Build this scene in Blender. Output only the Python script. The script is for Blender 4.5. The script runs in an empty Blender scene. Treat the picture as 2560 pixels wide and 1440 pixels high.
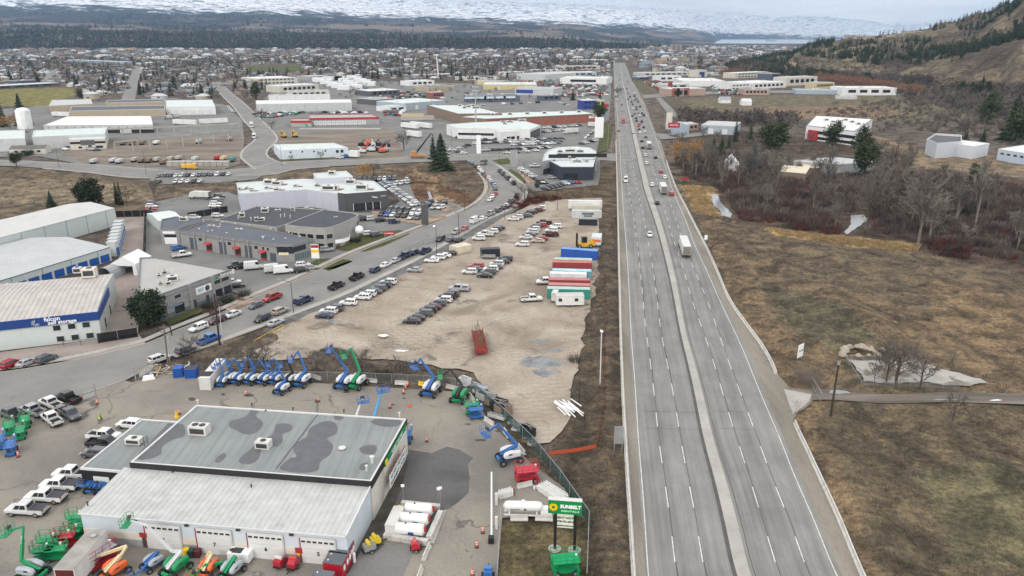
import bpy,math,random
import numpy as np
from mathutils import Matrix,Vector
from math import sin,cos,tan,atan2,radians,pi,sqrt,hypot
SC=bpy.context.scene
COL=SC.collection
V3=Vector;rad=radians;rg=range;en=enumerate
rnd=random.Random(7)
RS=np.random.RandomState(11)
BO=bpy.data.objects.new;LK=COL.objects.link;ru=rnd.uniform;rc=rnd.choice;RSt=np.random.RandomState;BM_=bpy.data.materials.new;BME=bpy.data.meshes.new
def LN(nt,a,b):nt.links.new(a,b)
def NN(nt,k):return nt.nodes.new(k)
# - camera
CAMH=67.0
FPX=1900.0
PITCH=math.atan(628.0/FPX)
SP,CP=sin(PITCH),cos(PITCH)
cam_d=bpy.data.cameras.new('camera')
cam=BO('camera',cam_d)
LK(cam)
cam.location=(0,0,CAMH)
cam.rotation_euler=(pi/2-PITCH,0,0)
cam_d.sensor_width=36.0
cam_d.lens=36.0*FPX/2560.0
cam_d.clip_start=1.0
cam_d.clip_end=90000.0
SC.camera=cam
# - sky and sun
SUN_EL,SUN_AZ=rad(38),rad(205)
world=bpy.data.worlds.new('World')
SC.world=world
world.use_nodes=True
wn,wl=world.node_tree.nodes,world.node_tree.links
wn.clear()
sky=wn.new('ShaderNodeTexSky');sky.sky_type='NISHITA';sky.sun_disc=False
sky.sun_elevation=SUN_EL;sky.sun_rotation=SUN_AZ
sky.dust_density=2.0
sbg=wn.new('ShaderNodeMix');sbg.data_type='RGBA';sbg.blend_type='MULTIPLY';sbg.inputs[0].default_value=1
sbg.inputs[7].default_value=(0.09,0.09,0.09,1)
wl.new(sky.outputs[0],sbg.inputs[6])
tc=wn.new('ShaderNodeTexCoord')
sep=wn.new('ShaderNodeSeparateXYZ');wl.new(tc.outputs['Generated'],sep.inputs[0])
zc=wn.new('ShaderNodeMath');zc.operation='MAXIMUM';zc.inputs[1].default_value=0.0
wl.new(sep.outputs[2],zc.inputs[0])
za=wn.new('ShaderNodeMath');za.operation='ADD';za.inputs[1].default_value=0.045
wl.new(zc.outputs[0],za.inputs[0])
dx=wn.new('ShaderNodeMath');dx.operation='DIVIDE';wl.new(sep.outputs[0],dx.inputs[0]);wl.new(za.outputs[0],dx.inputs[1])
dy=wn.new('ShaderNodeMath');dy.operation='DIVIDE';wl.new(sep.outputs[1],dy.inputs[0]);wl.new(za.outputs[0],dy.inputs[1])
cmb=wn.new('ShaderNodeCombineXYZ');wl.new(dx.outputs[0],cmb.inputs[0]);wl.new(dy.outputs[0],cmb.inputs[1])
cn=wn.new('ShaderNodeTexNoise');cn.inputs['Scale'].default_value=0.28;cn.inputs['Detail'].default_value=6;cn.inputs['Roughness'].default_value=0.55
wl.new(cmb.outputs[0],cn.inputs['Vector'])
cr=wn.new('ShaderNodeValToRGB')
cr.color_ramp.elements[0].position=0.34;cr.color_ramp.elements[0].color=(1.02,1.01,1.0,1)
cr.color_ramp.elements[1].position=0.62;cr.color_ramp.elements[1].color=(1.42,1.40,1.37,1)
wl.new(cn.outputs[0],cr.inputs[0])
wm_=wn.new('ShaderNodeMix');wm_.data_type='RGBA';wm_.inputs[0].default_value=0.86
wl.new(sbg.outputs[2],wm_.inputs[6]);wl.new(cr.outputs[0],wm_.inputs[7])
bg=wn.new('ShaderNodeBackground');bg.inputs[1].default_value=1.0
wo=wn.new('ShaderNodeOutputWorld')
wl.new(wm_.outputs[2],bg.inputs[0]);wl.new(bg.outputs[0],wo.inputs[0])
sun_d=bpy.data.lights.new('sun','SUN');sun_d.energy=0.9;sun_d.angle=rad(16);sun_d.color=(1.0,0.96,0.9)
sun=BO('sun',sun_d);LK(sun)
sd=V3((sin(SUN_AZ)*cos(SUN_EL),cos(SUN_AZ)*cos(SUN_EL),sin(SUN_EL)))
sun.rotation_euler=sd.to_track_quat('Z','Y').to_euler()
SC.view_settings.view_transform='Standard'
SC.view_settings.look='None'
SC.view_settings.gamma=1.0
SC.view_settings.use_curve_mapping=False
SC.view_settings.exposure=0.30
cy=SC.cycles
cy.max_bounces=5;cy.diffuse_bounces=2;cy.glossy_bounces=2;cy.transmission_bounces=2;cy.transparent_max_bounces=6
cy.volume_bounces=0
cy.caustics_reflective=False;cy.caustics_refractive=False
cy.use_denoising=True
try:
 cy.denoiser='OPENIMAGEDENOISE'
 cy.denoising_prefilter='ACCURATE'
except Exception:
 pass
SC.render.film_transparent=False
# - photograph <-> place
def G(px,py,h=0.0):
 """Point of the horizontal plane z=h seen at pixel (px, py) of the 2560x1440 photograph."""
 u=(px-1280.0)/FPX;v=(py-720.0)/FPX
 t=(CAMH-h)/(SP+v*CP)
 return V3((u*t,t*(CP-v*SP),h))
def PY(px,py,Y):
 """Point of the vertical plane y=Y seen at that pixel."""
 u=(px-1280.0)/FPX;v=(py-720.0)/FPX
 t=Y/(CP-v*SP)
 return V3((u*t,Y,CAMH-t*(SP+v*CP)))
def proj(X,Y,Z):
 X=np.asarray(X,float);Y=np.asarray(Y,float);Z=np.asarray(Z,float)
 d=Y*CP-(Z-CAMH)*SP
 w=Y*SP+(Z-CAMH)*CP
 return 1280+FPX*X/d,720-FPX*w/d
def heading(p,q):
 """clockwise angle from +Y of the ground direction p->q (world points)"""
 return math.degrees(atan2(q[0]-p[0],q[1]-p[1]))
HW=7.8
def inp(px,py,poly):
 px=np.asarray(px,float);py=np.asarray(py,float)
 r=np.zeros(px.shape,bool);n=len(poly)
 for i in rg(n):
  x0,y0=poly[i];x1,y1=poly[(i+1)%n]
  if y0==y1:continue
  c=((y0>py)!=(y1>py))&(px<(x1-x0)*(py-y0)/(y1-y0)+x0)
  r^=c
 return r
 # - materials
MATS={}
def _nt(name,rough=0.7,metal=0.0,spec=0.4):
 m=BM_(name);m.use_nodes=True
 nt=m.node_tree;b=nt.nodes['Principled BSDF']
 b.inputs['Roughness'].default_value=rough
 b.inputs['Metallic'].default_value=metal
 b.inputs['Specular IOR Level'].default_value=spec
 return m,nt,b
def rgb(c,k=1.0):
 return(c[0]*k,c[1]*k,c[2]*k,1.0)
def mixn(nt,kind,fac,a,b):
 n=NN(nt,'ShaderNodeMix');n.data_type='RGBA';n.blend_type=kind
 for sock,v in((n.inputs[0],fac),(n.inputs[6],a),(n.inputs[7],b)):
  if hasattr(v,'is_output')or isinstance(v,bpy.types.NodeSocket):LN(nt,v,sock)
  elif isinstance(v,(int,float)):sock.default_value=v if sock.type=='VALUE' else(v,v,v,1)
  else:sock.default_value=rgb(v)if len(v)==3 else v
 return n.outputs[2]
def noise(nt,vec,scale,detail=4,rough=0.55,dist=0.0):
 n=NN(nt,'ShaderNodeTexNoise')
 n.inputs['Scale'].default_value=scale;n.inputs['Detail'].default_value=detail
 n.inputs['Roughness'].default_value=rough;n.inputs['Distortion'].default_value=dist
 if vec is not None:LN(nt,vec,n.inputs['Vector'])
 return n.outputs[0]
def ramp(nt,fac,stops):
 r=NN(nt,'ShaderNodeValToRGB');e=r.color_ramp.elements
 while len(e)<len(stops):e.new(0.5)
 for i,(p,c)in en(stops):
  e[i].position=p;e[i].color=rgb(c)if not isinstance(c,(int,float))else(c,c,c,1)
 LN(nt,fac,r.inputs[0])
 return r.outputs[0]
def posn(nt,scale=(1,1,1),rot=0.0,src='pos'):
 if src=='pos':
  g=NN(nt,'ShaderNodeNewGeometry');o=g.outputs['Position']
 else:
  g=NN(nt,'ShaderNodeTexCoord');o=g.outputs[src]
 if scale==(1,1,1)and rot==0:return o
 m=NN(nt,'ShaderNodeMapping');m.inputs['Scale'].default_value=scale
 m.inputs['Rotation'].default_value=(0,0,rot)
 LN(nt,o,m.inputs['Vector'])
 return m.outputs[0]
def bump(nt,b,h,strength=0.5,dist=0.1):
 n=NN(nt,'ShaderNodeBump');n.inputs['Strength'].default_value=strength;n.inputs['Distance'].default_value=dist
 LN(nt,h,n.inputs['Height']);LN(nt,n.outputs[0],b.inputs['Normal'])
def M(name,color=None,rough=0.6,metal=0.0,var=0.12,scale=0.6,spec=0.4,stain=0.0):
 """plain material with blotchy wear"""
 if name in MATS:return MATS[name]
 m,nt,b=_nt(name,rough,metal,spec)
 p=posn(nt)
 f=noise(nt,p,scale,5,0.6)
 c=ramp(nt,f,[(0.3,tuple(x*(1-var)for x in color)),(0.7,tuple(min(1,x*(1+var))for x in color))])
 if stain:
  s=noise(nt,posn(nt,(0.35,0.35,0.08)),1.2,4,0.6)
  c=mixn(nt,'MULTIPLY',ramp(nt,s,[(0.5,0.0),(0.75,stain)]),c,(0.45,0.42,0.38))
 LN(nt,c,b.inputs['Base Color'])
 MATS[name]=m
 return m
def pmt(name='vehicle_paint',rough=0.25,coat=0.5):
 """colour taken from the object's own colour, so copies may share mesh data"""
 if name in MATS:return MATS[name]
 m,nt,b=_nt(name,rough,0.0,0.5)
 oi=NN(nt,'ShaderNodeObjectInfo')
 f=noise(nt,posn(nt),1.5,4,0.6)
 c=mixn(nt,'MULTIPLY',0.35,oi.outputs['Color'],ramp(nt,f,[(0.3,(0.62,0.6,0.57)),(0.65,(1,1,1))]))
 LN(nt,c,b.inputs['Base Color'])
 b.inputs['Coat Weight'].default_value=coat;b.inputs['Coat Roughness'].default_value=0.12
 MATS[name]=m
 return m
def gmat(name,stops,big=0.06,fine=1.6,lo=0.55,hi=1.3,bstr=0.6,bdist=0.25,rough=0.95,patch=None,stretch=(1,1,1),rot=0.0,extra=None):
 if name in MATS:return MATS[name]
 m,nt,b=_nt(name,rough,0.0,0.15)
 p=posn(nt,stretch,rot)
 f=noise(nt,p,big,7,0.62,0.4)
 c=ramp(nt,f,stops)
 g=noise(nt,p,fine,5,0.7)
 c=mixn(nt,'MULTIPLY',1.0,c,ramp(nt,g,[(0.32,lo),(0.68,hi)]))
 if patch:
  for(pc,ps,p0,p1,k)in patch:
   q=noise(nt,posn(nt,stretch,rot+0.7),ps,5,0.6,0.8)
   c=mixn(nt,'MIX',ramp(nt,q,[(p0,0.0),(p1,k)]),c,pc)
 if extra:c=extra(nt,c)
 LN(nt,c,b.inputs['Base Color'])
 bump(nt,b,g,bstr,bdist)
 MATS[name]=m
 return m
 # - objects
def W(o):
 m=o.matrix_basis.copy()
 while o.parent is not None:
  m=o.parent.matrix_basis@(o.matrix_parent_inverse@m)if o.parent.parent is None else o.parent.matrix_basis@(o.matrix_parent_inverse@m)
  o=o.parent
 return m
def link(o,parent=None,world_space=True):
 LK(o)
 if parent is not None:
  o.parent=parent
  if world_space:o.matrix_parent_inverse=W(parent).inverted()
 return o
def tag(o,label=None,cat=None,group=None,kind=None):
 if label:o['label']=label
 if cat:o['category']=cat
 if group:o['group']=group
 if kind:o['kind']=kind
 return o
def em(name,loc,rz=0.0,label=None,cat=None,group=None):
 o=BO(name,None);o.empty_display_size=0.5
 o.location=loc;o.rotation_euler=(0,0,rz);LK(o)
 return tag(o,label,cat,group)
class MB:
 def __init__(s):s.v=[];s.f=[];s.m=[]
 def add(s,vs,fs,mi=0):
  n=len(s.v);s.v+=[tuple(v)for v in vs]
  s.f+=[tuple(i+n for i in f)for f in fs];s.m+=[mi]*len(fs)
  return s
 def box(s,c,d,rz=0.0,mi=0,M4=None):
  x,y,z=d[0]/2,d[1]/2,d[2]/2
  vs=[V3((a*x,b*y,e*z))for a in(-1,1)for b in(-1,1)for e in(-1,1)]
  if M4 is not None:vs=[M4@v for v in vs]
  else:
   ca,sa=cos(rz),sin(rz)
   vs=[V3((v.x*ca-v.y*sa,v.x*sa+v.y*ca,v.z))+V3(c)for v in vs]
  return s.add(vs,[(0,1,3,2),(4,6,7,5),(0,4,5,1),(2,3,7,6),(0,2,6,4),(1,5,7,3)],mi)
 def beam(s,p,q,w,h=None,mi=0,w2=None,h2=None):
  p,q=V3(p),V3(q);h=h or w;w2=w2 or w;h2=h2 or h
  d=(q-p).normalized()
  r=d.cross(V3((0,0,1)))
  if r.length<1e-3:r=V3((1,0,0))
  r.normalize();u=r.cross(d)
  vs=[p+r*a*w/2+u*b*h/2 for a,b in((-1,-1),(1,-1),(1,1),(-1,1))]+[q+r*a*w2/2+u*b*h2/2 for a,b in((-1,-1),(1,-1),(1,1),(-1,1))]
  return s.add(vs,[(3,2,1,0),(4,5,6,7),(0,1,5,4),(1,2,6,5),(2,3,7,6),(3,0,4,7)],mi)
 def tube(s,p,q,r0,r1=None,n=8,mi=0,cap=True):
  p,q=V3(p),V3(q);r1=r0 if r1 is None else r1
  d=(q-p).normalized();a=d.cross(V3((0,0,1)))
  if a.length<1e-3:a=V3((1,0,0))
  a.normalize();b=a.cross(d)
  vs=[]
  for i in rg(n):
   t=2*pi*i/n;e=a*cos(t)+b*sin(t)
   vs+=[p+e*r0,q+e*r1]
  fs=[(2*i,2*((i+1)%n),2*((i+1)%n)+1,2*i+1)for i in rg(n)]
  if cap:fs+=[tuple(2*i+1 for i in rg(n)),tuple(2*i for i in rg(n-1,-1,-1))]
  return s.add(vs,fs,mi)
 def lathe(s,c,prof,n=12,mi=0,axis='z'):
  vs=[]
  for(r,z)in prof:
   for i in rg(n):
    t=2*pi*i/n
    v=(r*cos(t),r*sin(t),z)if axis=='z' else((z,r*cos(t),r*sin(t))if axis=='x' else(r*cos(t),z,r*sin(t)))
    vs.append(V3(v)+V3(c))
  fs=[]
  for k in rg(len(prof)-1):
   for i in rg(n):
    j=(i+1)%n
    fs.append((k*n+i,k*n+j,(k+1)*n+j,(k+1)*n+i))
  fs+=[tuple(rg(n-1,-1,-1)),tuple((len(prof)-1)*n+i for i in rg(n))]
  return s.add(vs,fs,mi)
 def prism(s,poly,z0,z1,mi=0,top=True,mt=None,bottom=False):
  n=len(poly)
  a=sum(poly[i][0]*poly[(i+1)%n][1]-poly[(i+1)%n][0]*poly[i][1]for i in rg(n))
  if a<0:poly=list(poly)[::-1]
  vs=[(p[0],p[1],z0)for p in poly]+[(p[0],p[1],z1)for p in poly]
  fs=[(i,(i+1)%n,n+(i+1)%n,n+i)for i in rg(n)]
  s.add(vs,fs,mi)
  k=len(s.v)-2*n
  if top:s.f.append(tuple(k+n+i for i in rg(n)));s.m.append(mi if mt is None else mt)
  if bottom:s.f.append(tuple(k+i for i in rg(n-1,-1,-1)));s.m.append(mi)
  return s
 def loft(s,rings,mi=0,closed=True):
  n=len(rings[0]);b=len(s.v)
  for r in rings:s.v+=[tuple(v)for v in r]
  for k in rg(len(rings)-1):
   for i in rg(n):
    j=(i+1)%n
    s.f.append((b+k*n+i,b+(k+1)*n+i,b+(k+1)*n+j,b+k*n+j));s.m.append(mi)
  if closed:
   s.f.append(tuple(b+i for i in rg(n)));s.m.append(mi)
   s.f.append(tuple(b+(len(rings)-1)*n+i for i in rg(n-1,-1,-1)));s.m.append(mi)
  return s
 def mesh(s,name,mats,loc=(0,0,0),smooth=False):
  me=BME(name)
  L=V3(loc)
  vs=[(v[0]-L.x,v[1]-L.y,v[2]-L.z)for v in s.v]if L.length_squared else s.v
  me.from_pydata(vs,[],s.f)
  if not isinstance(mats,(list,tuple)):mats=[mats]
  for m in mats:me.materials.append(m)
  if len(mats)>1:me.polygons.foreach_set('material_index',s.m)
  if smooth:me.shade_smooth()
  return me
 def build(s,name,mats,parent=None,loc=None,smooth=False,label=None,cat=None,group=None,kind=None):
  """geometry given in world space"""
  if loc is None:
   a=np.array(s.v,float);loc=((a[:,0].min()+a[:,0].max())/2,(a[:,1].min()+a[:,1].max())/2,a[:,2].min())
  o=BO(name,s.mesh(name,mats,loc,smooth));o.location=loc
  link(o,parent)
  return tag(o,label,cat,group,kind)
def npm(name,V,F,mats,mi=None,smooth=False):
 """V (n,3), F (m,3) or (m,4)"""
 me=BME(name)
 V=np.ascontiguousarray(V,np.float32);F=np.ascontiguousarray(F,np.int32);k=F.shape[1]
 me.vertices.add(len(V));me.vertices.foreach_set('co',V.ravel())
 me.loops.add(F.size);me.loops.foreach_set('vertex_index',F.ravel())
 me.polygons.add(len(F));me.polygons.foreach_set('loop_start',np.arange(0,F.size,k,dtype=np.int32))
 try:me.polygons.foreach_set('loop_total',np.full(len(F),k,np.int32))
 except Exception:pass
 if not isinstance(mats,(list,tuple)):mats=[mats]
 for m in mats:me.materials.append(m)
 if mi is not None:me.polygons.foreach_set('material_index',np.ascontiguousarray(mi,np.int32))
 if smooth:me.polygons.foreach_set('use_smooth',np.ones(len(F),bool))
 me.update(calc_edges=True)
 return me
def sct(tpls,X,Y,Z,rz,sc,scz=None,pick=None):
 """tpls: list of (V, F, mi); returns merged arrays"""
 X,Y,Z,rz,sc=map(np.asarray,(X,Y,Z,rz,sc));scz=sc if scz is None else np.asarray(scz)
 pick=RS.randint(0,len(tpls),len(X))if pick is None else pick
 Vs,Fs,Ms,off=[],[],[],0
 for t,(V,F,mi)in en(tpls):
  idx=np.nonzero(pick==t)[0]
  if not len(idx):continue
  c,s=np.cos(rz[idx])[:,None],np.sin(rz[idx])[:,None]
  vx=(V[None,:,0]*c-V[None,:,1]*s)*sc[idx][:,None]+X[idx][:,None]
  vy=(V[None,:,0]*s+V[None,:,1]*c)*sc[idx][:,None]+Y[idx][:,None]
  vz=V[None,:,2]*scz[idx][:,None]+Z[idx][:,None]
  Vs.append(np.stack([vx,vy,vz],-1).reshape(-1,3))
  Fs.append((F[None]+(np.arange(len(idx))*len(V))[:,None,None]+off).reshape(-1,F.shape[1]))
  Ms.append(np.tile(mi,len(idx)));off+=len(idx)*len(V)
 return np.concatenate(Vs),np.concatenate(Fs),np.concatenate(Ms)
def npo(name,me,parent=None,**k):
 o=BO(name,me);link(o,parent)
 return tag(o,**k)
_UC={}
def cube_mesh(mat):
 if mat.name not in _UC:
  _UC[mat.name]=MB().box((0,0,0),(1,1,1)).mesh('block_'+mat.name,mat)
 return _UC[mat.name]
def pc(name,c,d,mat,parent=None,rz=0.0,rot=None,label=None):
 """one box-shaped piece sharing mesh data with its like (c world centre, d size)"""
 o=BO(name,cube_mesh(mat))
 o.location=c;o.scale=d
 o.rotation_euler=rot if rot is not None else(0,0,rz)
 link(o,parent)
 if label:o['label']=label
 return o
def ltr(s,pos,right,up,size,mat,parent,depth=0.02,align='CENTER',name='lettering',sx=1.0,bold=0.0):
 cu=bpy.data.curves.new(name,'FONT');cu.body=s;cu.size=size;cu.extrude=depth;cu.offset=bold
 cu.align_x=align;cu.align_y='CENTER';cu.resolution_u=2
 cu.materials.append(mat)
 t=BO('tmp',cu);me=bpy.data.meshes.new_from_object(t);bpy.data.objects.remove(t)
 if not me.materials:me.materials.append(mat)
 o=BO(name,me)
 r=V3(right).normalized();u=V3(up).normalized();n=r.cross(u).normalized();u=n.cross(r)
 m=Matrix(((r.x*sx,u.x,n.x,pos[0]),(r.y*sx,u.y,n.y,pos[1]),(r.z*sx,u.z,n.z,pos[2]),(0,0,0,1)))
 o.matrix_basis=m
 link(o,parent)
 return o
def instance(src_tree,loc,rz,scale=1.0,color=None,label=None,cat=None,group=None,name=None,rot=None):
 """copy of a prototype: (mesh root, [(child mesh, name, local matrix, color flag)])"""
 nm,me,kids=src_tree
 o=BO(name or nm,me);o.location=loc
 o.rotation_euler=rot if rot is not None else(0,0,rz)
 o.scale=(scale,scale,scale)if isinstance(scale,(int,float))else scale
 if color:o.color=(color[0],color[1],color[2],1)
 LK(o);tag(o,label,cat,group)
 for k in kids:
  knm,kme,kl,kc=k[:4]
  c=BO(knm,kme);c.location=kl;c.parent=o;LK(c)
  if len(k)>4 and k[4]:c.color=(*k[4],1)
  elif color:c.color=(color[0],color[1],color[2],1)
  if kc:
   for g in kc:
    d=BO(g[0],g[1]);d.location=g[2];d.parent=c;LK(d)
    if color:d.color=(color[0],color[1],color[2],1)
 return o
 # = the land
def _hash(ix,iy,seed):
 h=(ix.astype(np.int64)*374761393+iy.astype(np.int64)*668265263+seed*1442695041)&0x7fffffff
 h=((h^(h>>13))*1274126177)&0x7fffffff
 return((h^(h>>16))&0xffff)/65535.0
def vnoise(x,y,seed=0):
 x=np.asarray(x,float);y=np.asarray(y,float)
 ix,iy=np.floor(x),np.floor(y);fx,fy=x-ix,y-iy
 fx=fx*fx*(3-2*fx);fy=fy*fy*(3-2*fy)
 a,b=_hash(ix,iy,seed),_hash(ix+1,iy,seed);c,d=_hash(ix,iy+1,seed),_hash(ix+1,iy+1,seed)
 return(a*(1-fx)+b*fx)*(1-fy)+(c*(1-fx)+d*fx)*fy
def fbm(x,y,seed=0,oct=4):
 r=0;a=0.5
 for i in rg(oct):
  r=r+a*vnoise(x,y,seed+i*17);x=x*2.03+5.1;y=y*2.03-3.7;a*=0.5
 return r/(1-0.5**oct)
def hp(py,Y):
 v=(py-720.0)/FPX
 return CAMH-Y/(CP-v*SP)*(SP+v*CP)
LAND=[(-900,[(4200,None),(4700,96),(6000,80),(8000,55),(10500,22),(14000,-40),(30000,-60)]),(-200,[(4200,None),(4700,90),(6000,76),(8000,52),(10500,24),(14000,-30),(30000,-50)]),(100,[(4200,None),(4700,84),(6000,66),(8000,48),(10500,24),(14000,-25),(30000,-45)]),(350,[(4200,None),(4700,88),(6000,66),(8000,50),(10500,26),(14000,-22),(30000,-42)]),(600,[(4300,None),(4800,93),(6500,70),(8500,55),(11500,26),(16000,-12),(30000,-28)]),(800,[(4300,None),(4800,93),(6500,74),(8500,58),(11500,34),(16000,2),(30000,-14)]),(1000,[(4300,None),(4800,97),(6500,80),(9000,62),(13000,42),(18000,12),(30000,3)]),(1200,[(4300,None),(4800,99),(6500,84),(9000,68),(13000,52),(19000,20),(30000,11)]),(1400,[(4400,None),(4900,102),(6500,90),(9000,77),(13000,60),(20000,26),(30000,17)]),(1560,[(4800,None),(6500,104),(9000,94),(13000,76),(20000,34),(30000,24)]),(1700,[(7000,None),(9500,103),(14000,92),(20000,62),(26000,34),(30000,32)]),(1800,[(21000,None),(22500,88),(26000,42),(30000,37)]),(1860,[(1450,None),(1600,172),(1750,160),(2100,None),(21000,None),(22500,88),(26000,42),(30000,39)]),(1960,[(1400,None),(1520,170),(1650,152),(1800,137),(2500,None),(21000,None),(22500,90),(26000,46),(30000,43)]),(2050,[(1250,None),(1380,178),(1500,152),(1700,115),(1800,104),(2700,None),(21000,None),(22500,92),(26000,52),(30000,50)]),(2130,[(1230,None),(1330,180),(1500,140),(1700,100),(1850,95),(3000,None),(21000,None),(22500,92),(26000,60),(30000,56)]),(2230,[(1150,None),(1230,190),(1380,152),(1550,112),(1700,90),(1900,86),(3200,None),(21000,None),(23000,80),(30000,62)]),(2300,[(1060,None),(1130,190),(1200,170),(1400,140),(1550,106),(1700,82),(1850,76),(3300,None),(21000,None),(23000,80),(30000,64)]),(2360,[(1000,None),(1080,185),(1150,161),(1280,142),(1400,126),(1580,82),(1750,62),(1900,60),(3500,None),(30000,70)]),(2430,[(940,None),(1020,190),(1110,143),(1250,134),(1400,112),(1550,60),(1700,38),(1900,44),(3800,None),(30000,80)]),(2500,[(860,None),(950,210),(1060,122),(1180,118),(1300,92),(1450,36),(1600,8),(1800,10),(4200,None),(30000,84)]),(2560,[(560,None),(700,268),(850,222),(1000,100),(1120,96),(1250,68),(1400,10),(1550,-40),(1800,-60),(4500,None),(30000,84)]),(2700,[(480,None),(620,280),(800,210),(950,80),(1200,0),(1500,-110),(2000,-120),(5000,None),(30000,84)]),(3100,[(420,None),(560,280),(760,120),(950,-60),(1300,-200),(2000,-200),(5000,None),(30000,84)]),(3800,[(420,None),(560,250),(760,60),(950,-160),(1300,-300),(2000,-300),(5000,None),(30000,84)]),]
_ls=np.array([(c[0]-1280)/FPX*0.955 for c in LAND])
def land(X,Y):
 X=np.asarray(X,float);Y=np.asarray(Y,float)
 s=X/np.maximum(Y,1)
 H=[]
 for px,kn in LAND:
  ys=[k[0]for k in kn];hs=[0.0 if k[1]is None else hp(k[1],k[0])for k in kn]
  ys=[ys[0]-1]+ys;hs=[0.0]+hs
  H.append(np.interp(Y,ys,hs))
 H=np.array(H)
 i=np.clip(np.searchsorted(_ls,s)-1,0,len(LAND)-2)
 t=np.clip((s-_ls[i])/(_ls[i+1]-_ls[i]),0,1);t=t*t*(3-2*t)
 f=H.reshape(len(LAND),-1);idx=np.arange(s.size)
 h=(f[i.ravel(),idx]*(1-t.ravel())+f[i.ravel()+1,idx]*t.ravel()).reshape(s.shape)
 near=np.clip(h/12,0,1)*(Y<4000)
 h=h+near*((fbm(X/90,Y/90,3)-0.5)*16+(fbm(X/22,Y/22,5)-0.5)*5)
 far=np.clip(h/60,0,1)*np.clip((Y-4000)/2500,0,1)
 rg=1-np.abs(2*fbm(X/2100,Y/1400,9,5)-1)
 h=h+far*((rg-0.72)*np.clip((Y-6000)*0.035,10,430)+(fbm(X/420,Y/330,21)-0.5)*np.clip(Y*0.008,10,130))
 return h
RISES=[([(1790,545),(1850,650),(1905,760),(1960,850),(2000,930)],3.2,1.0),([(2040,1075),(2110,1180),(2190,1310),(2270,1470)],3.0,1.3),([(2035,735),(2090,765),(2160,815)],6.5,2.6),([(1985,720),(2040,745)],7.0,1.2),([(822,893),(840,896)],3.0,1.5),([(1508,520),(1520,700),(1525,900),(1520,1100),(1530,1300),(1535,1500)],2.4,0.7),([(1640,330),(1700,345)],3.0,0.5),([(620,868),(660,852)],3.2,1.0),]
def rises(X,Y):
 r=np.zeros(X.shape)
 for pl,w,h in RISES:
  P=[G(*p)for p in pl];d=np.full(X.shape,1e9)
  for a,b in zip(P[:-1],P[1:]):
   ex,ey=b.x-a.x,b.y-a.y;L=ex*ex+ey*ey
   t=np.clip(((X-a.x)*ex+(Y-a.y)*ey)/L,0,1)
   d=np.minimum(d,np.hypot(X-a.x-t*ex,Y-a.y-t*ey))
  r=np.maximum(r,h*np.exp(-(d/w)**2))
 return r
C_TOWN=(0.125,0.108,0.095)
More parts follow.
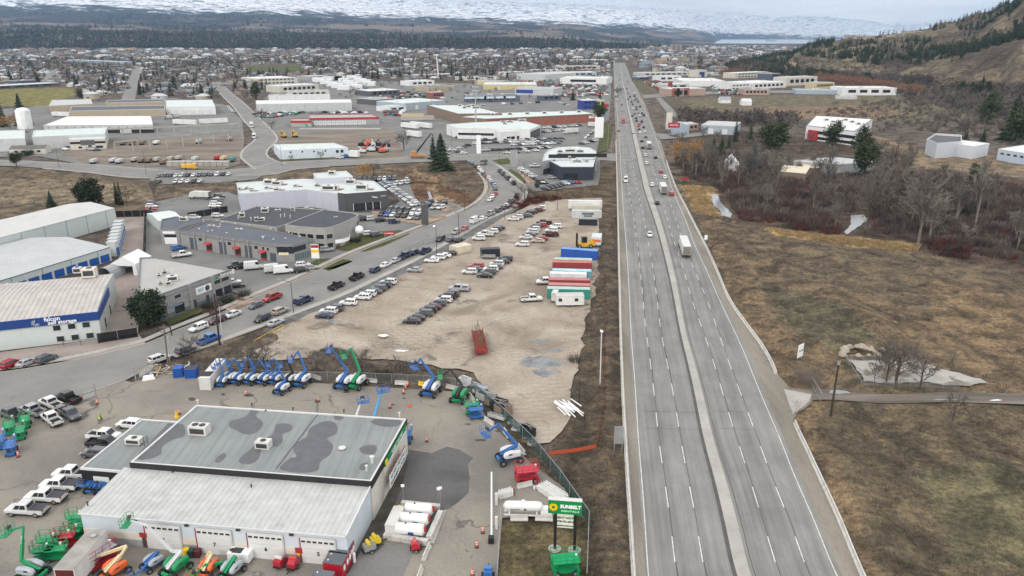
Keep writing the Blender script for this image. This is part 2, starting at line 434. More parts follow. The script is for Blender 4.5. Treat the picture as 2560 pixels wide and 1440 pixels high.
ZONES=[([(-900,105),(1540,112),(1540,128),(-900,128)],(0.05,0.052,0.05),0),([(-300,412),(0,415),(330,446),(640,445),(760,425),(1100,403),(1170,408),(1215,450),(1228,485),(1180,525),(1120,535),(1060,515),(1000,460),(870,432),(600,462),(560,500),(380,528),(300,548),(-300,600)],(0.15,0.122,0.092),1),([(-300,452),(120,448),(300,462),(390,500),(200,505),(-300,520)],(0.22,0.185,0.135),1),([(1000,425),(1090,440),(1120,470),(1215,495),(1190,520),(1060,512),(1030,470)],(0.15,0.085,0.055),1),([(1010,425),(1075,432),(1098,455),(1085,480),(1150,512),(1120,522),(1070,490),(1078,460),(1040,440)],(0.30,0.23,0.15),1),([(1440,500),(1540,480),(1549,660),(1556,900),(1570,1200),(1592,1700),(1465,1700),(1470,1300),(1380,1130),(1432,1000),(1446,850),(1462,760),(1490,700),(1498,560)],(0.115,0.094,0.07),1),([(1240,505),(1310,475),(1420,470),(1545,440),(1545,500),(1370,512),(1240,540)],(0.13,0.088,0.066),1),([(1290,500),(1370,492),(1350,520),(1270,530)],(0.12,0.05,0.045),1),([(1270,470),(1400,462),(1545,400),(1545,500),(1300,510)],(0.12,0.095,0.066),1),([(1690,480),(1745,565),(1830,760),(1930,920),(1975,1050),(2055,1200),(2160,1440),(2300,1750),(3600,1750),(3200,760),(2560,690),(2200,610),(1950,580),(1800,562),(1740,525)],(0.178,0.136,0.092),1),([(1790,560),(2010,580),(2560,690),(3200,780),(3200,900),(2300,780),(2000,700),(1850,640)],(0.15,0.122,0.088),1),([(2100,900),(2350,960),(2560,1000),(3300,1050),(3300,1700),(2300,1700),(2150,1300),(2050,1080)],(0.135,0.112,0.078),1),([(2300,1180),(2480,1140),(2750,1250),(2600,1420),(2380,1400)],(0.135,0.125,0.08),1),([(1900,700),(2100,780),(2200,860),(2060,880),(1960,800)],(0.13,0.12,0.082),1),([(2300,700),(2560,740),(3000,850),(2900,960),(2500,900),(2330,800)],(0.20,0.15,0.098),1),([(1670,330),(1900,330),(2350,400),(2900,430),(3300,760),(2560,688),(2200,605),(1950,575),(1800,558),(1735,520),(1690,440)],(0.09,0.07,0.056),1),([(1880,400),(2150,385),(2200,440),(1980,470),(1880,440)],(0.13,0.12,0.105),0),([(2150,330),(2330,380),(2700,400),(2900,520),(2500,440),(2300,420)],(0.22,0.175,0.125),1),([(1705,462),(1780,468),(1800,500),(1780,512),(1830,560),(1740,530)],(0.33,0.24,0.13),1),([(1900,565),(2060,588),(2300,612),(2290,635),(2100,612),(1950,590)],(0.34,0.25,0.13),1),([(2140,505),(2240,515),(2220,530),(2150,524)],(0.34,0.25,0.13),1),([(1690,248),(1900,238),(2240,240),(2330,250),(2420,290),(2330,305),(1900,300),(1750,290)],(0.155,0.14,0.10),1),([(1900,268),(2200,262),(2300,285),(2100,300),(1920,292)],(0.21,0.16,0.115),1),([(1640,240),(1700,246),(1790,310),(1690,330),(1655,290)],(0.12,0.105,0.08),1),([(1560,180),(1600,180),(1660,232),(1600,236)],(0.13,0.12,0.085),1),([(-300,222),(192,220),(200,232),(120,265),(-300,266)],(0.20,0.19,0.075),0),([(610,165),(740,163),(780,182),(620,182)],(0.10,0.12,0.05),0),([(1240,1300),(1470,1296),(1480,1700),(1220,1700)],(0.125,0.108,0.065),1),([(340,945),(640,815),(720,790),(760,812),(640,870),(560,905),(500,935),(420,925)],(0.135,0.115,0.09),1),([(560,915),(800,905),(1000,915),(1180,935),(1190,985),(1000,972),(700,965),(560,945)],(0.12,0.10,0.08),1),([(1180,955),(1340,1105),(1480,1290),(1462,1300),(1330,1160),(1190,1000)],(0.11,0.10,0.07),1),([(860,1360),(1010,1340),(1000,1385),(850,1390)],(0.09,0.085,0.05),1),]
def paint(X,Y):
 wx=(fbm(X/9,Y/9,31)-0.5)*9;wy=(fbm(X/9+40,Y/9,33)-0.5)*9
 px,py=proj(X+wx*np.clip(Y/250,0.3,3),Y+wy*np.clip(Y/250,0.3,3),np.zeros_like(X))
 c=np.zeros(X.shape+(3,));c[:]=C_TOWN
 n=fbm(X/70,Y/70,41)
 c*=(0.7+0.6*n)[...,None]
 veg=np.zeros(X.shape)
 for poly,col,v in ZONES:
  k=inp(px,py,poly);c[k]=col;veg[k]=v
 return c,veg
def build_land():
 ss=np.linspace(-1.02,1.02,620);ys=np.exp(np.linspace(np.log(34),np.log(3700),560))
 S,Y=np.meshgrid(ss,ys);X=S*Y
 h=land(X,Y)
 col,veg=paint(X,Y)
 flat=h<0.5
 rough=(fbm(X/6,Y/6,51)-0.5)*0.9+(fbm(X/1.7,Y/1.7,52)-0.5)*0.45
 Z=h+rises(X,Y)+np.where(flat,veg,0)*(0.10+rough*0.55).clip(-0.02,1)
 k=~flat
 n1=fbm(X/60,Y/60,61);n2=fbm(X/18,Y/18,62)
 gx=np.gradient(h,axis=0)
 hc=np.zeros_like(col)
 t=np.clip((n1-0.42)*5,0,1)[...,None];t2=np.clip((n2-0.45)*5,0,1)[...,None]
 hc[:]=np.array((0.185,0.160,0.112))*(1-t)+np.array((0.10,0.08,0.065))*t
 hc=hc*(1-0.35*t2)
 px,py=proj(X,Y,h)
 scar=inp(px,py,[(1948,170),(1975,150),(1990,158),(1995,176),(1950,178)])|inp(px,py,[(2120,120),(2150,112),(2140,150),(2110,150)])&(n2>.5)
 hc[scar]=(0.36,0.28,0.19)
 b=np.clip(h/3,0,1)[...,None]
 col=col*(1-b)+hc*b
 nr,nc=X.shape
 V=np.stack([X,Y,Z],-1).reshape(-1,3)
 a=(np.arange(nr-1)[:,None]*nc+np.arange(nc-1)[None]).ravel()
 F=np.stack([a,a+1,a+1+nc,a+nc],1)
 hf=h.reshape(-1)[F].max(1)
 isl=hf>1.2
 m,nt,bs=_nt('earth_and_dry_plants',0.95,0,0.1)
 at=NN(nt,'ShaderNodeAttribute');at.attribute_name='soil'
 p=posn(nt)
 g1=noise(nt,p,1.1,6,0.72);g2=noise(nt,p,0.13,6,0.65,0.6);g3=noise(nt,p,4.5,3,0.7)
 c=mixn(nt,'MULTIPLY',1.0,at.outputs['Color'],ramp(nt,g1,[(0.34,(0.50,0.49,0.48)),(0.5,(0.95,0.94,0.92)),(0.68,(1.5,1.45,1.36))]))
 c=mixn(nt,'MULTIPLY',1.0,c,ramp(nt,g2,[(0.38,(0.52,0.52,0.52)),(0.5,(.95,.92,.9)),(0.60,(1.42,1.33,1.2))]))
 c=mixn(nt,'MULTIPLY',0.8,c,ramp(nt,g3,[(0.36,0.66),(0.6,1.2)]))
 LN(nt,c,bs.inputs['Base Color'])
 bump(nt,bs,g1,0.9,0.35)
 for name,sel,lab in(('ground',~isl,None),('hillside',isl,None)):
  f=F[sel];u,inv=np.unique(f,return_inverse=True)
  me=npm(name,V[u],inv.reshape(-1,4),m,smooth=True)
  ca=me.color_attributes.new('soil','FLOAT_COLOR','POINT')
  cc=np.ones((len(u),4),np.float32);cc[:,:3]=col.reshape(-1,3)[u]
  ca.data.foreach_set('color',cc.ravel())
  npo(name,me,kind='structure')
  # ---- benches and snowy mountains beyond the town
 ss=np.linspace(-1.1,1.1,620);ys=np.exp(np.linspace(np.log(3650),np.log(28000),230))
 S,Y=np.meshgrid(ss,ys);X=S*Y;Z=np.minimum(land(X,Y),1650+60*fbm(X/900,Y/900,77))
 Z[0]-=6
 nr,nc=X.shape
 V=np.stack([X,Y,Z],-1).reshape(-1,3)
 a=(np.arange(nr-1)[:,None]*nc+np.arange(nc-1)[None]).ravel()
 F=np.stack([a,a+1,a+1+nc,a+nc],1)
 m,nt,bs=_nt('forest_fields_and_snow',0.95,0,0.1)
 g=NN(nt,'ShaderNodeNewGeometry');sp_=NN(nt,'ShaderNodeSeparateXYZ');LN(nt,g.outputs['Position'],sp_.inputs[0])
 pm=posn(nt,(0.001,0.0022,0.004))
 n1=noise(nt,pm,2.2,10,0.74,0.5);n2=noise(nt,posn(nt,(0.001,0.0012,0.001)),1.1,6,0.6,0.4)
 n3=noise(nt,posn(nt,(0.001,0.003,0.003)),9.0,6,0.7,0.3)
 field=ramp(nt,n2,[(0.50,0.0),(0.55,1.0)])
 lowm=NN(nt,'ShaderNodeMapRange');lowm.inputs[1].default_value=280;lowm.inputs[2].default_value=160;LN(nt,sp_.outputs[2],lowm.inputs[0])
 fm=NN(nt,'ShaderNodeMath');fm.operation='MULTIPLY';LN(nt,field,fm.inputs[0]);LN(nt,lowm.outputs[0],fm.inputs[1])
 base=mixn(nt,'MIX',fm.outputs[0],ramp(nt,n3,[(0.35,(0.012,0.018,0.024)),(0.66,(0.05,0.052,0.052))]),ramp(nt,n3,[(0.35,(0.12,0.09,0.075)),(0.6,(0.24,0.185,0.15))]))
 zr=NN(nt,'ShaderNodeMapRange');zr.inputs[1].default_value=150;zr.inputs[2].default_value=640;zx=NN(nt,'ShaderNodeMath');zx.operation='MULTIPLY_ADD';LN(nt,sp_.outputs[0],zx.inputs[0]);zx.inputs[1].default_value=.026;LN(nt,sp_.outputs[2],zx.inputs[2]);LN(nt,zx.outputs[0],zr.inputs[0])
 ad=NN(nt,'ShaderNodeMath');ad.operation='MULTIPLY_ADD';ad.inputs[1].default_value=0.60;ad.inputs[2].default_value=0.0
 LN(nt,zr.outputs[0],ad.inputs[0])
 ad2=NN(nt,'ShaderNodeMath');ad2.operation='ADD';LN(nt,ad.outputs[0],ad2.inputs[0]);LN(nt,n1,ad2.inputs[1])
 snow=mixn(nt,'MULTIPLY',1.0,ramp(nt,ad2.outputs[0],[(0.675,0.0),(0.72,1.0)]),ramp(nt,noise(nt,posn(nt,(0.001,0.002,0.006)),5.0,7,0.75,1.0),[(0.42,0.12),(0.50,1.0)]))
 c=mixn(nt,'MIX',snow,base,(0.86,0.87,0.9))
 LN(nt,c,bs.inputs['Base Color'])
 npo('mountains',npm('mountains',V,F,m,smooth=True),kind='structure')
 # ---- the lake at their foot
 mw,ntw,bw=_nt('lake_water',0.22,0,0.5);bw.inputs['Base Color'].default_value=(0.20,0.27,0.31,1)
 MATS['lake_water']=mw
 q=[(-200,8600),(2600,8200),(9000,9000),(22000,22400),(3000,22400)]
 mb=MB();mb.add([(x,y,1.2)for x,y in q],[tuple(rg(len(q)))])
 mb.build('lake',mw,loc=(0,0,0),kind='structure')
build_land()
# - haze
mh=BM_('valley_haze');mh.use_nodes=True
hn=mh.node_tree;hn.nodes.clear()
ho=hn.nodes.new('ShaderNodeOutputMaterial');hv=hn.nodes.new('ShaderNodeVolumePrincipled')
hv.inputs['Color'].default_value=(0.44,0.67,1.0,1);hv.inputs['Density'].default_value=4.0e-5;hv.inputs['Anisotropy'].default_value=0.1
hn.links.new(hv.outputs[0],ho.inputs['Volume'])
hb=MB().box((0,13950,909),(60000,28700,1822))
hz=hb.build('haze',mh,loc=(0,0,0),kind='stuff')
# - hard surfaces
def dense(P,step):
 out=[]
 n=len(P)
 for i in rg(n):
  a,b=P[i],P[(i+1)%n];k=max(1,int((b-a).length/step))
  out+=[a+(b-a)*j/k for j in rg(k)]
 return out
def sh_(name,poly,mat,z=0.02,jit=0.0,kind='structure',step=3.0,parent=None,world_pts=False,**k):
 P=[V3((p[0],p[1],0))for p in poly]if world_pts else[G(*p)for p in poly]
 if jit:
  P=dense(P,step)
  P=[p+V3((fbm(np.array([p.x/4]),np.array([p.y/4]),71)[0]-.5,fbm(np.array([p.x/4]),np.array([p.y/4]),72)[0]-.5,0))*jit*2 for p in P]
 mb=MB();mb.add([(p.x,p.y,z)for p in P],[tuple(rg(len(P)))])
 o=mb.build(name,mat,parent,loc=(0,0,0)if parent is None else None,kind=kind,**k)
 return o
def uvs(me,uv):
 l=me.uv_layers.new(name='UVMap')
 vi=np.zeros(len(me.loops),np.int32);me.loops.foreach_get('vertex_index',vi)
 l.data.foreach_set('uv',np.asarray(uv,np.float32)[vi].ravel())
def rsm(P,n,closed=False):
 P=np.array([(p[0],p[1])for p in P],float)
 d=np.r_[0,np.cumsum(np.hypot(*np.diff(P,axis=0).T))]
 t=np.linspace(0,d[-1],n)
 out=[]
 for tt in t:
  i=min(max(int(np.searchsorted(d,tt)-1),0),len(P)-2)
  u=(tt-d[i])/(d[i+1]-d[i])
  p0=P[max(i-1,0)];p1=P[i];p2=P[i+1];p3=P[min(i+2,len(P)-1)]
  h1=d[i+1]-d[i]
  m1=(p2-p0)/max(d[i+1]-d[max(i-1,0)],1e-6)*h1;m2=(p3-p1)/max(d[min(i+2,len(P)-1)]-d[i],1e-6)*h1
  out.append((2*u**3-3*u**2+1)*p1+(u**3-2*u**2+u)*m1+(-2*u**3+3*u**2)*p2+(u**3-u**2)*m2)
 return np.array(out)
def stp(name,A,B,mat,z,n=160,kind='structure',na=1,parent=None,z1=None):
 """surface between two world polylines (already resampled, same length)"""
 n=len(A);vs=[];uv=[]
 for i in rg(n):
  w=hypot(*(B[i]-A[i]))
  for j in rg(na+1):
   q=A[i]+(B[i]-A[i])*j/na
   vs.append((q[0],q[1],z));uv.append((w*j/na,q[1]))
 k=na+1
 fs=[(i*k+j,i*k+j+1,(i+1)*k+j+1,(i+1)*k+j)for i in rg(n-1)for j in rg(na)]
 mb=MB();mb.add(vs,fs)
 me=mb.mesh(name,mat);uvs(me,uv)
 o=BO(name,me);link(o,parent)
 return tag(o,kind=kind)
def road_mat(name,c0,c1,tracks=True):
 m,nt,b=_nt(name,0.85,0,0.25)
 uvn=NN(nt,'ShaderNodeTexCoord').outputs['UV']
 mp=NN(nt,'ShaderNodeMapping');mp.inputs['Scale'].default_value=(1.0,0.012,1);LN(nt,uvn,mp.inputs[0])
 s1=noise(nt,mp.outputs[0],1.15,4,0.6)
 f=noise(nt,posn(nt),0.12,5,0.6);g=noise(nt,posn(nt),7,3,0.7)
 c=ramp(nt,s1,[(0.34,c0),(0.66,c1)])
 mp2=NN(nt,'ShaderNodeMapping');mp2.inputs['Scale'].default_value=(.28,.05,1);LN(nt,uvn,mp2.inputs[0])
 c=mixn(nt,'MULTIPLY',1.0,c,ramp(nt,noise(nt,mp2.outputs[0],1,5,.7,.4),[(0.36,0.86),(0.6,1.07)]))
 c=mixn(nt,'MULTIPLY',1.0,c,ramp(nt,f,[(0.3,0.86),(0.7,1.10)]))
 c=mixn(nt,'MULTIPLY',1.0,c,ramp(nt,g,[(0.3,0.84),(0.7,1.13)]))
 LN(nt,c,b.inputs['Base Color'])
 MATS[name]=m;return m
def crx(dark=0.45,scale=0.09,width=0.02,k=0.8):
 def f(nt,c):
  v=NN(nt,'ShaderNodeTexVoronoi');v.feature='DISTANCE_TO_EDGE';v.inputs['Scale'].default_value=scale
  p=posn(nt)
  nn=NN(nt,'ShaderNodeTexNoise');nn.inputs['Scale'].default_value=0.35;nn.inputs['Detail'].default_value=5;LN(nt,p,nn.inputs['Vector'])
  a=NN(nt,'ShaderNodeVectorMath');a.operation='MULTIPLY_ADD';LN(nt,nn.outputs['Color'],a.inputs[0]);a.inputs[1].default_value=(5,5,0);LN(nt,p,a.inputs[2])
  LN(nt,a.outputs[0],v.inputs['Vector'])
  m=ramp(nt,v.outputs['Distance'],[(0.0,1.0),(width*scale*10,0.0)])
  q=noise(nt,p,0.05,3,0.5)
  mk=mixn(nt,'MULTIPLY',1.0,m,ramp(nt,q,[(0.45,0.0),(0.6,k)]))
  return mixn(nt,'MIX',mk,c,(dark*0.16,dark*0.15,dark*0.14))
 return f
m_yard=gmat('dusty_yard_asphalt',[(0.34,(0.19,0.176,0.157)),(0.5,(0.262,0.238,0.203)),(0.68,(0.325,0.287,0.235))],0.05,3.0,0.84,1.12,0.15,0.03,patch=[((0.13,0.115,0.10),0.3,0.66,0.72,0.75),((0.12,0.112,0.105),1.1,0.70,0.76,0.7)],extra=crx())
m_wet=gmat('fresh_dark_asphalt',[(0.35,(0.085,0.082,0.082)),(0.6,(0.125,0.12,0.117))],0.12,3.0,0.85,1.1,0.1,0.02,rough=0.6)
m_damp=gmat('damp_brown_ground',[(0.35,(0.05,0.046,0.038)),(0.6,(0.10,0.088,0.072))],0.3,3.0,0.8,1.15,0.2,0.03,rough=0.6)
def tyre_rings(nt,c):
 for(cx,cyy,sc,k)in((-24,215,0.55,0.32),(6,190,0.62,0.3)):
  g=NN(nt,'ShaderNodeNewGeometry')
  mp=NN(nt,'ShaderNodeMapping');mp.inputs['Location'].default_value=(-cx,-cyy,0);LN(nt,g.outputs['Position'],mp.inputs[0])
  wv=NN(nt,'ShaderNodeTexWave');wv.wave_type='RINGS';wv.rings_direction='Z';wv.inputs['Scale'].default_value=sc*0.31
  wv.inputs['Distortion'].default_value=6;wv.inputs['Detail'].default_value=3;wv.inputs['Detail Scale'].default_value=0.25
  LN(nt,mp.outputs[0],wv.inputs['Vector'])
  q=noise(nt,posn(nt),0.06,3,0.6)
  mk=mixn(nt,'MULTIPLY',1.0,ramp(nt,wv.outputs[0],[(0.82,0.0),(0.93,k)]),ramp(nt,q,[(0.47,0.0),(0.58,1.0)]))
  c=mixn(nt,'MIX',mk,c,(0.23,0.19,0.15))
 return c
m_gravel=gmat('pale_gravel',[(0.32,(0.30,0.248,0.196)),(0.5,(0.375,0.318,0.258)),(0.68,(0.45,0.39,0.325))],0.07,2.2,0.80,1.16,0.5,0.12,patch=[((0.22,0.18,0.14),0.05,0.50,0.64,0.85),((0.125,0.104,0.082),0.10,0.58,0.68,0.8),((0.15,0.125,0.10),0.5,0.62,0.70,0.6)],extra=tyre_rings)
m_lot=gmat('grey_lot_asphalt',[(0.35,(0.165,0.163,0.158)),(0.65,(0.225,0.22,0.208))],0.06,3.0,0.88,1.1,0.1,0.02,patch=[((0.14,0.135,0.13),0.25,0.66,0.72,0.6)])
m_street=gmat('street_asphalt',[(0.35,(0.205,0.199,0.189)),(0.65,(0.262,0.254,0.238))],0.08,3.0,0.88,1.1,0.1,0.02,patch=[((0.15,0.145,0.14),0.3,0.67,0.72,0.5)],extra=crx(0.6,0.05,0.015,0.5))
mcn=gmat('sidewalk_concrete',[(0.35,(0.345,0.328,0.30)),(0.65,(0.43,0.41,0.375))],0.15,3.0,0.9,1.08,0.1,0.02)
m_pink=gmat('pinkish_dusty_concrete',[(0.35,(0.27,0.22,0.195)),(0.65,(0.36,0.305,0.27))],0.1,2.0,0.86,1.1,0.1,0.02)
m_dirt=gmat('bare_brown_dirt',[(0.32,(0.14,0.115,0.094)),(0.66,(0.27,0.228,0.182))],0.045,1.6,0.8,1.15,0.5,0.2,stretch=(0.6,1.4,1),patch=[((0.12,0.1,0.088),0.06,0.6,0.68,0.7)])
m_lawn=gmat('mown_lawn',[(0.32,(0.05,0.062,0.02)),(0.52,(0.082,0.088,0.03)),(0.70,(0.14,0.12,0.055))],0.14,3.0,0.75,1.2,0.6,0.12)
m_bluegrav=gmat('grey_gravel',[(0.35,(0.17,0.175,0.18)),(0.65,(0.30,0.305,0.31))],0.3,3.5,0.7,1.25,0.6,0.15)
m_bark=gmat('landscape_mulch',[(0.35,(0.15,0.10,0.075)),(0.6,(0.40,0.31,0.23))],0.25,2.5,0.7,1.2,0.6,0.15)
Z1,Z2,Z3,Z4,Z5=0.34,0.36,0.38,0.40,0.42
sh_('industrial_lot',[(604,305),(650,262),(700,205),(770,195),(1000,205),(1180,210),(1525,172),(1528,235),(1522,300),(1507,312),(1490,386),(1200,396),(900,404),(700,404),(650,330)],m_lot,Z1)
sh_('factory_lot',[(-300,300),(110,265),(430,245),(560,262),(605,300),(612,350),(600,412),(560,424),(380,424),(200,412),(100,392),(-300,400)],m_lot,Z1)
sh_('construction_dirt',[(690,338),(850,330),(985,325),(1015,398),(885,402),(872,368),(690,358)],m_dirt,Z2,0.8)
sh_('precast_yard_dirt',[(268,350),(610,340),(600,412),(545,424),(330,418),(205,405),(150,388),(180,372)],m_dirt,Z2,0.8)
sh_('plaza_lot',[(365,545),(395,505),(470,488),(570,482),(620,500),(760,528),(960,535),(1000,505),(940,448),(1020,452),(1045,512),(1120,505),(1176,526),(1140,545),(1080,562),(1030,583),(880,648),(760,702),(640,752),(590,735),(470,690),(365,690)],m_lot,Z1)
sh_('parking_strip',[(372,452),(390,440),(560,434),(660,440),(640,450),(560,458),(380,464)],m_lot,Z2)
sh_('storage_aisle',[(284,545),(362,540),(358,700),(345,842),(255,856),(275,700),(300,640)],m_pink,Z2)
sh_('storage_forecourt',[(-300,890),(0,884),(262,850),(346,836),(365,862),(300,892),(0,922),(-300,935)],m_pink,Z2)
sh_('dealer_lot',[(1205,396),(1390,392),(1500,392),(1500,440),(1495,465),(1340,480),(1300,468),(1266,428),(1225,405)],m_lot,Z2)
sh_('gravel_lot',[(600,905),(640,858),(715,806),(800,770),(900,718),(1050,655),(1230,560),(1330,512),(1400,500),(1505,497),(1503,560),(1497,690),(1475,760),(1452,850),(1438,960),(1432,1040),(1380,1115),(1335,1112),(1262,1020),(1180,935),(1000,905),(800,895),(700,905)],m_gravel,Z1,1.6)
sh_('left_verge_gravel',[(620,862),(720,812),(850,760),(1050,668),(1220,570),(1300,520),(1290,514),(1200,560),(1040,645),(850,742),(700,800)],gmat('slate_gravel',[(0.3,(0.09,0.088,0.085)),(0.7,(0.21,0.205,0.2))],0.3,2.5,0.7,1.25,0.7,0.2),Z2,0.9)
ST_U=[(-420,975),(-200,955),(0,936),(120,918),(227,897),(300,880),(365,864),(460,823),(550,788),(640,747),(755,699),(880,640),(960,608),(1020,586),(1085,561),(1140,540),(1185,520),(1218,494),(1228,468),(1217,442),(1190,418),(1168,402)]
ST_L=[(-420,1130),(-200,1080),(0,1040),(160,1000),(300,958),(425,893),(500,868),(640,818),(705,793),(780,765),(850,738),(960,686),(1050,642),(1115,606),(1170,574),(1210,551),(1262,528),(1302,500),(1306,470),(1284,448),(1245,418),(1212,396)]
NU=150
U_=rsm([G(*p)for p in ST_U],NU);L_=rsm([G(*p)for p in ST_L],NU)
stp('street',U_,L_,m_street,Z2+0.01,na=2)
def offs(P,d):
 t=np.gradient(P,axis=0);t/=np.hypot(t[:,0],t[:,1])[:,None]
 return P+np.stack([-t[:,1],t[:,0]],1)*d
def kerb(name,P,w,h,parent=None,z=Z2,side=1,label=None):
 A,B=P,offs(P,w*side);mb=MB();n=len(P)
 for i in rg(n-1):
  pts=[A[i],A[i+1],B[i+1],B[i]]
  mb.prism([(q[0],q[1])for q in pts],0.2,z+h,top=True)
 return mb.build(name,mcn,loc=(0,0,0),kind='structure')
kerb('street_kerb',U_,0.25,0.14)
kerb('street_kerb',L_[14:],0.3,0.14,side=-1)
def slab_walk(name,P,d0,d1,every,h=0.10):
 """a sidewalk whose slabs are pieces"""
 root=em(name,(P[0][0],P[0][1],0));root['kind']='structure'
 d=np.r_[0,np.cumsum(np.hypot(*np.diff(P,axis=0).T))]
 n=int(d[-1]/every);t=np.linspace(0,d[-1],n+1)
 C=np.stack([np.interp(t,d,P[:,0]),np.interp(t,d,P[:,1])],1)
 A,B=offs(C,d0),offs(C,d1)
 for i in rg(n):
  e=0.012
  q=[A[i]*(1-e)+A[i+1]*e,A[i+1]*(1-e)+A[i]*e,B[i+1]*(1-e)+B[i]*e,B[i]*(1-e)+B[i+1]*e]
  MB().prism([(a[0],a[1])for a in q],0.25,Z2+h+ru(-.006,.006)).build('paving_slab',mcn,root)
 return root
slab_walk('upper_sidewalk',U_[8:132],1.6,3.3,1.9)
slab_walk('lower_sidewalk',L_[24:140],-0.35,-2.0,1.9)
sh_('verge_strip',[tuple(p)for p in np.r_[offs(U_,0.26)[40:132],offs(U_,1.6)[40:132][::-1]]],m_dirt,Z2+0.08,world_pts=True)
def rd(name,A,B,n=60,z=Z2+0.02,mat=m_street):
 a=rsm([G(*p)for p in A],n);b=rsm([G(*p)for p in B],n)
 stp(name,a,b,mat,z,na=1);return a,b
ca,cb=rd('cross_road',[(-500,392),(0,402),(200,412),(400,426),(560,427),(640,420),(700,407),(900,402),(1100,390),(1300,389),(1490,388),(1545,386)],[(-500,410),(0,416),(200,430),(350,446),(560,440),(680,438),(740,424),(900,414),(1120,404),(1300,400),(1500,402),(1545,405)],z=Z3)
kerb('cross_kerb',ca[8:],0.9,0.12,side=1);kerb('cross_kerb',cb[18:40],0.9,0.12,side=-1)
ra,rb=rd('hill_road',[(640,424),(606,395),(612,375),(640,350),(636,330),(610,300),(585,268),(552,235),(532,205)],[(712,412),(672,398),(664,380),(690,352),(684,335),(650,300),(612,262),(576,232),(548,205)],z=Z4)
kerb('hill_road_kerb',ra,1.3,0.12,side=1);kerb('hill_road_kerb',rb,1.3,0.12,side=-1)
rd('side_street',[(303,250),(316,215),(333,170)],[(338,250),(346,205),(355,168)],20,z=Z3)
rd('side_street',[(100,205),(125,180),(140,172)],[(128,205),(140,190),(150,173)],12,z=Z3)
rd('field_track',[(1640,246),(1672,285),(1712,305)],[(1652,244),(1690,280),(1722,300)],20,z=Z3)
rd('frontage_road',[(1605,238),(1700,232),(1900,227),(2100,228),(2300,232)],[(1608,247),(1700,240),(1900,233),(2100,236),(2300,241)],30,z=Z3)
rd('side_access',[(1640,335),(1700,335),(1790,330)],[(1652,350),(1710,345),(1800,336)],12,z=Z3)
rd('gravel_track',[(1985,975),(2060,978),(2200,990),(2400,985),(2900,1000)],[(1985,1010),(2060,1003),(2200,1012),(2400,1010),(2900,1030)],30,mat=gmat('muddy_track',[(0.35,(0.10,0.088,0.075)),(0.65,(0.24,0.205,0.175))],0.15,2.5,0.8,1.15,0.3,0.1,stretch=(0.2,1.8,1)),z=Z3)
# - highway
def hw(pts):
 return sorted([G(*p)for p in pts],key=lambda p:p.y)
HL={'bl':[(1612,1900),(1583,1440),(1568,1200),(1557,1000),(1551,840),(1547,660),(1544,520),(1541,410),(1539,340),(1537,300),(1535,242),(1534,200),(1533,160)],'wl':[(1660,1900),(1619,1440),(1595,1100),(1577,840),(1557,520),(1552,420),(1546,330),(1540,260),(1537,200),(1536,160)],'d1':[(1766,1900),(1689,1440),(1647,1115),(1612,815),(1573,482),(1561,412),(1553,340),(1546,270),(1540,200),(1537,160)],'d2':[(1868,1900),(1759,1437),(1706,1136),(1652,840),(1594,482),(1582,412),(1568,330),(1555,260),(1545,200),(1541,160)],'ml':[(1984,1900),(1837,1440),(1757,1100),(1700,835),(1612,482),(1597,415),(1581,340),(1568,270),(1554,200),(1549,160)],'mr':[(2024,1900),(1872,1440),(1781,1100),(1713,835),(1626,482),(1609,415),(1590,340),(1571,270),(1556,200),(1550,160)],'da':[(2092,1900),(1944,1440),(1912,1327),(1889,1255),(1842,1105),(1814,1017),(1732,765),(1702,655),(1677,587),(1640,450),(1622,380),(1604,320),(1580,250),(1561,190),(1553,160)],'db':[(2200,1900),(2018,1440),(1927,1197),(1881,1069),(1837,953),(1806,867),(1725,655),(1700,585),(1670,495),(1646,410),(1632,360),(1612,300),(1590,245),(1567,190),(1557,160)],'wr':[(2290,1900),(2085,1440),(1986,1200),(1900,990),(1800,760),(1737,620),(1682,482),(1660,410),(1644,360),(1622,300),(1598,245),(1572,190),(1560,160)],'br':[(2330,1900),(2150,1440),(2048,1200),(2008,1111),(1980,1055),(1946,960),(1921,888),(1901,867),(1823,760),(1737,567),(1692,480),(1670,420),(1650,350),(1635,325),(1610,255),(1578,200),(1563,160)],}
YS=np.exp(np.linspace(np.log(52),np.log(2150),260))
HP={}
for k,v in HL.items():
 p=hw(v);ys=[q.y for q in p];xs=[q.x for q in p]
 t=np.log(ys);tt=np.log(YS)
 x=np.interp(tt,t,np.array(xs))
 r=np.array(xs)/np.array(ys)
 x=np.interp(tt,t,r)*YS
 ker=np.ones(9)/9;xp=np.r_[x[:4][::-1]*0+x[0]-(x[1:5][::-1]-x[0]),x,x[-1]+(x[-1]-x[-5:-1][::-1])]
 HP[k]=np.stack([np.convolve(xp,ker,'valid')[:len(x)],YS],1)
m_hwy=road_mat('worn_highway_asphalt',(0.195,0.190,0.180),(0.262,0.255,0.24))
m_shoulder=gmat('dusty_shoulder',[(0.35,(0.19,0.168,0.14)),(0.65,(0.29,0.258,0.215))],0.12,2.5,0.85,1.12,0.2,0.03,stretch=(1.6,0.25,1),rot=-0.14)
m_white=M('road_paint_white',(0.60,0.60,0.57),0.6,var=0.22,scale=1.4,stain=.5)
m_seam=M('tar_seam',(0.085,0.082,0.08),0.7,var=0.2)
stp('highway',HP['bl'],HP['ml'],m_hwy,Z4,na=1)
stp('highway',HP['mr'],HP['br'],m_hwy,Z4,na=1)
def lerp(a,b,t):return HP[a]*(1-t)+HP[b]*t
stp('shoulder',HP['bl'],lerp('bl','wl',0.8),m_shoulder,Z4+0.012)
stp('shoulder',lerp('wr','br',0.2),HP['br'],m_shoulder,Z4+0.012)
mb=MB()
A,B=HP['ml'],HP['mr']
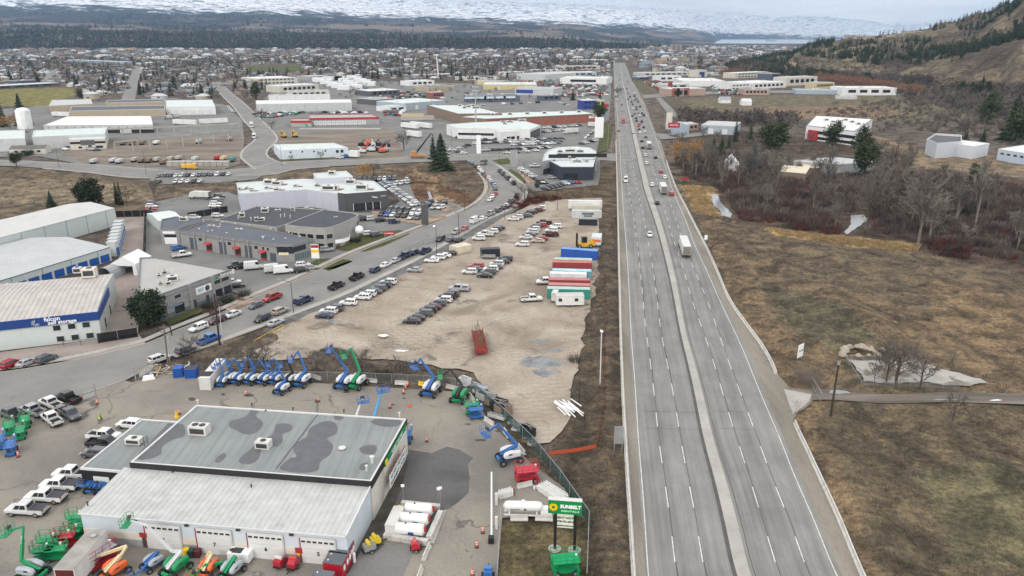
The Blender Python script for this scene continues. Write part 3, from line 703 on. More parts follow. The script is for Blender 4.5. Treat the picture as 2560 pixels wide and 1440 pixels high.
for i in rg(len(YS)-1):
 mb.prism([tuple(A[i]),tuple(B[i]),tuple(B[i+1]),tuple(A[i+1])],0.3,Z4+0.10)
mb.build('median_island',mcn,loc=(0,0,0),kind='structure')
stp('gutter_stain',HP['ml']+np.array([-0.55,0]),HP['ml']+np.array([-0.03,0]),m_seam,Z4+0.016)
stp('gutter_stain',HP['mr']+np.array([0.5,0]),HP['mr']+np.array([0.62,0]),m_seam,Z4+0.016)
def lane_line(name,key,w,dash=None,gap=None,z=Z5+0.02,off=0.0,mat=m_white):
 P=HP[key];root=None
 if dash is None:
  return stp(name,P+np.array([off-w/2,0]),P+np.array([off+w/2,0]),mat,z)
 ys=np.arange(60,1500,dash+gap);vs,fs=[],[]
 for y in ys:
  for(a,b)in((y,y+dash),):
   xa,xb=np.interp([a,b],P[:,1],P[:,0]);n=len(vs)
   vs+=[(xa-w/2,a,z),(xa+w/2,a,z),(xb+w/2,b,z),(xb-w/2,b,z)];fs.append((n,n+1,n+2,n+3))
 mb=MB();mb.add(vs,fs);o=mb.build(name,mat,loc=(0,0,0),kind='structure');return o
lane_line('edge_line','wl',0.16);lane_line('edge_line','wr',0.16)
for k in('d1','d2','da','db'):
 lane_line('lane_dashes',k,0.17,5.5,6.9)
 P=HP[k];wob=(fbm(P[:,1]/6,P[:,1]*0+ord(k[1]),5)-.5)*0.14
 w=0.05+0.12*fbm(P[:,1]/9,P[:,1]*0,8+ord(k[1]))+(0.28*np.clip(fbm(P[:,1]/25,P[:,1]*0,9)-.52,0,1)*3 if k in('d1','d2')else 0)
 c=P+np.stack([wob+0.12,wob*0],1)
 stp('tar_seam',c-np.stack([w/2,w*0],1),c+np.stack([w/2,w*0],1),m_seam,Z5)
for y in(128,121.5,158,240,300):
 for a,b in(('wl','ml'),('mr','db')):
  if rnd.random()<0.75:
   x0=np.interp(y,YS,HP[a][:,0]);x1=np.interp(y-.6,YS,HP[b][:,0])
   MB().add([(x0+1,y,Z5+.006),(x1,y-.6,Z5+.006),(x1,y-.66,Z5+.006),(x0+1,y-.07,Z5+.006)],[(0,3,2,1)]).build('tar_seam',m_seam,loc=(0,0,0),kind='structure')
m_barrier=M('barrier_concrete',(0.56,0.54,0.50),0.8,var=0.14,scale=1.2,stain=0.5)
def barrier(P,label,h=0.82):
 mb=MB();rings=[]
 for i in rg(len(P)):
  t=P[min(i+1,len(P)-1)]-P[max(i-1,0)];t=t/np.hypot(*t);nx,ny=t[1],-t[0]
  c=P[i]
  rings.append([(c[0]+nx*o,c[1]+ny*o,z)for o,z in((-.32,.3),(-.32,.5),(-.13,.75),(-.09,.38+h),(.09,.38+h),(.13,.75),(.32,.5),(.32,.3))])
 mb.loft(rings)
 return mb.build('concrete_barrier',m_barrier,loc=(P[0][0],P[0][1],0.3),label=label,cat='barrier')
ysel=YS
barrier(HP['bl'][YS<520],'long white concrete barrier between the highway and the brushy bank on its left')
gapA=G(1946,945).y;gapB=G(1982,1058).y
barrier(HP['br'][(YS>gapA)&(YS<430)],'concrete barrier on the right of the highway, beyond the gap at the dirt track')
barrier(HP['br'][YS<gapB],'concrete barrier right of the highway, on the near side of the dirt track gap')
sh_('turnoff_gravel',[(1905,900),(1945,945),(1975,975),(2030,985),(2030,1010),(1990,1035),(1982,1060),(2050,1200),(2020,1200),(1950,1030)],m_shoulder,Z4+0.03,0.5)
sh_('concrete_apron',[(1960,978),(2028,992),(2022,1008),(1980,1040)],mcn,Z5+0.05,0.3)
sh_('rental_yard',[(-600,1300),(-600,1120),(-200,1010),(0,955),(230,930),(330,960),(420,935),(560,950),(800,962),(1000,975),(1175,985),(1225,1060),(1330,1165),(1410,1225),(1448,1290),(1256,1300),(1244,1440),(1240,1750),(-600,1750)],m_yard,Z2+0.005)
sh_('dark_paving',[(1015,1128),(1080,1138),(1120,1122),(1150,1130),(1185,1150),(1172,1165),(1176,1200),(1172,1235),(1140,1265),(1115,1282),(1100,1330),(960,1345),(880,1420),(860,1440),(865,1392),(940,1260),(990,1180)],m_wet,Z3,0.35,step=1.2)
sh_('damp_strip',[(1012,1130),(1020,1165),(1000,1240),(960,1330),(900,1395),(870,1440),(855,1440),(872,1390),(930,1270),(985,1175)],m_damp,Z3+0.01,0.25,step=1.2)
sh_('concrete_pad',[(905,1378),(1045,1362),(1010,1440),(980,1500),(840,1500)],m_lot,Z3+0.02,0.2)
sh_('drive_kerb',[(1105,1284),(1118,1280),(1085,1366),(1062,1366)],mcn,Z3+0.1)
for(cx,cy_,w,h)in((622,993,13,4),(795,1008,9,4),(480,1002,11,5),(982,1016,7,3),(1010,1000,5,2),(560,990,8,3),(870,985,12,2.5),(1200,1105,14,3),(1050,990,5,3),(1170,1065,10,2),(1245,1083,10,2)):
 sh_('oil_stain',[(cx+w*cos(a)*ru(.6,1.2),cy_+h*sin(a)*ru(.6,1.2))for a in np.linspace(0,2*pi,11)[:-1]],m_damp,Z3+0.03,0.3,step=0.8)
for(cx,cy_,w,h)in((1345,907,60,16),(1365,935,38,12),(1350,858,22,6),(1390,880,20,6)):
 sh_('grey_gravel_patch',[(cx+w*cos(a)*ru(.6,1.2),cy_+h*sin(a)*ru(.6,1.2))for a in np.linspace(0,2*pi,15)[:-1]],m_bluegrav,Z2,1.0,step=1.5)
m_snow=M('old_snow',(0.78,0.78,0.78),0.7,var=0.05)
m_puddle,_n,_b=_nt('puddle_water',0.12,0,0.5);_b.inputs['Base Color'].default_value=(0.22,0.23,0.23,1)
for(cx,cy_,w,h,m_)in((958,849,13,3.5,m_snow),(1003,881,19,3.5,m_snow),(830,808,10,5,m_puddle),(2095,985,42,4.5,m_puddle),(2490,1005,15,2,m_snow),(2360,1005,30,2,m_puddle)):
 sh_('thin_ice',[(cx+w*cos(a)*ru(.5,1.2),cy_+h*sin(a)*ru(.5,1.2))for a in np.linspace(0,2*pi,13)[:-1]],m_,1.0 if m_ is m_snow and cx<960 else Z4,0.5,step=1.0)
sh_('old_slab',[(2122,905),(2170,902),(2290,905),(2370,930),(2460,950),(2480,965),(2400,968),(2330,962),(2150,955)],gmat('weathered_slab',[(.35,(.30,.28,.25)),(.65,(.44,.42,.39))],.12,2.5,.8,1.15,.3,.05,patch=[((.16,.135,.10),.14,.54,.60,.9)]),Z3,1.6,step=1.5)
sh_('creek',[(1778,486),(1795,488),(1800,505),(1812,520),(1830,535),(1824,552),(1808,552),(1800,530),(1782,510)],m_puddle,0.3,0.6)
sh_('creek',[(2128,540),(2160,538),(2168,552),(2135,575),(2118,588),(2108,582),(2128,562)],m_puddle,0.3,0.6)
sh_('creek',[(1068,480),(1074,481),(1082,498),(1108,512),(1098,514),(1074,500)],m_puddle,Z1,0.3)
for poly in([(820,622),(865,600),(905,584),(1000,578),(1026,582),(1020,590),(962,617),(915,632),(858,630)],[(772,660),(800,650),(845,648),(882,656),(840,674),(815,678)],[(815,676),(875,655),(880,658),(822,681)],[(408,806),(500,770),(508,782),(425,816)],[(590,755),(632,735),(645,742),(600,765)],[(1507,310),(1530,307),(1529,345),(1519,378),(1490,384),(1500,360)],[(1232,402),(1268,397),(1285,410),(1250,414)],[(1263,430),(1278,424),(1330,458),(1300,462)],[(700,400),(860,392),(868,396),(705,406)]):
 sh_('lawn',poly,m_lawn,Z2+0.05,0.25,step=2)
for poly in([(1030,560),(1060,545),(1120,535),(1112,548),(1060,565)],[(1080,508),(1120,515),(1135,528),(1115,532),(1085,522)],[(1290,425),(1330,440),(1350,462),(1320,462)],[(560,775),(620,748),(650,752),(580,782)],[(930,530),(985,528),(1075,552),(1060,566),(930,545)]):
 sh_('mulch_bed',poly,m_bark,Z2+0.07+len(poly)*.006+poly[0][0]*1e-5,0.4,step=1.5)
 # = buildings
GZ=0.40
def g(px,py):return G(px,py,GZ)
def GL(px,py,y0=300,y1=4000):
 """point of the land (hills included) seen at that pixel"""
 ys=np.linspace(y0,y1,1500);v=(py-720.0)/FPX
 t=ys/(CP-v*SP);X=(px-1280)/FPX*t;Zr=CAMH-t*(SP+v*CP)
 hit=np.nonzero(land(X,ys)>=Zr)[0]
 i=hit[0]if len(hit)else -1
 return V3((X[i],ys[i],float(land(X[i:i+1]if i>=0 else X[-1:],ys[i:i+1]if i>=0 else ys[-1:])[0])))
PAL=dict(white=(0.74,0.74,0.73),cream=(0.60,0.57,0.50),tan=(0.42,0.36,0.26),grey=(0.36,0.36,0.36),lgrey=(0.52,0.53,0.53),dgrey=(0.11,0.115,0.125),bluegrey=(0.36,0.42,0.48),navygrey=(0.10,0.12,0.16),brick=(0.32,0.11,0.08),brown=(0.23,0.165,0.125),yellow=(0.58,0.48,0.27),royal=(0.035,0.06,0.28),pinktan=(0.42,0.30,0.25),brownroof=(0.20,0.16,0.14),red=(0.42,0.03,0.04),orange=(0.62,0.38,0.18),palegreen=(0.62,0.68,0.66),paleblue=(0.62,0.68,0.73),concrete=(0.42,0.40,0.37),black=(0.02,0.02,0.022),beige=(0.45,0.40,0.34),silver=(0.45,0.46,0.47))
def wmat(c):return M('wall_'+c,PAL[c],0.75,var=0.07,scale=0.35,stain=0.25)
def rmat(c):return M('roof_'+c,tuple(x*0.92 for x in PAL[c]),0.8,var=0.10,scale=0.25)
mgl=M('dark_window_glass',(0.025,0.03,0.035),0.12,var=0.3,scale=0.8,spec=0.6)
m_frame=M('window_frame',(0.55,0.55,0.54),0.5,var=0.05)
mtm=M('pale_trim',(0.62,0.62,0.61),0.6,var=0.05)
m_door=M('door_white',(0.66,0.66,0.65),0.5,var=0.05)
mbk=M('black_trim',(0.018,0.018,0.02),0.5,var=0.2)
mmt=M('galvanised_metal',(0.42,0.43,0.44),0.45,0.6,var=0.12)
m_hvac=M('rooftop_unit_paint',(0.62,0.61,0.57),0.55,var=0.08,stain=0.3)
class B:
 """one building: an Empty with wall, roof, parapet, windows, doors as parts"""
 def __init__(s,name,label,foot,h,wall,roof,par=0.35,cap=None,cat='building',group=None,z0=0.15,overhang=0.0):
  n=len(foot);a=sum(foot[i][0]*foot[(i+1)%n][1]-foot[(i+1)%n][0]*foot[i][1]for i in rg(n))
  s.rev=a<0
  P=[V3((p[0],p[1],0))for p in foot]
  if s.rev:P=P[::-1]
  s.P=P;s.h=h;s.c=sum(P,V3())/n;s.z0=z0
  s.root=em(name,(s.c.x,s.c.y,z0),0,label,cat,group)
  s.idx=(lambda i:(n-1-i))if s.rev else(lambda i:i)
  mb=MB();mb.prism([(p.x,p.y)for p in P],z0,h,top=False);mb.build('wall',wall,s.root)
  t=0.28
  I=s.inset(t)if par>0 else P
  if overhang:I=s.inset(-overhang)
  MB().add([(p.x,p.y,h-par if par>0 else h+0.04)for p in I],[tuple(rg(n))]).build('roof',roof,s.root)
  if par>0:
   mb=MB();O=s.inset(-0.03);J=s.inset(t)
   for i in rg(n):
    j=(i+1)%n
    mb.add([(O[i].x,O[i].y,h-0.3),(O[j].x,O[j].y,h-0.3),(O[j].x,O[j].y,h+.02),(O[i].x,O[i].y,h+.02),(J[i].x,J[i].y,h+.02),(J[j].x,J[j].y,h+.02),(J[j].x,J[j].y,h-par),(J[i].x,J[i].y,h-par)],[(0,1,2,3),(3,2,5,4),(4,5,6,7)])
   mb.build('parapet',cap or mtm,s.root)
 def inset(s,t):
  n=len(s.P);out=[]
  for i in rg(n):
   a,b,c=s.P[i-1],s.P[i],s.P[(i+1)%n]
   d0=(b-a).normalized();d1=(c-b).normalized()
   n0=V3((-d0.y,d0.x,0));n1=V3((-d1.y,d1.x,0));m=n0+n1
   k=m.dot(n0)
   out.append(b+m*(t/k if abs(k)>0.2 else 0))
  return out
 def face(s,i):
  """edge i of the footprint as given: left end, right end seen from outside, normal, length"""
  n=len(s.P)
  if s.rev:k=(n-2-i)%n
  else:k=i%n
  a,b=s.P[k],s.P[(k+1)%n]
  d=(b-a).normalized()
  return a,b,V3((d.y,-d.x,0)),(b-a).length
 def put(s,name,i,u,z,w,h,mat,d=0.08,proud=0.0,parent=None,off=None):
  a,b,nn,L=s.face(i);dr=(b-a)/L
  c=a+dr*(u*L if off is None else off)+nn*(d/2+proud);c.z=z
  return pc(name,c,(w,d,h),mat,parent or s.root,atan2(dr.y,dr.x))
 def windows(s,i,n,z,w,h,u0=0.08,u1=0.92,mat=None,frame=True):
  for k in rg(n):
   u=u0+(u1-u0)*(k+0.5)/n
   if frame:
    f=s.put('window',i,u,z,w+.2,h+.2,m_frame,0.06)
    s.put('pane',i,u,z,w,h,mat or mgl,0.09,parent=f)
   else:s.put('window',i,u,z,w,h,mat or mgl,0.07)
 def unit(s,x,y,d,rz=0,name='rooftop_unit',mat=None,z=None,fans=1):
  """machine on the roof at pixel (x,y)"""
  z=(s.h-0.35)if z is None else z
  p=G(x,y,z);mb=MB()
  mb.box((p.x,p.y,z+.15+d[2]/2),(d[0],d[1],d[2]),rz,0);mb.box((p.x,p.y,z+.07),(d[0]*.9,d[1]*.9,.16),rz,1)
  for k in rg(fans):
   q=(k-(fans-1)/2)*d[0]*.4
   mb.lathe((p.x+q*cos(rz),p.y+q*sin(rz),z+.15+d[2]),[(d[1]*.3,0),(d[1]*.3,.08),(d[1]*.22,.09)],10,2)
  mb.box((p.x+sin(rz)*(d[1]/2+.01),p.y-cos(rz)*(d[1]/2+.01),z+.15+d[2]*.5),(d[0]*.8,.03,d[2]*.6),rz,2)
  return mb.build(name,[mat or m_hvac,mmt,mdg],s.root)
 def pipe(s,x,y,r=0.12,h=0.8,mat=None,name='vent_pipe',z=None):
  z=(s.h-0.35)if z is None else z
  p=G(x,y,z);mb=MB();mb.lathe((p.x,p.y,z),[(r,0),(r,h),(r*1.7,h),(r*1.7,h+.12),(r*.6,h+.2)],10)
  return mb.build(name,mat or m_hvac,s.root)
mdg=M('dark_grille',(0.05,0.05,0.052),0.6,var=0.2)
RH=rad(-HW)
def front(px0,py0,px1,py1,depth,h=None,perp=True,z=GZ):
 a=G(px0,py0,z);b=G(px1,py1,z);d=(b-a);d.z=0;L=d.length;d/=L
 n=V3((-d.y,d.x,0))
 if n.y<0:n=-n
 return[a,b,b+n*depth,a+n*depth]
 # - rental building (bottom left)
m_flatroof=None
def _flat():
 m,nt,b=_nt('patched_grey_membrane',0.7,0,0.3)
 p=posn(nt,(1,1,1),rad(HW))
 st=noise(nt,posn(nt,(1.4,0.05,1),rad(HW)),1.0,4,0.6)
 f=noise(nt,p,0.12,5,0.6)
 c=ramp(nt,f,[(0.3,(0.215,0.23,0.228)),(0.7,(0.275,0.29,0.285))])
 c=mixn(nt,'MULTIPLY',1.0,c,ramp(nt,st,[(0.35,0.84),(0.6,1.04)]))
 LN(nt,c,b.inputs['Base Color']);return m
m_flatroof=_flat()
m_patch=M('dark_roof_coating',(0.115,0.117,0.125),0.6,var=0.12,scale=0.6)
m_cor=M('weathered_white_metal',(0.52,0.525,0.51),0.5,0.2,var=0.10,scale=0.5,stain=0.35)
m_corw=M('pale_blue_white_siding',(0.58,0.63,0.68),0.5,var=0.05,scale=0.4)
m_stucco=M('stained_cream_stucco',(0.62,0.59,0.52),0.85,var=0.10,scale=0.3,stain=0.6)
H1,H0,HA=6.9,5.3,4.1
rt=[G(323,1160,H1),G(928,1198+6,H1),G(1014,1047,H1),G(483,1010,H1)]
ax=V3((cos(RH),sin(RH),0));ay=V3((-sin(RH),cos(RH),0))
o_=G(928,1203,H1);L1=(o_-G(323,1158,H1)).dot(ax);D1=(G(1014,1047,H1)-o_).dot(ay)
mainP=[o_-ax*L1,o_,o_+ay*D1,o_-ax*L1+ay*D1]
main=B('rental_building','long flat-roofed rental shop with dark roof patches, ribbed white shed roof and numbered garage doors',mainP,H1,m_stucco,m_flatroof,par=0.18,cap=mtm)
for i,nm in((0,'fascia'),(1,'fascia')):
 a,b,nn,L=main.face(i)
 main.put('fascia',i,0.5,H1-0.55,L+0.1,1.15,mbk,0.12)
def blob_px(pts,z,name,mat,parent):
 P=[G(x,y,z)for x,y in pts]
 P=[V3(p)for p in map(lambda q:(q[0],q[1],z),rsm(P+[P[0]],len(P)*4)[:-1])]
 MB().add([(p.x,p.y,z)for p in P],[tuple(rg(len(P)))]).build(name,mat,parent)
zr=H1-0.18+0.02
for pts in([(628,1021),(648,1022),(640,1040),(657,1056),(648,1075),(630,1085),(608,1084),(590,1075),(573,1066),(578,1052),(604,1045),(620,1036)],[(690,1060),(712,1058),(730,1064),(727,1077),(707,1084),(706,1105),(690,1117),(672,1108),(655,1120),(645,1148),(625,1160),(598,1156),(605,1140),(625,1124),(655,1100),(680,1086)],[(800,1056),(825,1052),(843,1064),(840,1084),(818,1096),(832,1112),(826,1135),(800,1155),(795,1175),(760,1182),(700,1172),(725,1145),(742,1142),(733,1126),(740,1108),(766,1092),(775,1070)],[(835,1038),(850,1040),(860,1044),(848,1050),(836,1048)],[(925,1054),(945,1046),(975,1046),(1003,1053),(995,1064),(970,1067),(940,1062)],[(898,1120),(915,1113),(938,1113),(942,1125),(932,1136),(905,1132)],[(902,1160),(918,1156),(920,1166),(905,1176),(898,1172)],[(420,1058),(455,1060),(462,1068),(460,1090),(430,1100),(405,1118),(402,1135),(370,1148),(345,1148),(350,1130),(380,1100)],[(540,1145),(560,1132),(565,1140),(550,1155),(538,1156)]):
 blob_px(pts,zr,'roof_coating',m_patch,main.root)
a_,b_=G(795,1035,zr+.01),G(690,1172,zr+.01)
MB().beam(a_,b_,0.12,0.04).build('roof_seam',mdg,main.root)
main.unit(500,1085,(3.0,1.7,1.5),RH,fans=2);main.unit(660,1120,(2.2,1.5,1.2),RH)
main.pipe(856,1125,0.35,0.35);main.pipe(931,1160,0.22,1.2);main.pipe(917,1180,0.14,1.0);main.pipe(999,1045,0.12,0.9);main.pipe(630,1017,.1,.5,mdg);main.pipe(733,1026,.1,.4,mdg);main.pipe(860,1032,.1,.5,mdg)
main.pipe(495,1008,0.12,.5);main.pipe(665,1030,.1,.25,mdg)
a,b,nn,L=main.face(1)
m_green=M('sign_green',(0.0,0.23,0.055),0.45,var=0.05);m_yel=M('sign_yellow',(0.85,0.55,0.02),0.45,var=0.05);mwl=M('letter_white',(0.85,0.85,0.85),0.5,var=0.02)
s_=main.put('sign_band',1,0.62,H1-0.75,L*0.62,0.95,m_green,0.14,0.12)
main.put('lit_strip',1,0.66,H1-1.35,L*0.5,0.35,mwl,0.12,0.12)
p_=a+(b-a)*0.34+nn*0.32;p_.z=H1-.75
MB().tube(p_-nn*.05,p_+nn*.05,0.55,n=12).build('sun_emblem',m_yel,main.root)
ltr('SUNBELT RENTALS',(a+(b-a)*0.66+nn*0.28)+V3((0,0,H1-.75)),(b-a),(0,0,1),0.75,mwl,main.root)
bn=em('banner_sign',tuple((a+(b-a)*0.55+nn*1.1)+V3((0,0,0.5))),0,'white banner reading equipment and tools fixed to the cream end wall of the rental shop','sign')
bdir=(b-a).normalized()
c0=a+(b-a)*0.53+nn*0.9;c0.z=3.3
pc('board',c0,(8.6,0.12,2.3),mwl,bn,atan2(bdir.y,bdir.x));pc('top_edge',c0+V3((0,0,1.2)),(8.6,.14,.1),M('rust_red',(0.3,.06,.04),.7),bn,atan2(bdir.y,bdir.x))
for k in(-3.5,0,3.5):
 q=c0+bdir*k;MB().beam(q-nn*.9,q-nn*.05,.08).build('bracket',mmt,bn)
m_dgreen=M('letter_dark_green',(0.0,0.12,0.06),0.5);m_blk=M('letter_black',(0.012,0.012,0.014),0.5)
ltr('HI-WAY RENTALS',c0+nn*.07+V3((0,0,.45)),bdir,(0,0,1),1.0,m_dgreen,bn);ltr('EQUIPMENT & TOOLS',c0+nn*.07-V3((0,0,.6)),bdir,(0,0,1),0.82,m_blk,bn)
fr_l=G(205,1272,H0);fr_r=G(866,1335,H0)
D0=(o_-fr_r).dot(ay);xl=(fr_l-o_).dot(ax);xr=(fr_r-o_).dot(ax)
q0=o_+ax*xl-ay*D0;q1=o_+ax*xr-ay*D0;q2=o_+ax*xr-ay*0.05;q3=o_+ax*xl-ay*0.05
HB=6.0
for _q in(q0,q1,q2,q3):_q.z=0
low=em('garage_wing',((q0+q1+q2+q3)/4).xy.to_3d(),0,None,None);low.parent=main.root;low.matrix_parent_inverse=W(main.root).inverted()
mb=MB()
for(p,q,zp,zq,mi)in((q0,q1,H0,H0,0),(q1,q2,H0,HB,1),(q3,q0,HB,H0,1)):
 mb.add([(p.x,p.y,.15),(q.x,q.y,.15),(q.x,q.y,zq-.05),(p.x,p.y,zp-.05)],[(0,1,2,3)],mi)
mb.build('wall',[m_corw,m_corw],low,loc=None)
npan=46;wd=(q1-q0).length
for k in rg(npan):
 u0,u1=k/npan,(k+1)/npan
 p0=q0-ay*.35+(q1-q0)*u0;p1=q0-ay*.35+(q1-q0)*(u1-.0006);p2=q3+(q2-q3)*(u1-.0006);p3=q3+(q2-q3)*u0
 dz=ru(0,.012);lip=0.05
 e=(q1-q0).normalized()*0.09
 mb=MB()
 mb.add([(p0.x,p0.y,H0-.1+dz),(p1.x,p1.y,H0-.1+dz),(p2.x,p2.y,HB+dz),(p3.x,p3.y,HB+dz)],[(0,1,2,3)])
 mb.add([(p0.x,p0.y,H0-.1+lip),(p0.x+e.x,p0.y+e.y,H0-.1+lip),(p3.x+e.x,p3.y+e.y,HB+lip),(p3.x,p3.y,HB+lip)],[(0,1,2,3)])
 mb.add([(p0.x+e.x,p0.y+e.y,H0-.1+lip),(p0.x+e.x,p0.y+e.y,H0-.1+dz),(p3.x+e.x,p3.y+e.y,HB+dz),(p3.x+e.x,p3.y+e.y,HB+lip)],[(0,1,2,3)])
 mb.add([(p0.x,p0.y,H0-.1+lip),(p3.x,p3.y,HB+lip),(p3.x,p3.y,HB+dz-.02),(p0.x,p0.y,H0-.1+dz-.02)],[(0,1,2,3)])
 mb.build('roof_panel',m_cor,low)
MB().beam(q0-ay*.42+V3((0,0,H0-.18)),q1-ay*.42+V3((0,0,H0-.18)),0.16,0.18).build('gutter',mtm,low)
MB().beam(q1+ax*.06-ay*.3+V3((0,0,H0-.02)),q2+ax*.06+V3((0,0,HB+.06)),0.22,0.22).build('roof_edge',mtm,low)
for(x,y)in((432,1187),(629,1222),(220,1265)):main.pipe(x,y,.09,.55,mdg,z=H0+.3)
fdir=(q1-q0).normalized();fn=-ay
def fput(name,s,z,w,h,mat,d=0.08,proud=0,parent=None):
 c=q0+fdir*s+fn*(proud+d/2);c.z=z
 return pc(name,c,(w,d,h),mat,parent or low,atan2(fdir.y,fdir.x))
m_block=M('grey_painted_block',(0.33,0.33,0.34),0.85,var=0.12,stain=0.4);m_creamw=M('cream_panel',(0.68,0.62,0.54),0.7,var=0.06)
m_redt=M('red_door_trim',(0.36,0.03,0.03),0.6)
def fx(px,py,z):
 p=G(px,py,z);return(p-q0).dot(fdir)
fput('block_base',wd/2,0.75,wd,1.3,m_block,0.10)
fput('cream_panel',wd/2,1.95,wd,1.1,m_creamw,0.05)
for k,(xa,xb,num)in en(((366,450,'8'),(494,578,'7'),(622,707,'6'),(754,838,'5'))):
 s0,s1=fx(xa,1315+(xa-494)*.09,4.2),fx(xb,1318+(xb-494)*.09,4.2);w=s1-s0;sc_=(s0+s1)/2
 dr=fput('garage_door',sc_,2.25,w,3.9,m_door,0.05,0.12)
 for j in rg(5):fput('door_panel',sc_,0.32+.78*(j+.5),w-.04,0.75,m_door,0.05,0.17,dr)
 for j in rg(6):fput('pane',s0+w*(j+.5)/6,3.72,w/6*.68,0.27,mgl,0.03,0.22,dr)
 fput('door_post',s0-.1,2.3,.1,4.0,m_redt,.12,.12);fput('door_post',s1+.1,2.3,.1,4.0,mtm,.12,.12);fput('lintel',sc_,4.3,w+.3,.16,mtm,.1,.12)
 fput('wall_lamp',s0-w*.25,4.6,.5,.3,mdg,.3,.05)
 c=q0+fdir*sc_+fn*.235;c.z=1.9
 ltr(num,c,fdir,(0,0,1),0.85,m_blk,dr,bold=.02)
fput('side_door',fx(355,1352,2),1.25,1.0,2.1,mdg,.08,.1);fput('red_notice',fx(357,1346,2),2.4,1.1,.7,m_redt,.05,.2)
fput('red_notice',fx(747,1380,2),2.2,1.0,.8,m_redt,.05,.2);fput('yellow_notice',fx(746,1391,1.4),1.6,.4,.4,m_yel,.05,.26)
main_label=None
an=[G(200,1170,HA),G(303,1178,HA),G(433,1052,HA),G(350,1047,HA)]
oa=G(200,1170,HA);wa=(mainP[0]-oa).dot(ax)-.02;da=(G(350,1047,HA)-oa).dot(ay)
anx=B('rental_annex','low grey-roofed annex with a dark end wall on the left of the rental shop',[oa,oa+ax*wa,oa+ax*wa+ay*da,oa+ay*da],HA,mbk,m_flatroof,par=0.14)
anx.unit(338,1108,(2.6,1.5,.9),RH,z=HA-.1)
anx.put('door',0,0.33,1.5,2.6,2.7,mtm,.06)
p=G(362,1118,HA)
for k in(0,.6):
 mb=MB();
 for t in rg(6):mb.beam(p+V3((k,0,t*.35)),p+V3((k,0,t*.35+.36)),.06)
 mb.build('roof_ladder_rail',mdg,anx.root)
 # - self storage, front building
m_mint=M('pale_mint_siding',(0.55,0.60,0.58),0.5,var=0.04,scale=0.5);m_bluesign=M('deep_blue_band',(0.012,0.05,0.21),0.45,var=0.06)
m_ribroof=M('beige_ribbed_roof',(0.50,0.465,0.43),0.6,0.1,var=0.10,scale=0.25,stain=0.3)
HF=6.8
fr=G(243,780,HF);bk=G(265,687,HF);fl=G(0,806,HF)
fd=(fr-fl).normalized();fd.z=0;fd.normalize();fb=V3((-fd.y,fd.x,0));
if fb.y<0:fb=-fb
Lf=62.0;Df=(bk-fr).dot(fb)
c0=fr-fd*Lf
FP=[c0,fr,fr+fb*Df,c0+fb*Df]
fal=B('self_storage_office','two-storey self storage office with a wide blue sign band and beige ribbed roof',FP,HF,m_mint,m_ribroof,par=0)
HRg=HF+1.1;npf=54
for side in(0,1):
 for k in rg(npf):
  u0=k/npf*Lf;u1=(k+.985)/npf*Lf
  pa,pb=FP[0]+fd*u0,FP[0]+fd*u1
  if side:pa,pb=pa+fb*Df,pb+fb*Df
  ma,mb_=FP[0]+fd*u0+fb*Df*.52,FP[0]+fd*u1+fb*Df*.52
  m_=MB();s=-1 if side==0 else 1
  r=[(pa.x,pa.y,HF+.1),(pb.x,pb.y,HF+.1),(mb_.x,mb_.y,HRg),(ma.x,ma.y,HRg)]
  m_.add(r,[(0,1,2,3)if side==0 else(3,2,1,0)])
  e=fd*.12
  m_.add([(pa.x,pa.y,HF+.19),(pa.x+e.x,pa.y+e.y,HF+.19),(ma.x+e.x,ma.y+e.y,HRg+.09),(ma.x,ma.y,HRg+.09)],[(0,1,2,3)if side==0 else(3,2,1,0)])
  m_.add([(pa.x+e.x,pa.y+e.y,HF+.19),(pa.x+e.x,pa.y+e.y,HF+.1),(ma.x+e.x,ma.y+e.y,HRg),(ma.x+e.x,ma.y+e.y,HRg+.09)],[(0,1,2,3)])
  m_.build('roof_panel',m_ribroof,fal.root)
MB().add([tuple(FP[1].xy)+(HF,),tuple(FP[2].xy)+(HF,),tuple((FP[1]+fb*Df*.52).xy)+(HRg+.05,)],[(0,1,2)]).build('gable',m_mint,fal.root)
fal.put('sign_band',0,0.5,HF-0.85,Lf+.5,1.95,m_bluesign,0.3)
fal.put('sign_band',1,0.30,HF-0.85,Df*.6,1.95,m_bluesign,0.3)
a,b,nn,L=fal.face(0)
def fz(px,py,z):return(G(px,py,z)-a).dot(fd)
t0=fz(100,804,HF-1);t1=fz(189,797,HF-1)
c=a+fd*(t0+(t1-t0)*.36)+nn*.32;c.z=HF-.42
ltr('falcon',c,fd,(0,0,1),1.35,mwl,fal.root,bold=.03)
c=a+fd*(t0+(t1-t0)*.62)+nn*.32;c.z=HF-1.33
ltr('self storage',c,fd,(0,0,1),1.25,mwl,fal.root,bold=.03)
for k in rg(8):
 an_=k*pi/7*1.3+.5;cc=a+fd*(t0-.75)+nn*.36;cc.z=HF-1.0
 MB().beam(cc+fd*cos(an_+1.2)*.25+V3((0,0,sin(an_+1.2)*.25)),cc+fd*cos(an_+1.2)*.85+V3((0,0,sin(an_+1.2)*.85)),.16,.06).build('logo_ray',mwl,fal.root)
for(x,y,z)in((144,816,4),(181,812,4),(217,808,4)):
 f=fal.put('window',0,0,4.05,1.75,1.5,m_frame,.08,off=fz(x,y,4.05));fal.put('pane',0,0,4.05,1.45,1.2,mgl,.12,off=fz(x,y,4.05),parent=f)
for(x,y)in((150,850),(187,845),(224,841)):
 f=fal.put('window',0,0,1.35,1.75,1.5,m_frame,.08,off=fz(x,y,1.35));fal.put('pane',0,0,1.35,1.45,1.2,mgl,.12,off=fz(x,y,1.35),parent=f)
for u,h_ in((.25,2.4),(.55,2.6)):fal.put('door',1,u,1.35,1.1,h_,mdg,.1)
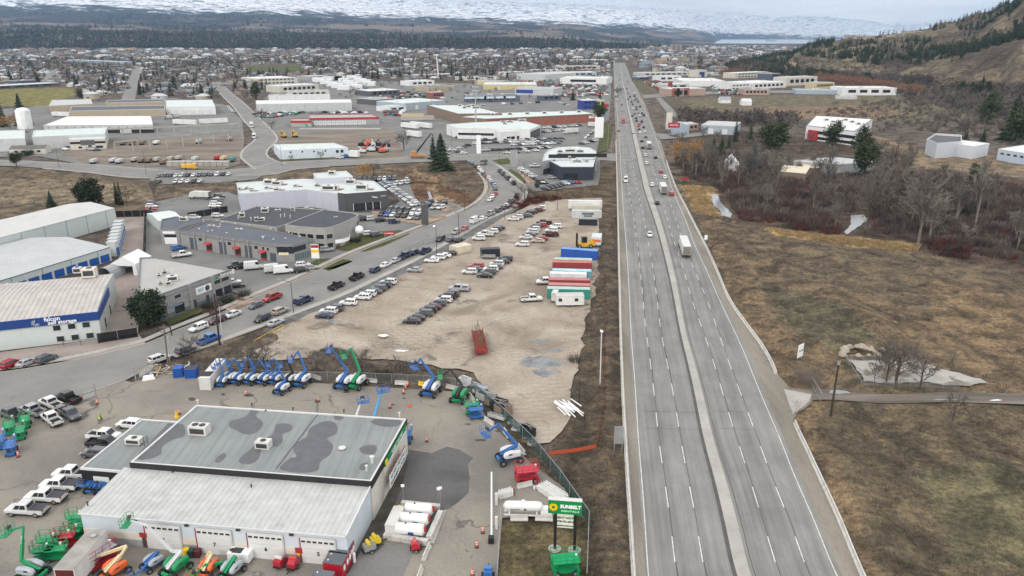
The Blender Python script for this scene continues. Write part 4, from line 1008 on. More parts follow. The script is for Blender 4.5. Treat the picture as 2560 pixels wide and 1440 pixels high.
fal.put('corner_trim',0,0,2.5,.2,5.0,mtm,.1,off=L-.1)
for(x,y)in((20,718),(90,722)):fal.pipe(x,y,.16,.9,z=HRg)
fal.unit(226,692,(3.2,2.6,2.3),0.2,name='water_tank',mat=m_creamw,z=HF+.4);fal.unit(195,682,(2.0,1.6,1.4),.2,z=HF+.3)
m_bdoor=M('roller_door_blue',(0.015,0.09,0.36),0.45,var=0.08);m_btrim=M('dark_blue_trim',(0.02,0.05,0.12),0.5)
m_storroof=M('pale_grey_ribbed_roof',(0.50,0.51,0.515),0.55,0.15,var=0.07,scale=0.2)
m_storroof2=M('cream_ribbed_roof',(0.56,0.55,0.53),0.55,0.15,var=0.06,scale=0.2)
def gbl(name,label,p_fr_l,p_fr_r,h,depth,wall,roof,rise,group=None,doors=0,seams=0,bays=0):
 a,b=p_fr_l,p_fr_r;d=(b-a);d.z=0;L=d.length;d/=L;n=V3((-d.y,d.x,0))
 if n.y<0:n=-n
 P=[a,b,b+n*depth,a+n*depth]
 bb=B(name,label,P,h,wall,roof,par=0,group=group)
 for o in[c for c in bb.root.children if c.name.startswith('roof')]:bpy.data.objects.remove(o)
 mid0,mid1=a+n*depth/2,b+n*depth/2;hr=h+rise
 ov=.25
 A,B_,C,D=a-n*ov,b-n*ov,b+n*(depth+ov),a+n*(depth+ov)
 MB().add([(A.x,A.y,h),(B_.x,B_.y,h),(mid1.x,mid1.y,hr),(mid0.x,mid0.y,hr)],[(0,1,2,3)]).build('roof_slope',roof,bb.root)
 MB().add([(mid0.x,mid0.y,hr),(mid1.x,mid1.y,hr),(C.x,C.y,h),(D.x,D.y,h)],[(0,1,2,3)]).build('roof_slope',roof,bb.root)
 for p,q,m in((b,b+n*depth,mid1),(a,a+n*depth,mid0)):
  MB().add([(p.x,p.y,h-.02),(q.x,q.y,h-.02),(m.x,m.y,hr-.02)],[(0,1,2)]).build('gable',wall,bb.root)
 bb.put('eave_trim',0,.5,h-.12,L+.3,.22,m_btrim,.12)if doors or seams else None
 if seams:
  ns=int(L/seams)
  for sgn,P0,P1,z0,z1 in((0,A,mid0,h,hr),(1,D,mid0,h,hr)):
   mb=MB()
   for k in rg(ns+1):
    p=P0+d*(k*L/ns);q=P1+d*(k*L/ns)
    mb.beam((p.x,p.y,z0+.04),(q.x,q.y,z1+.04),.07,.07)
   mb.build('roof_seams',roof,bb.root,kind='stuff')
 for k in rg(doors):
  off=L-2.4-k*4.1
  if off>2:bb.put('roller_door',0,0,1.45,3.3,2.3,m_bdoor,.07,off=off)
 for k in rg(bays):bb.put('panel_joint',0,(k+.5)/bays,h/2,.08,h-.3,m_btrim,.06)
 return bb
sb=gbl('storage_block','tall pale storage block with a cream roof, farthest back of the storage sheds',G(-260,660,6.8),G(286,520,6.8),6.8,22,m_mint,m_storroof2,1.6,seams=0,bays=9)
sb2=gbl('storage_block','long storage block with a pale grey ribbed roof and blue roller doors',G(-420,830,4.6),G(274,617,4.6),4.6,34,m_mint,m_storroof,1.7,doors=16,seams=1.2,bays=8)
for k in rg(7):
 p=G(278+k*2.6,604-k*8.5,4.7)
 MB().box((p.x+.4,p.y,2.45),(2.6,3.2,4.6),rad(6),0).build('step_bay',[m_mint],sb2.root)
 MB().box((p.x+.4,p.y,4.82),(3.0,3.6,.14),rad(6),0).build('step_roof',[m_storroof],sb2.root)
 MB().box((p.x+1.76,p.y-.1,1.6),(.08,2.4,2.4),rad(6),0).build('roller_door',[m_bdoor],sb2.root)
def tent(px,py,w,L,h,rz,label,mat,round_=False):
 p=g(px,py);r=em('storage_tent',p,rz,label,'tent')
 mb=MB();n=9
 pr=[(-w/2,0),(-w/2,h*.62),(0,h),(w/2,h*.62),(w/2,0)]if not round_ else[(-w/2*cos(t),h*sin(t))for t in np.linspace(0,pi,n)]
 for y in(0,L):mb.v+=[(x,y,z)for x,z in pr]
 k=len(pr)
 mb.f=[(i,i+1,k+i+1,k+i)for i in rg(k-1)];mb.m=[0]*(k-1)
 me=mb.mesh('cover',mat);o=BO('cover',me);o.parent=r;LK(o)
 mb=MB();mb.v=[(x,0.05,z)for x,z in pr]+[(-w*.36,.05,0),(-w*.36,.05,h*.5),(w*.36,.05,h*.5),(w*.36,.05,0)]
 if not round_:
  mb.f=[(0,5,6,1),(1,6,7,3,2),(3,7,8,4)];mb.m=[0]*3
  o=BO('front_flap',mb.mesh('front_flap',mat));o.parent=r;LK(o)
 mb=MB().box((0,L-.1,h*.3),(w*.95,.05,h*.6));o=BO('back_wall',mb.mesh('back_wall',mat));o.parent=r;LK(o)
m_tarp=M('white_tarpaulin',(0.76,0.77,0.78),0.6,var=0.04);m_tarpg=M('grey_tarpaulin',(0.36,0.37,0.38),0.6,var=0.06)
tent(312,688,7.6,9,5.6,rad(-4),'white peaked storage tent standing across the storage aisle',m_tarp)
tent(262,698,5.2,6,3.4,rad(-10),'low rounded grey storage tent beside the white peaked tent',m_tarpg,True)
# - grey block office with coloured sign
m_gblock=M('grey_split_block',(0.30,0.295,0.285),0.9,var=0.10,scale=0.8,stain=0.2);m_gblock2=M('darker_block_course',(0.2,0.2,0.2),0.9,var=.1)
m_beigeroof=M('beige_grey_flat_roof',(0.40,0.39,0.37),0.8,var=0.05,scale=0.15)
H4=7.0
P4=[G(342,745,H4),G(386,741,H4),G(575,674,H4),G(389,642,H4),G(349,644,H4)]
off=B('block_office','grey block office with flat beige roof and coloured name sign, beside the pine',P4,H4,m_gblock,m_beigeroof,par=.35,cap=m_gblock2)
for(x,y,d_)in((412,685,(1.2,1.2,.9)),(432,702,(2.6,1.6,1.3)),(422,713,(1.2,1.1,1.0)),(398,692,(.9,.9,.7)),(402,712,(.9,.9,.7))):off.unit(x,y,d_,.4)
off.pipe(373,684,.12,.7);off.pipe(396,680,.14,1.0);off.pipe(431,686,.14,1.3);off.pipe(453,703,.1,.6);off.pipe(457,703,.1,.6)
a,b,nn,L=off.face(1)
def oz(px,py,z):return(G(px,py,z)-a).dot((b-a)/L)
off.put('stone_band',1,.5,H4-1.1,L,.18,m_gblock2,.1);off.put('stone_band',1,.5,.8,L,1.3,M('blue_grey_base',(.14,.155,.18),.8),.07)
for(x,y,z,w,h)in((403,757,5,2.6,.9),(441,740,5,1.9,.9),(530,702,5,2.2,1.0),(556,696,5,2.6,1.0),(405,770,3.5,3.2,.8)):
 f=off.put('window',1,0,z,w+.2,h+.2,m_frame,.08,off=oz(x,y,z));off.put('pane',1,0,z,w,h,mgl,.12,off=oz(x,y,z),parent=f)
for(x,y,w)in((440,768,3.0),(532,730,2.8),(560,722,2.6)):off.put('shopfront',1,0,1.8,w,2.2,mgl,.1,off=oz(x,y,1.8))
for(x,y)in((477,757),(504,744)):off.put('door',1,0,1.4,1.0,2.1,mdg,.1,off=oz(x,y,1.4))
off.put('pilaster',1,0,3.6,.9,6.9,m_gblock,.35,off=oz(460,740,3.5));off.put('pilaster',1,0,3.6,.9,6.9,m_gblock,.35,off=oz(509,718,3.5))
cc=a+(b-a)*(oz(542,683,H4-.6)/L)+nn*.15;cc.z=H4-0.75
ltr('innov8',cc,(b-a),(0,0,1),1.9,mwl,off.root,bold=.02,align='LEFT').location=cc-(b-a).normalized()*1.2
for k,col in en(((.02,.05,.3),(.05,.35,.06),(.75,.6,.03),(.02,.2,.5))):
 q=cc-(b-a).normalized()*(1.7+.55*(k%2))+V3((0,0,.35-.5*(k//2)))
 MB().tube(q,q+nn*.1,.32,n=8).build('logo_dot',M('logo_%d'%k,col,.5),off.root)
s_=off.put('poster_board',1,0,4.4,5.2,1.9,mwl,.1,.05,off=oz(485,718,4.4))
cc=a+(b-a)*(oz(478,721,4.4)/L)+nn*.2;cc.z=4.4
ltr('807',cc,(b-a),(0,0,1),1.3,M('logo_teal',(.05,.25,.35),.5),off.root,depth=.01)
q=a+(b-a)*(oz(494,715,4.4)/L)+nn*.16;q.z=4.4
MB().tube(q,q+nn*.05,.75,n=16).build('poster_eye',M('poster_dark',(.03,.06,.1),.5),off.root)
off.put('shop_sign',1,0,2.95,4.6,.7,M('shop_sign_grey',(.2,.24,.29),.5),.12,off=oz(434,762,2.95))
# - long grey block of workshops
m_dkroof=M('slate_blue_membrane',(0.105,0.113,0.135),0.75,var=0.10,scale=0.3);m_dkroof2=M('charcoal_membrane',(0.055,0.06,0.07),0.75,var=0.14,scale=0.3)
H5=6.0
P5=[G(449,577,H5),G(690,611,H5),G(733,611,H5),G(784,597,H5),G(657,571,H5),G(527,550,H5)]
wk=B('workshop_row','long grey block row of workshops with dark roof, roller doors and red shop awnings',P5,H5,m_gblock,m_dkroof,par=.3,cap=m_gblock2)
a,b,nn,L=wk.face(0);dd=(b-a)/L
def kz(px,py,z):return(G(px,py,z)-a).dot(dd)
m_rdoor=M('slate_roller_door',(0.085,0.10,0.125),0.5,var=.06)
for(x,y)in((467,612),(541,623),(605,633)):wk.put('roller_door',0,0,2.3,2.9,3.9,m_rdoor,.08,off=kz(x,y,2.5))
wk.put('roller_door',0,0,1.7,2.4,2.7,m_rdoor,.08,off=kz(669,648,1.7))
for(x,y)in((497,625),(569,636),(634,646)):
 u=kz(x,y,2)
 s_=wk.put('shopfront',0,0,1.6,2.3,2.3,mgl,.1,off=u);wk.put('red_sill',0,0,.75,2.3,.5,m_redt,.14,off=u)
 q=a+dd*u+nn*.6;q.z=3.15
 pc('awning',q,(2.6,1.1,.35),M('awning_red',(.5,.03,.035),.6),wk.root,rot=(rad(14),0,atan2(dd.y,dd.x)))
 q=a+dd*u+nn*1.17;q.z=3.1
 ltr('UNIT',q,dd,(0,0,1),.35,mwl,wk.root,depth=.005)
for(x,y)in((494,601),(566,612),(635,621),(658,622),(671,623)):wk.windows(0,1,4.1,1.5 if x<650 else .9,1.1,kz(x,y,4)/L-.01,kz(x,y,4)/L+.01)
for x in(484,512,557,584,620):wk.put('pier',0,0,3.0,.5,5.9,m_gblock,.28,off=kz(x,577+(x-449)*.14,H5))
wk.put('cornice',0,.5,H5-.7,L,.35,m_gblock2,.22);wk.put('cornice',2,.5,H5-.7,wk.face(2)[3],.35,m_gblock2,.22)
for i,n_ in((2,8),):
 a2,b2,n2,L2=wk.face(i)
 for k in rg(n_):wk.put('window',i,(k+.6)/n_*.95,1.7,L2/n_*.62,1.9,M('blue_green_glass',(.12,.18,.19),.15),.1)
a1,b1,n1_,L1_=wk.face(1)
wk.put('balcony_glass',1,.5,4.2,L1_*.95,2.2,mgl,.12);wk.put('name_board',1,.4,3.0,3.0,.8,mwl,.16);wk.put('name_board_text',1,.4,3.0,2.4,.35,m_yel,.18)
wk.put('balcony_glass',2,.25,4.3,5.5,1.6,mgl,.1)
for(x,y,d_)in((529,567,(2.2,1.2,.5)),(598,575,(2.2,1.1,.4)),(545,571,(1,.8,.6))):wk.unit(x,y,d_,RH)
m_pdisc=m_hvac
for(x,y)in((556,557),(588,561),(624,565),(498,574),(567,584),(677,573),(722,583),(714,598),(750,593),(684,600),(520,580),(531,578)):wk.pipe(x,y,.2,.25)
wk.pipe(658,597,.3,.7);wk.pipe(509,556,.14,.9);wk.pipe(551,567,.14,1.0)
P5b=[G(400,572,5.6),G(447,572,5.6),G(470,563,5.6),G(527,550,5.6),G(440,541,5.6),G(404,548,5.6)]
wg=B('workshop_wing','dark-roofed grey block wing at the left end of the workshop row',P5b,5.6,m_gblock,m_dkroof,par=.3,cap=m_gblock2)
wg.unit(461,552,(2.8,1.6,1.3),RH);wg.put('sign_board',0,.45,4.3,4.2,.8,mwl,.1);wg.put('roller_door',0,.5,1.6,4.2,2.6,mwl,.1);wg.put('door_glass',0,.5,3.1,4.0,.9,mgl,.12)
sh=gbl('pale_shed','pale mint gable-roofed shed behind the grey workshops',G(396,553,3.8),G(455,545,3.8),3.8,16,m_mint,M('mint_roof',(.60,.65,.63),.6,var=.05),.9)
# - two-storey bakery hall with the red letters
H6=8.0
m_stone=M('warm_grey_render',(0.36,0.34,0.32),0.85,var=0.06)
P6=[G(539,550,6.3),G(692,568,6.3),G(716,560,6.3),G(770,540,6.3),G(811,523,6.3),G(642,515,6.3)]
hall=B('bakery_hall','dark-roofed hall between the workshops and the pale dealership',P6,6.3,m_stone,m_dkroof2,par=.3,cap=m_stone)
for(x,y,d_)in((606,543,(1.8,1.6,1.6)),(663,531,(2.6,2.2,1.6)),(650,552,(3.4,1.2,1.0)),(695,528,(2.0,1.2,.6)),(642,553,(1.2,1.2,1.4)),(732,526,(1.4,1.2,1.0))):hall.unit(x,y,d_,.2)
for(x,y)in((628,552),(702,544),(712,543),(596,548),(726,546),(737,530)):hall.pipe(x,y,.16,1.1)
curve=[(712,561),(745,566),(785,569),(812,570),(832,566),(852,559),(875,549),(890,542),(896,536),(880,531),(811,523)]
P6b=[G(x,y,H6)for x,y in curve]
bak=B('round_fronted_bakery','two-storey grey bakery with a rounded corner, dark roof and long red lettering',P6b,H6,m_stone,m_dkroof2,par=.3,cap=m_stone)
for i in rg(0,4):
 Lf_=bak.face(i)[3];k=max(1,int(Lf_/2.3))
 for z in(2.0,5.0):bak.windows(i,k,z,Lf_/k*.72,1.45,0.03,.97)
for i in(7,):bak.windows(i,2,5.4,1.2,1.6)
a,b,nn,L=bak.face(5)
pA=G(826,566,H6-.9);pB=G(890,541,H6-.9);dr_=(pB-pA);dr_.z=0
nr_=V3((dr_.y,-dr_.x,0)).normalized()
ltr('SPECIALTY BAKERY & DONUTS',(pA+pB)/2+nr_*1.2,dr_,(0,0,1),1.25,M('letter_red',(.55,.01,.02),.5),bak.root,bold=.05,sx=min(1.3,dr_.length/17.5))
q=G(858,596,4.6)
mb=MB();n=8
for k in rg(n+1):
 t=-0.9+1.8*k/n;r=5.2;x=q.x+(dr_.normalized()*sin(t)*r+nr_*(cos(t)*r-r+1.6)).x;y=q.y+(dr_.normalized()*sin(t)*r+nr_*(cos(t)*r-r+1.6)).y
 mb.v+=[(x,y,3.9),(x,y,5.1)]
mb.f=[(2*k,2*k+2,2*k+3,2*k+1)for k in rg(n)];mb.m=[0]*n
mb.build('curved_balcony',mwl,bak.root)
bak.unit(840,545,(1.2,.5,.4),.1)
MB().lathe(tuple(G(898,574,4.2)),[(.3,-1.5),(1.4,-.9),(1.5,0),(1.2,.9),(.3,1.4)],14,0).build('white_globe',mwl,bak.root,smooth=True)
# - pale dealership with charcoal showroom
m_lav=M('pale_lavender_panel',(0.50,0.515,0.58),0.5,var=0.03,scale=0.4);m_char=M('charcoal_panel',(0.085,0.087,0.092),0.5,var=0.05);m_paleroof=M('pale_mint_membrane',(0.55,0.60,0.59),0.7,var=0.05,scale=0.15)
H7=7.4
P7=[G(598,484,H7),G(766,473,H7),G(864,486,H7),G(970,478,H7),G(934,452,H7),G(755,447,H7),G(591,457,H7)]
dl=B('pale_dealership','pale lavender car dealership with a mint flat roof and charcoal showroom corner',P7,H7,m_lav,m_paleroof,par=.4)
a,b,nn,L=dl.face(2);dl.put('showroom_panel',2,.5,4.0,L+.05,7.4,m_char,.14)
dl.put('showroom_glass',2,.48,1.9,L*.66,3.0,mgl,.18,.04);
for u in(.16,.45,.62,.8):dl.put('mullion',2,u,1.9,.25,3.1,mtm,.22,.05)
cc=a+(b-a)*.68+nn*.25;cc.z=5.7
MB().beam(cc-(b-a).normalized()*1.2,cc+(b-a).normalized()*1.0+V3((0,0,-.5)),.06,.35).build('leaping_emblem',mwl,dl.root)
cc=a+(b-a)*.88+nn*.25;cc.z=5.7
MB().beam(cc-(b-a).normalized()*1.2,cc+(b-a).normalized()*1.2,.06,.4).build('oval_emblem',M('emblem_grey',(.4,.42,.42),.4),dl.root)
a1,b1,n1_,L1_=dl.face(1);dl.put('showroom_panel',1,0,4.0,4.2,7.4,m_char,.14,off=L1_-2.1);dl.put('louvre',1,.88,3.6,1.6,1.2,mbk,.12)
P7b=[G(567,488,5.6),G(600,486,5.6),G(600,478,5.6),G(575,480,5.6)]
for i in(0,1):
 Li=dl.face(i)[3]
 for k in rg(int(Li/4.5)):dl.put('panel_joint',i,(k+1)/(int(Li/4.5)+1),3.8,.05,7.2,M('joint_grey',(.36,.37,.42),.6),.03)
m_pad=M('red_brown_pad',(0.26,0.12,0.10),.8)
for(x,y,d_)in((676,459,(5,2.6,1.8)),(693,462,(4,2.2,1.6)),(693,476,(2.4,1.6,.9)),(618,473,(1.6,1.4,.8)),(630,478,(1.6,1.2,.6)),(668,472,(2,1.2,.8)),(740,467,(2,1.4,.8)),(795,466,(2.6,1.6,1)),(822,475,(5.5,2.2,1.9)),(838,474,(3,2.0,1.8)),(877,459,(4.2,2.2,1.8)),(905,474,(5,2.2,2.2)),(600,475,(1.4,1.2,.8))):
 dl.unit(x,y,d_,-.1)
 p=G(x,y,H7-.34);pc('unit_pad',(p.x+1,p.y+.8,H7-.30),(d_[0]*1.5,d_[1]*1.5,.06),m_pad,dl.root,-.1)
P7c=[G(791,445,9.6),G(882,441,9.6),G(866,427,9.6),G(783,433,9.6)]
tw=B('dealership_tower','raised pale block standing behind the lavender dealership roof',P7c,9.6,m_lav,m_paleroof,par=.4)
tw.unit(830,436,(3,2,1.5),0)
# - dark dealership near the highway
m_navy=M('dark_navy_cladding',(0.035,0.04,0.055),0.5,var=.06)
H8=7.2
P8=[G(1374,401,H8),G(1403,416,H8),G(1483,416,H8),G(1490,390,H8),G(1380,388,H8)]
dk=B('dark_dealership','dark navy car dealership block with a pale roof beside the highway junction',P8,H8,m_navy,m_paleroof,par=.4,cap=mtm)
dk.put('glass_entrance',1,.3,2.0,7,3.6,mgl,.12)
for k in rg(14):dk.put('cladding_joint',1,(k+.5)/14,3.6,.06,7.0,mbk,.03)
for(x,y,d_)in((1385,403,(1.6,1.2,.8)),(1400,401,(2.5,1.2,.6)),(1424,398,(1.4,1.4,1.5)),(1442,405,(5,2,1)),(1466,404,(2,4,.5)),(1472,391,(1,1,1))):dk.unit(x,y,d_,0)
arc=[(1356,402),(1362,384),(1372,374),(1395,368),(1440,366),(1475,369),(1490,378),(1492,390),(1485,396),(1380,398)]
P8b=[G(x,y,H8+.5)for x,y in arc]
dk2=B('curved_showroom','pale curved car showroom wrapping the back of the dark navy block',P8b,H8+.5,M('silver_cladding',(.42,.44,.47),.45,.2,var=.04),m_paleroof,par=.4)
dk2.windows(9,4,2.0,1.4,3.0);
for(x,y,d_)in((1400,382,(3,2,1.5)),(1425,380,(6,2,1.6)),(1450,381,(4,2,1.4))):dk2.unit(x,y,d_,0)
for(x,y,w)in((1405,393,14),(1455,391,26)):
 p=G(x,y,H8+.5);pc('screen_wall',(p.x,p.y,H8+1.0),(w,.3,1.9),mbk,dk2.root,0)
 # - other named mid-distance buildings
def froof(name,label,px,h,wall,roof,par=.35,cat='building',**k):
 return B(name,label,[G(x,y,h)for x,y in px],h,wall,roof,par,cat=cat,**k)
wd_=froof('white_dealership','white car dealership with a row of small square windows and a glass corner',[(1116,311),(1144,320),(1325,324),(1351,313),(1305,301),(1180,306)],7.5,wmat('white'),rmat('palegreen'))
for k in rg(11):wd_.put('window',1,.03+k*.045,3.6,2.2,1.6,mgl,.1)
wd_.put('glass_corner',2,.5,3.2,wd_.face(2)[3]*.92,5.4,mgl,.2)
for(x,y,d_)in((1258,306,(4,3,1)),(1275,306,(5,3,1.2)),(1305,303,(6,3,1.5)),(1262,311,(3,2,1))):wd_.unit(x,y,d_,0)
wa_=froof('dealership_wing','lower white front wing of the white car dealership',[(1230,325),(1253,332),(1325,326),(1290,319)],6.2,wmat('white'),rmat('lgrey'))
for u in(.25,.4,.6,.8):wa_.put('window',1,u,1.8,3,2.8,mgl,.15)
br=froof('brown_store','tall brown store building with pale roof and many rooftop units',[(1066,262),(1145,284),(1255,283),(1172,262)],8.4,wmat('brown'),rmat('palegreen'),cap=wmat('brown'))
for k in rg(10):br.unit(1150+k*5.5+(k%2)*8,266+(k%3)*2.8,(3,2.5,1.8),0)
brk=froof('brick_store','long red brick furniture store with white lettering facing a car park',[(1147,292),(1217,297),(1494,284),(1450,276),(1250,281)],7.2,wmat('brick'),rmat('palegreen'),cap=wmat('brown'))
for k in rg(9):brk.put('brick_pier',1,(k+.3)/9,3.6,1.2,7,wmat('brown'),.3)
brk.put('brown_wall',0,.5,3.6,brk.face(0)[3],6.8,wmat('brown'),.15);brk.put('top_band',1,.5,6.8,brk.face(1)[3],1.0,wmat('brown'),.2)
a,b,nn,L=brk.face(1);cc=a+(b-a)*.955+nn*.5;cc.z=4.6
ltr('BRICK',cc,(b-a),(0,0,1),3.0,mwl,brk.root,bold=.1);cc.z=6.6
ltr('THE',cc,(b-a),(0,0,1),1.3,mwl,brk.root,bold=.04)
for k in rg(6):brk.unit(1232+k*43,289-k*1.5,(3.5,2.4,1.8),0)
dock=froof('loading_dock','grey freight terminal with a red roof rim and a line of white dock doors',[(775,296),(948,293),(930,285),(770,287)],6.0,wmat('grey'),rmat('concrete'),cap=wmat('red'))
dock.put('red_rim',0,.5,5.6,dock.face(0)[3]+.4,1.3,wmat('red'),.5)
for k in rg(12):
 d_=dock.put('dock_door',0,.08+k*.063,2.2,3.0,3.4,m_door,.2);dock.put('dock_pane',0,.08+k*.063,2.6,.8,.5,mbk,.25,parent=d_)
dof=froof('terminal_office','low terminal office with a thick red roof rim at the left of the dock doors',[(727,303),(778,303),(772,296),(725,297)],4.6,wmat('concrete'),rmat('concrete'),cap=wmat('red'))
dof.put('red_rim',0,.5,4.3,dof.face(0)[3]+.4,1.5,wmat('red'),.5);dof.put('door',0,.75,1.3,1.4,2.2,M('teal',(.05,.25,.22),.5),.2)
p_=G(850,322,GZ);pc('dock_apron',(p_.x,p_.y,.46),(62,9,.12),mcn,dock.root,0)
w12=froof('grey_warehouse','long windowless pale grey warehouse with a white roof behind the freight terminal',[(640,260),(879,256),(877,248),(639,251)],8.0,wmat('lgrey'),rmat('white'))
for k in rg(7):w12.put('panel_joint',0,(k+1)/8,4,.15,7.8,wmat('grey'),.05)
wb=froof('white_workshop','white block workshop with pale blue walls and a grass strip beside the cross road',[(700,376),(870,369),(835,357),(684,361)],5.6,M('white_blue_wall',(.62,.68,.74),.6,var=.05),rmat('palegreen'))
for k in rg(4):wb.put('square_window',0,.15+k*.17,4.3,.9,.9,mgl,.1)
wb.windows(0,2,3.7,1.6,1.6,.80,.94)
for(x,y)in((760,372),(800,366)):wb.pipe(x,y,.3,.4)
lw=froof('long_white_factory','long bright white factory roofed building behind the precast yard',[(109,313),(382,311),(377,290),(167,291)],6.4,wmat('lgrey'),M('bright_white_roof',(.80,.80,.79),.6,var=.03))
for k in rg(12):lw.put('wall_light',0,.04+k*.08,4.6,.6,.6,mdg,.3)
lw.put('dark_opening',0,.63,1.6,9,2.6,mbk,.1);lw.put('dark_opening',0,.90,1.6,16,2.6,mbk,.1)
lf=froof('factory_wing','pale grey factory wing with a flat mint roof beside the white silo',[(80,342),(262,334),(268,318),(84,326)],8.2,wmat('lgrey'),rmat('palegreen'))
lo=froof('factory_office','two-storey cream factory office with a dark window band facing the dirt yard',[(172,349),(262,346),(266,335),(176,338)],6.8,wmat('cream'),rmat('palegreen'))
lo.put('window_band',0,.20,4.6,7.5,1.3,mgl,.12);lo.put('window_band',0,.80,4.6,8,1.3,mgl,.12);lo.put('entrance_panel',0,.5,4.6,8,3.0,wmat('dgrey'),.14);lo.put('door',0,.55,1.6,2,2.6,mbk,.12);lo.windows(0,1,1.8,2,1.2,.25,.3);lo.windows(0,1,1.8,4,1.4,.76,.86)
froof('factory_store','pale factory store at the left edge with a mint roof',[(-160,350),(62,346),(62,325),(-140,330)],8.0,wmat('lgrey'),rmat('palegreen'))
froof('tan_shed','tan shed with pale metal roof, left of the tan warehouses',[(122,264),(231,259),(227,248),(130,250)],7.4,wmat('tan'),rmat('lgrey'))
tn=froof('tan_warehouse','long low tan warehouse with a dark roof, the farther of two',[(264,257),(412,253),(411,248),(270,250)],6.5,wmat('tan'),rmat('dgrey'))
tn2=froof('tan_warehouse','long low tan warehouse with a dark roof, the nearer of two',[(174,277),(413,272),(411,263),(180,266)],6.8,wmat('tan'),rmat('dgrey'))
wy=froof('bay_warehouse','white warehouse with five loading doors and a mint roof',[(415,268),(538,266),(530,249),(414,251)],7.4,wmat('white'),rmat('palegreen'))
for k in rg(5):wy.put('loading_door',0,.2+k*.165,2.4,5,4.4,m_door,.15)
p=g(70,350);si=em('cement_silo',p,0,'tall white cement silo standing beside the factory wing','silo')
MB().lathe((p.x,p.y,5),[(1.2,0),(4.6,3),(4.6,15),(3,16.5),(.5,17)],16).build('silo_body',wmat('white'),si,smooth=False)
for sx,sy in((-3.5,-3.5),(3.5,-3.5),(3.5,3.5),(-3.5,3.5)):MB().beam((p.x+sx,p.y+sy,.3),(p.x+sx,p.y+sy,9),.4).build('silo_leg',mmt,si)
p0,p1=g(25,388),g(112,386)
hs=gbl('long_house','long low house with a grey gable roof and hedge bushes beside the cross road',G(22,373,3.4),G(112,371,3.4),3.4,9,wmat('cream'),M('house_roof_grey',(.14,.13,.12),.85,var=.12),1.6)
hs.windows(0,4,1.8,2.0,1.2)
gn=em('crane_runway',g(435,345),0,'long concrete crane runway on posts across the precast yard','crane runway')
for(x0,y0,x1,y1,n)in((265,350,600,333,9),(290,385,607,350,9)):
 A,Bq=g(x0,y0),g(x1,y1)
 for k in rg(n):
  q=A+(Bq-A)*k/(n-1);MB().beam((q.x,q.y,.3),(q.x,q.y,7.0),.6).build('post',mcn,gn)
 MB().beam((A.x,A.y,7.4),(Bq.x,Bq.y,7.4),.7,.9).build('runway_beam',mcn,gn)
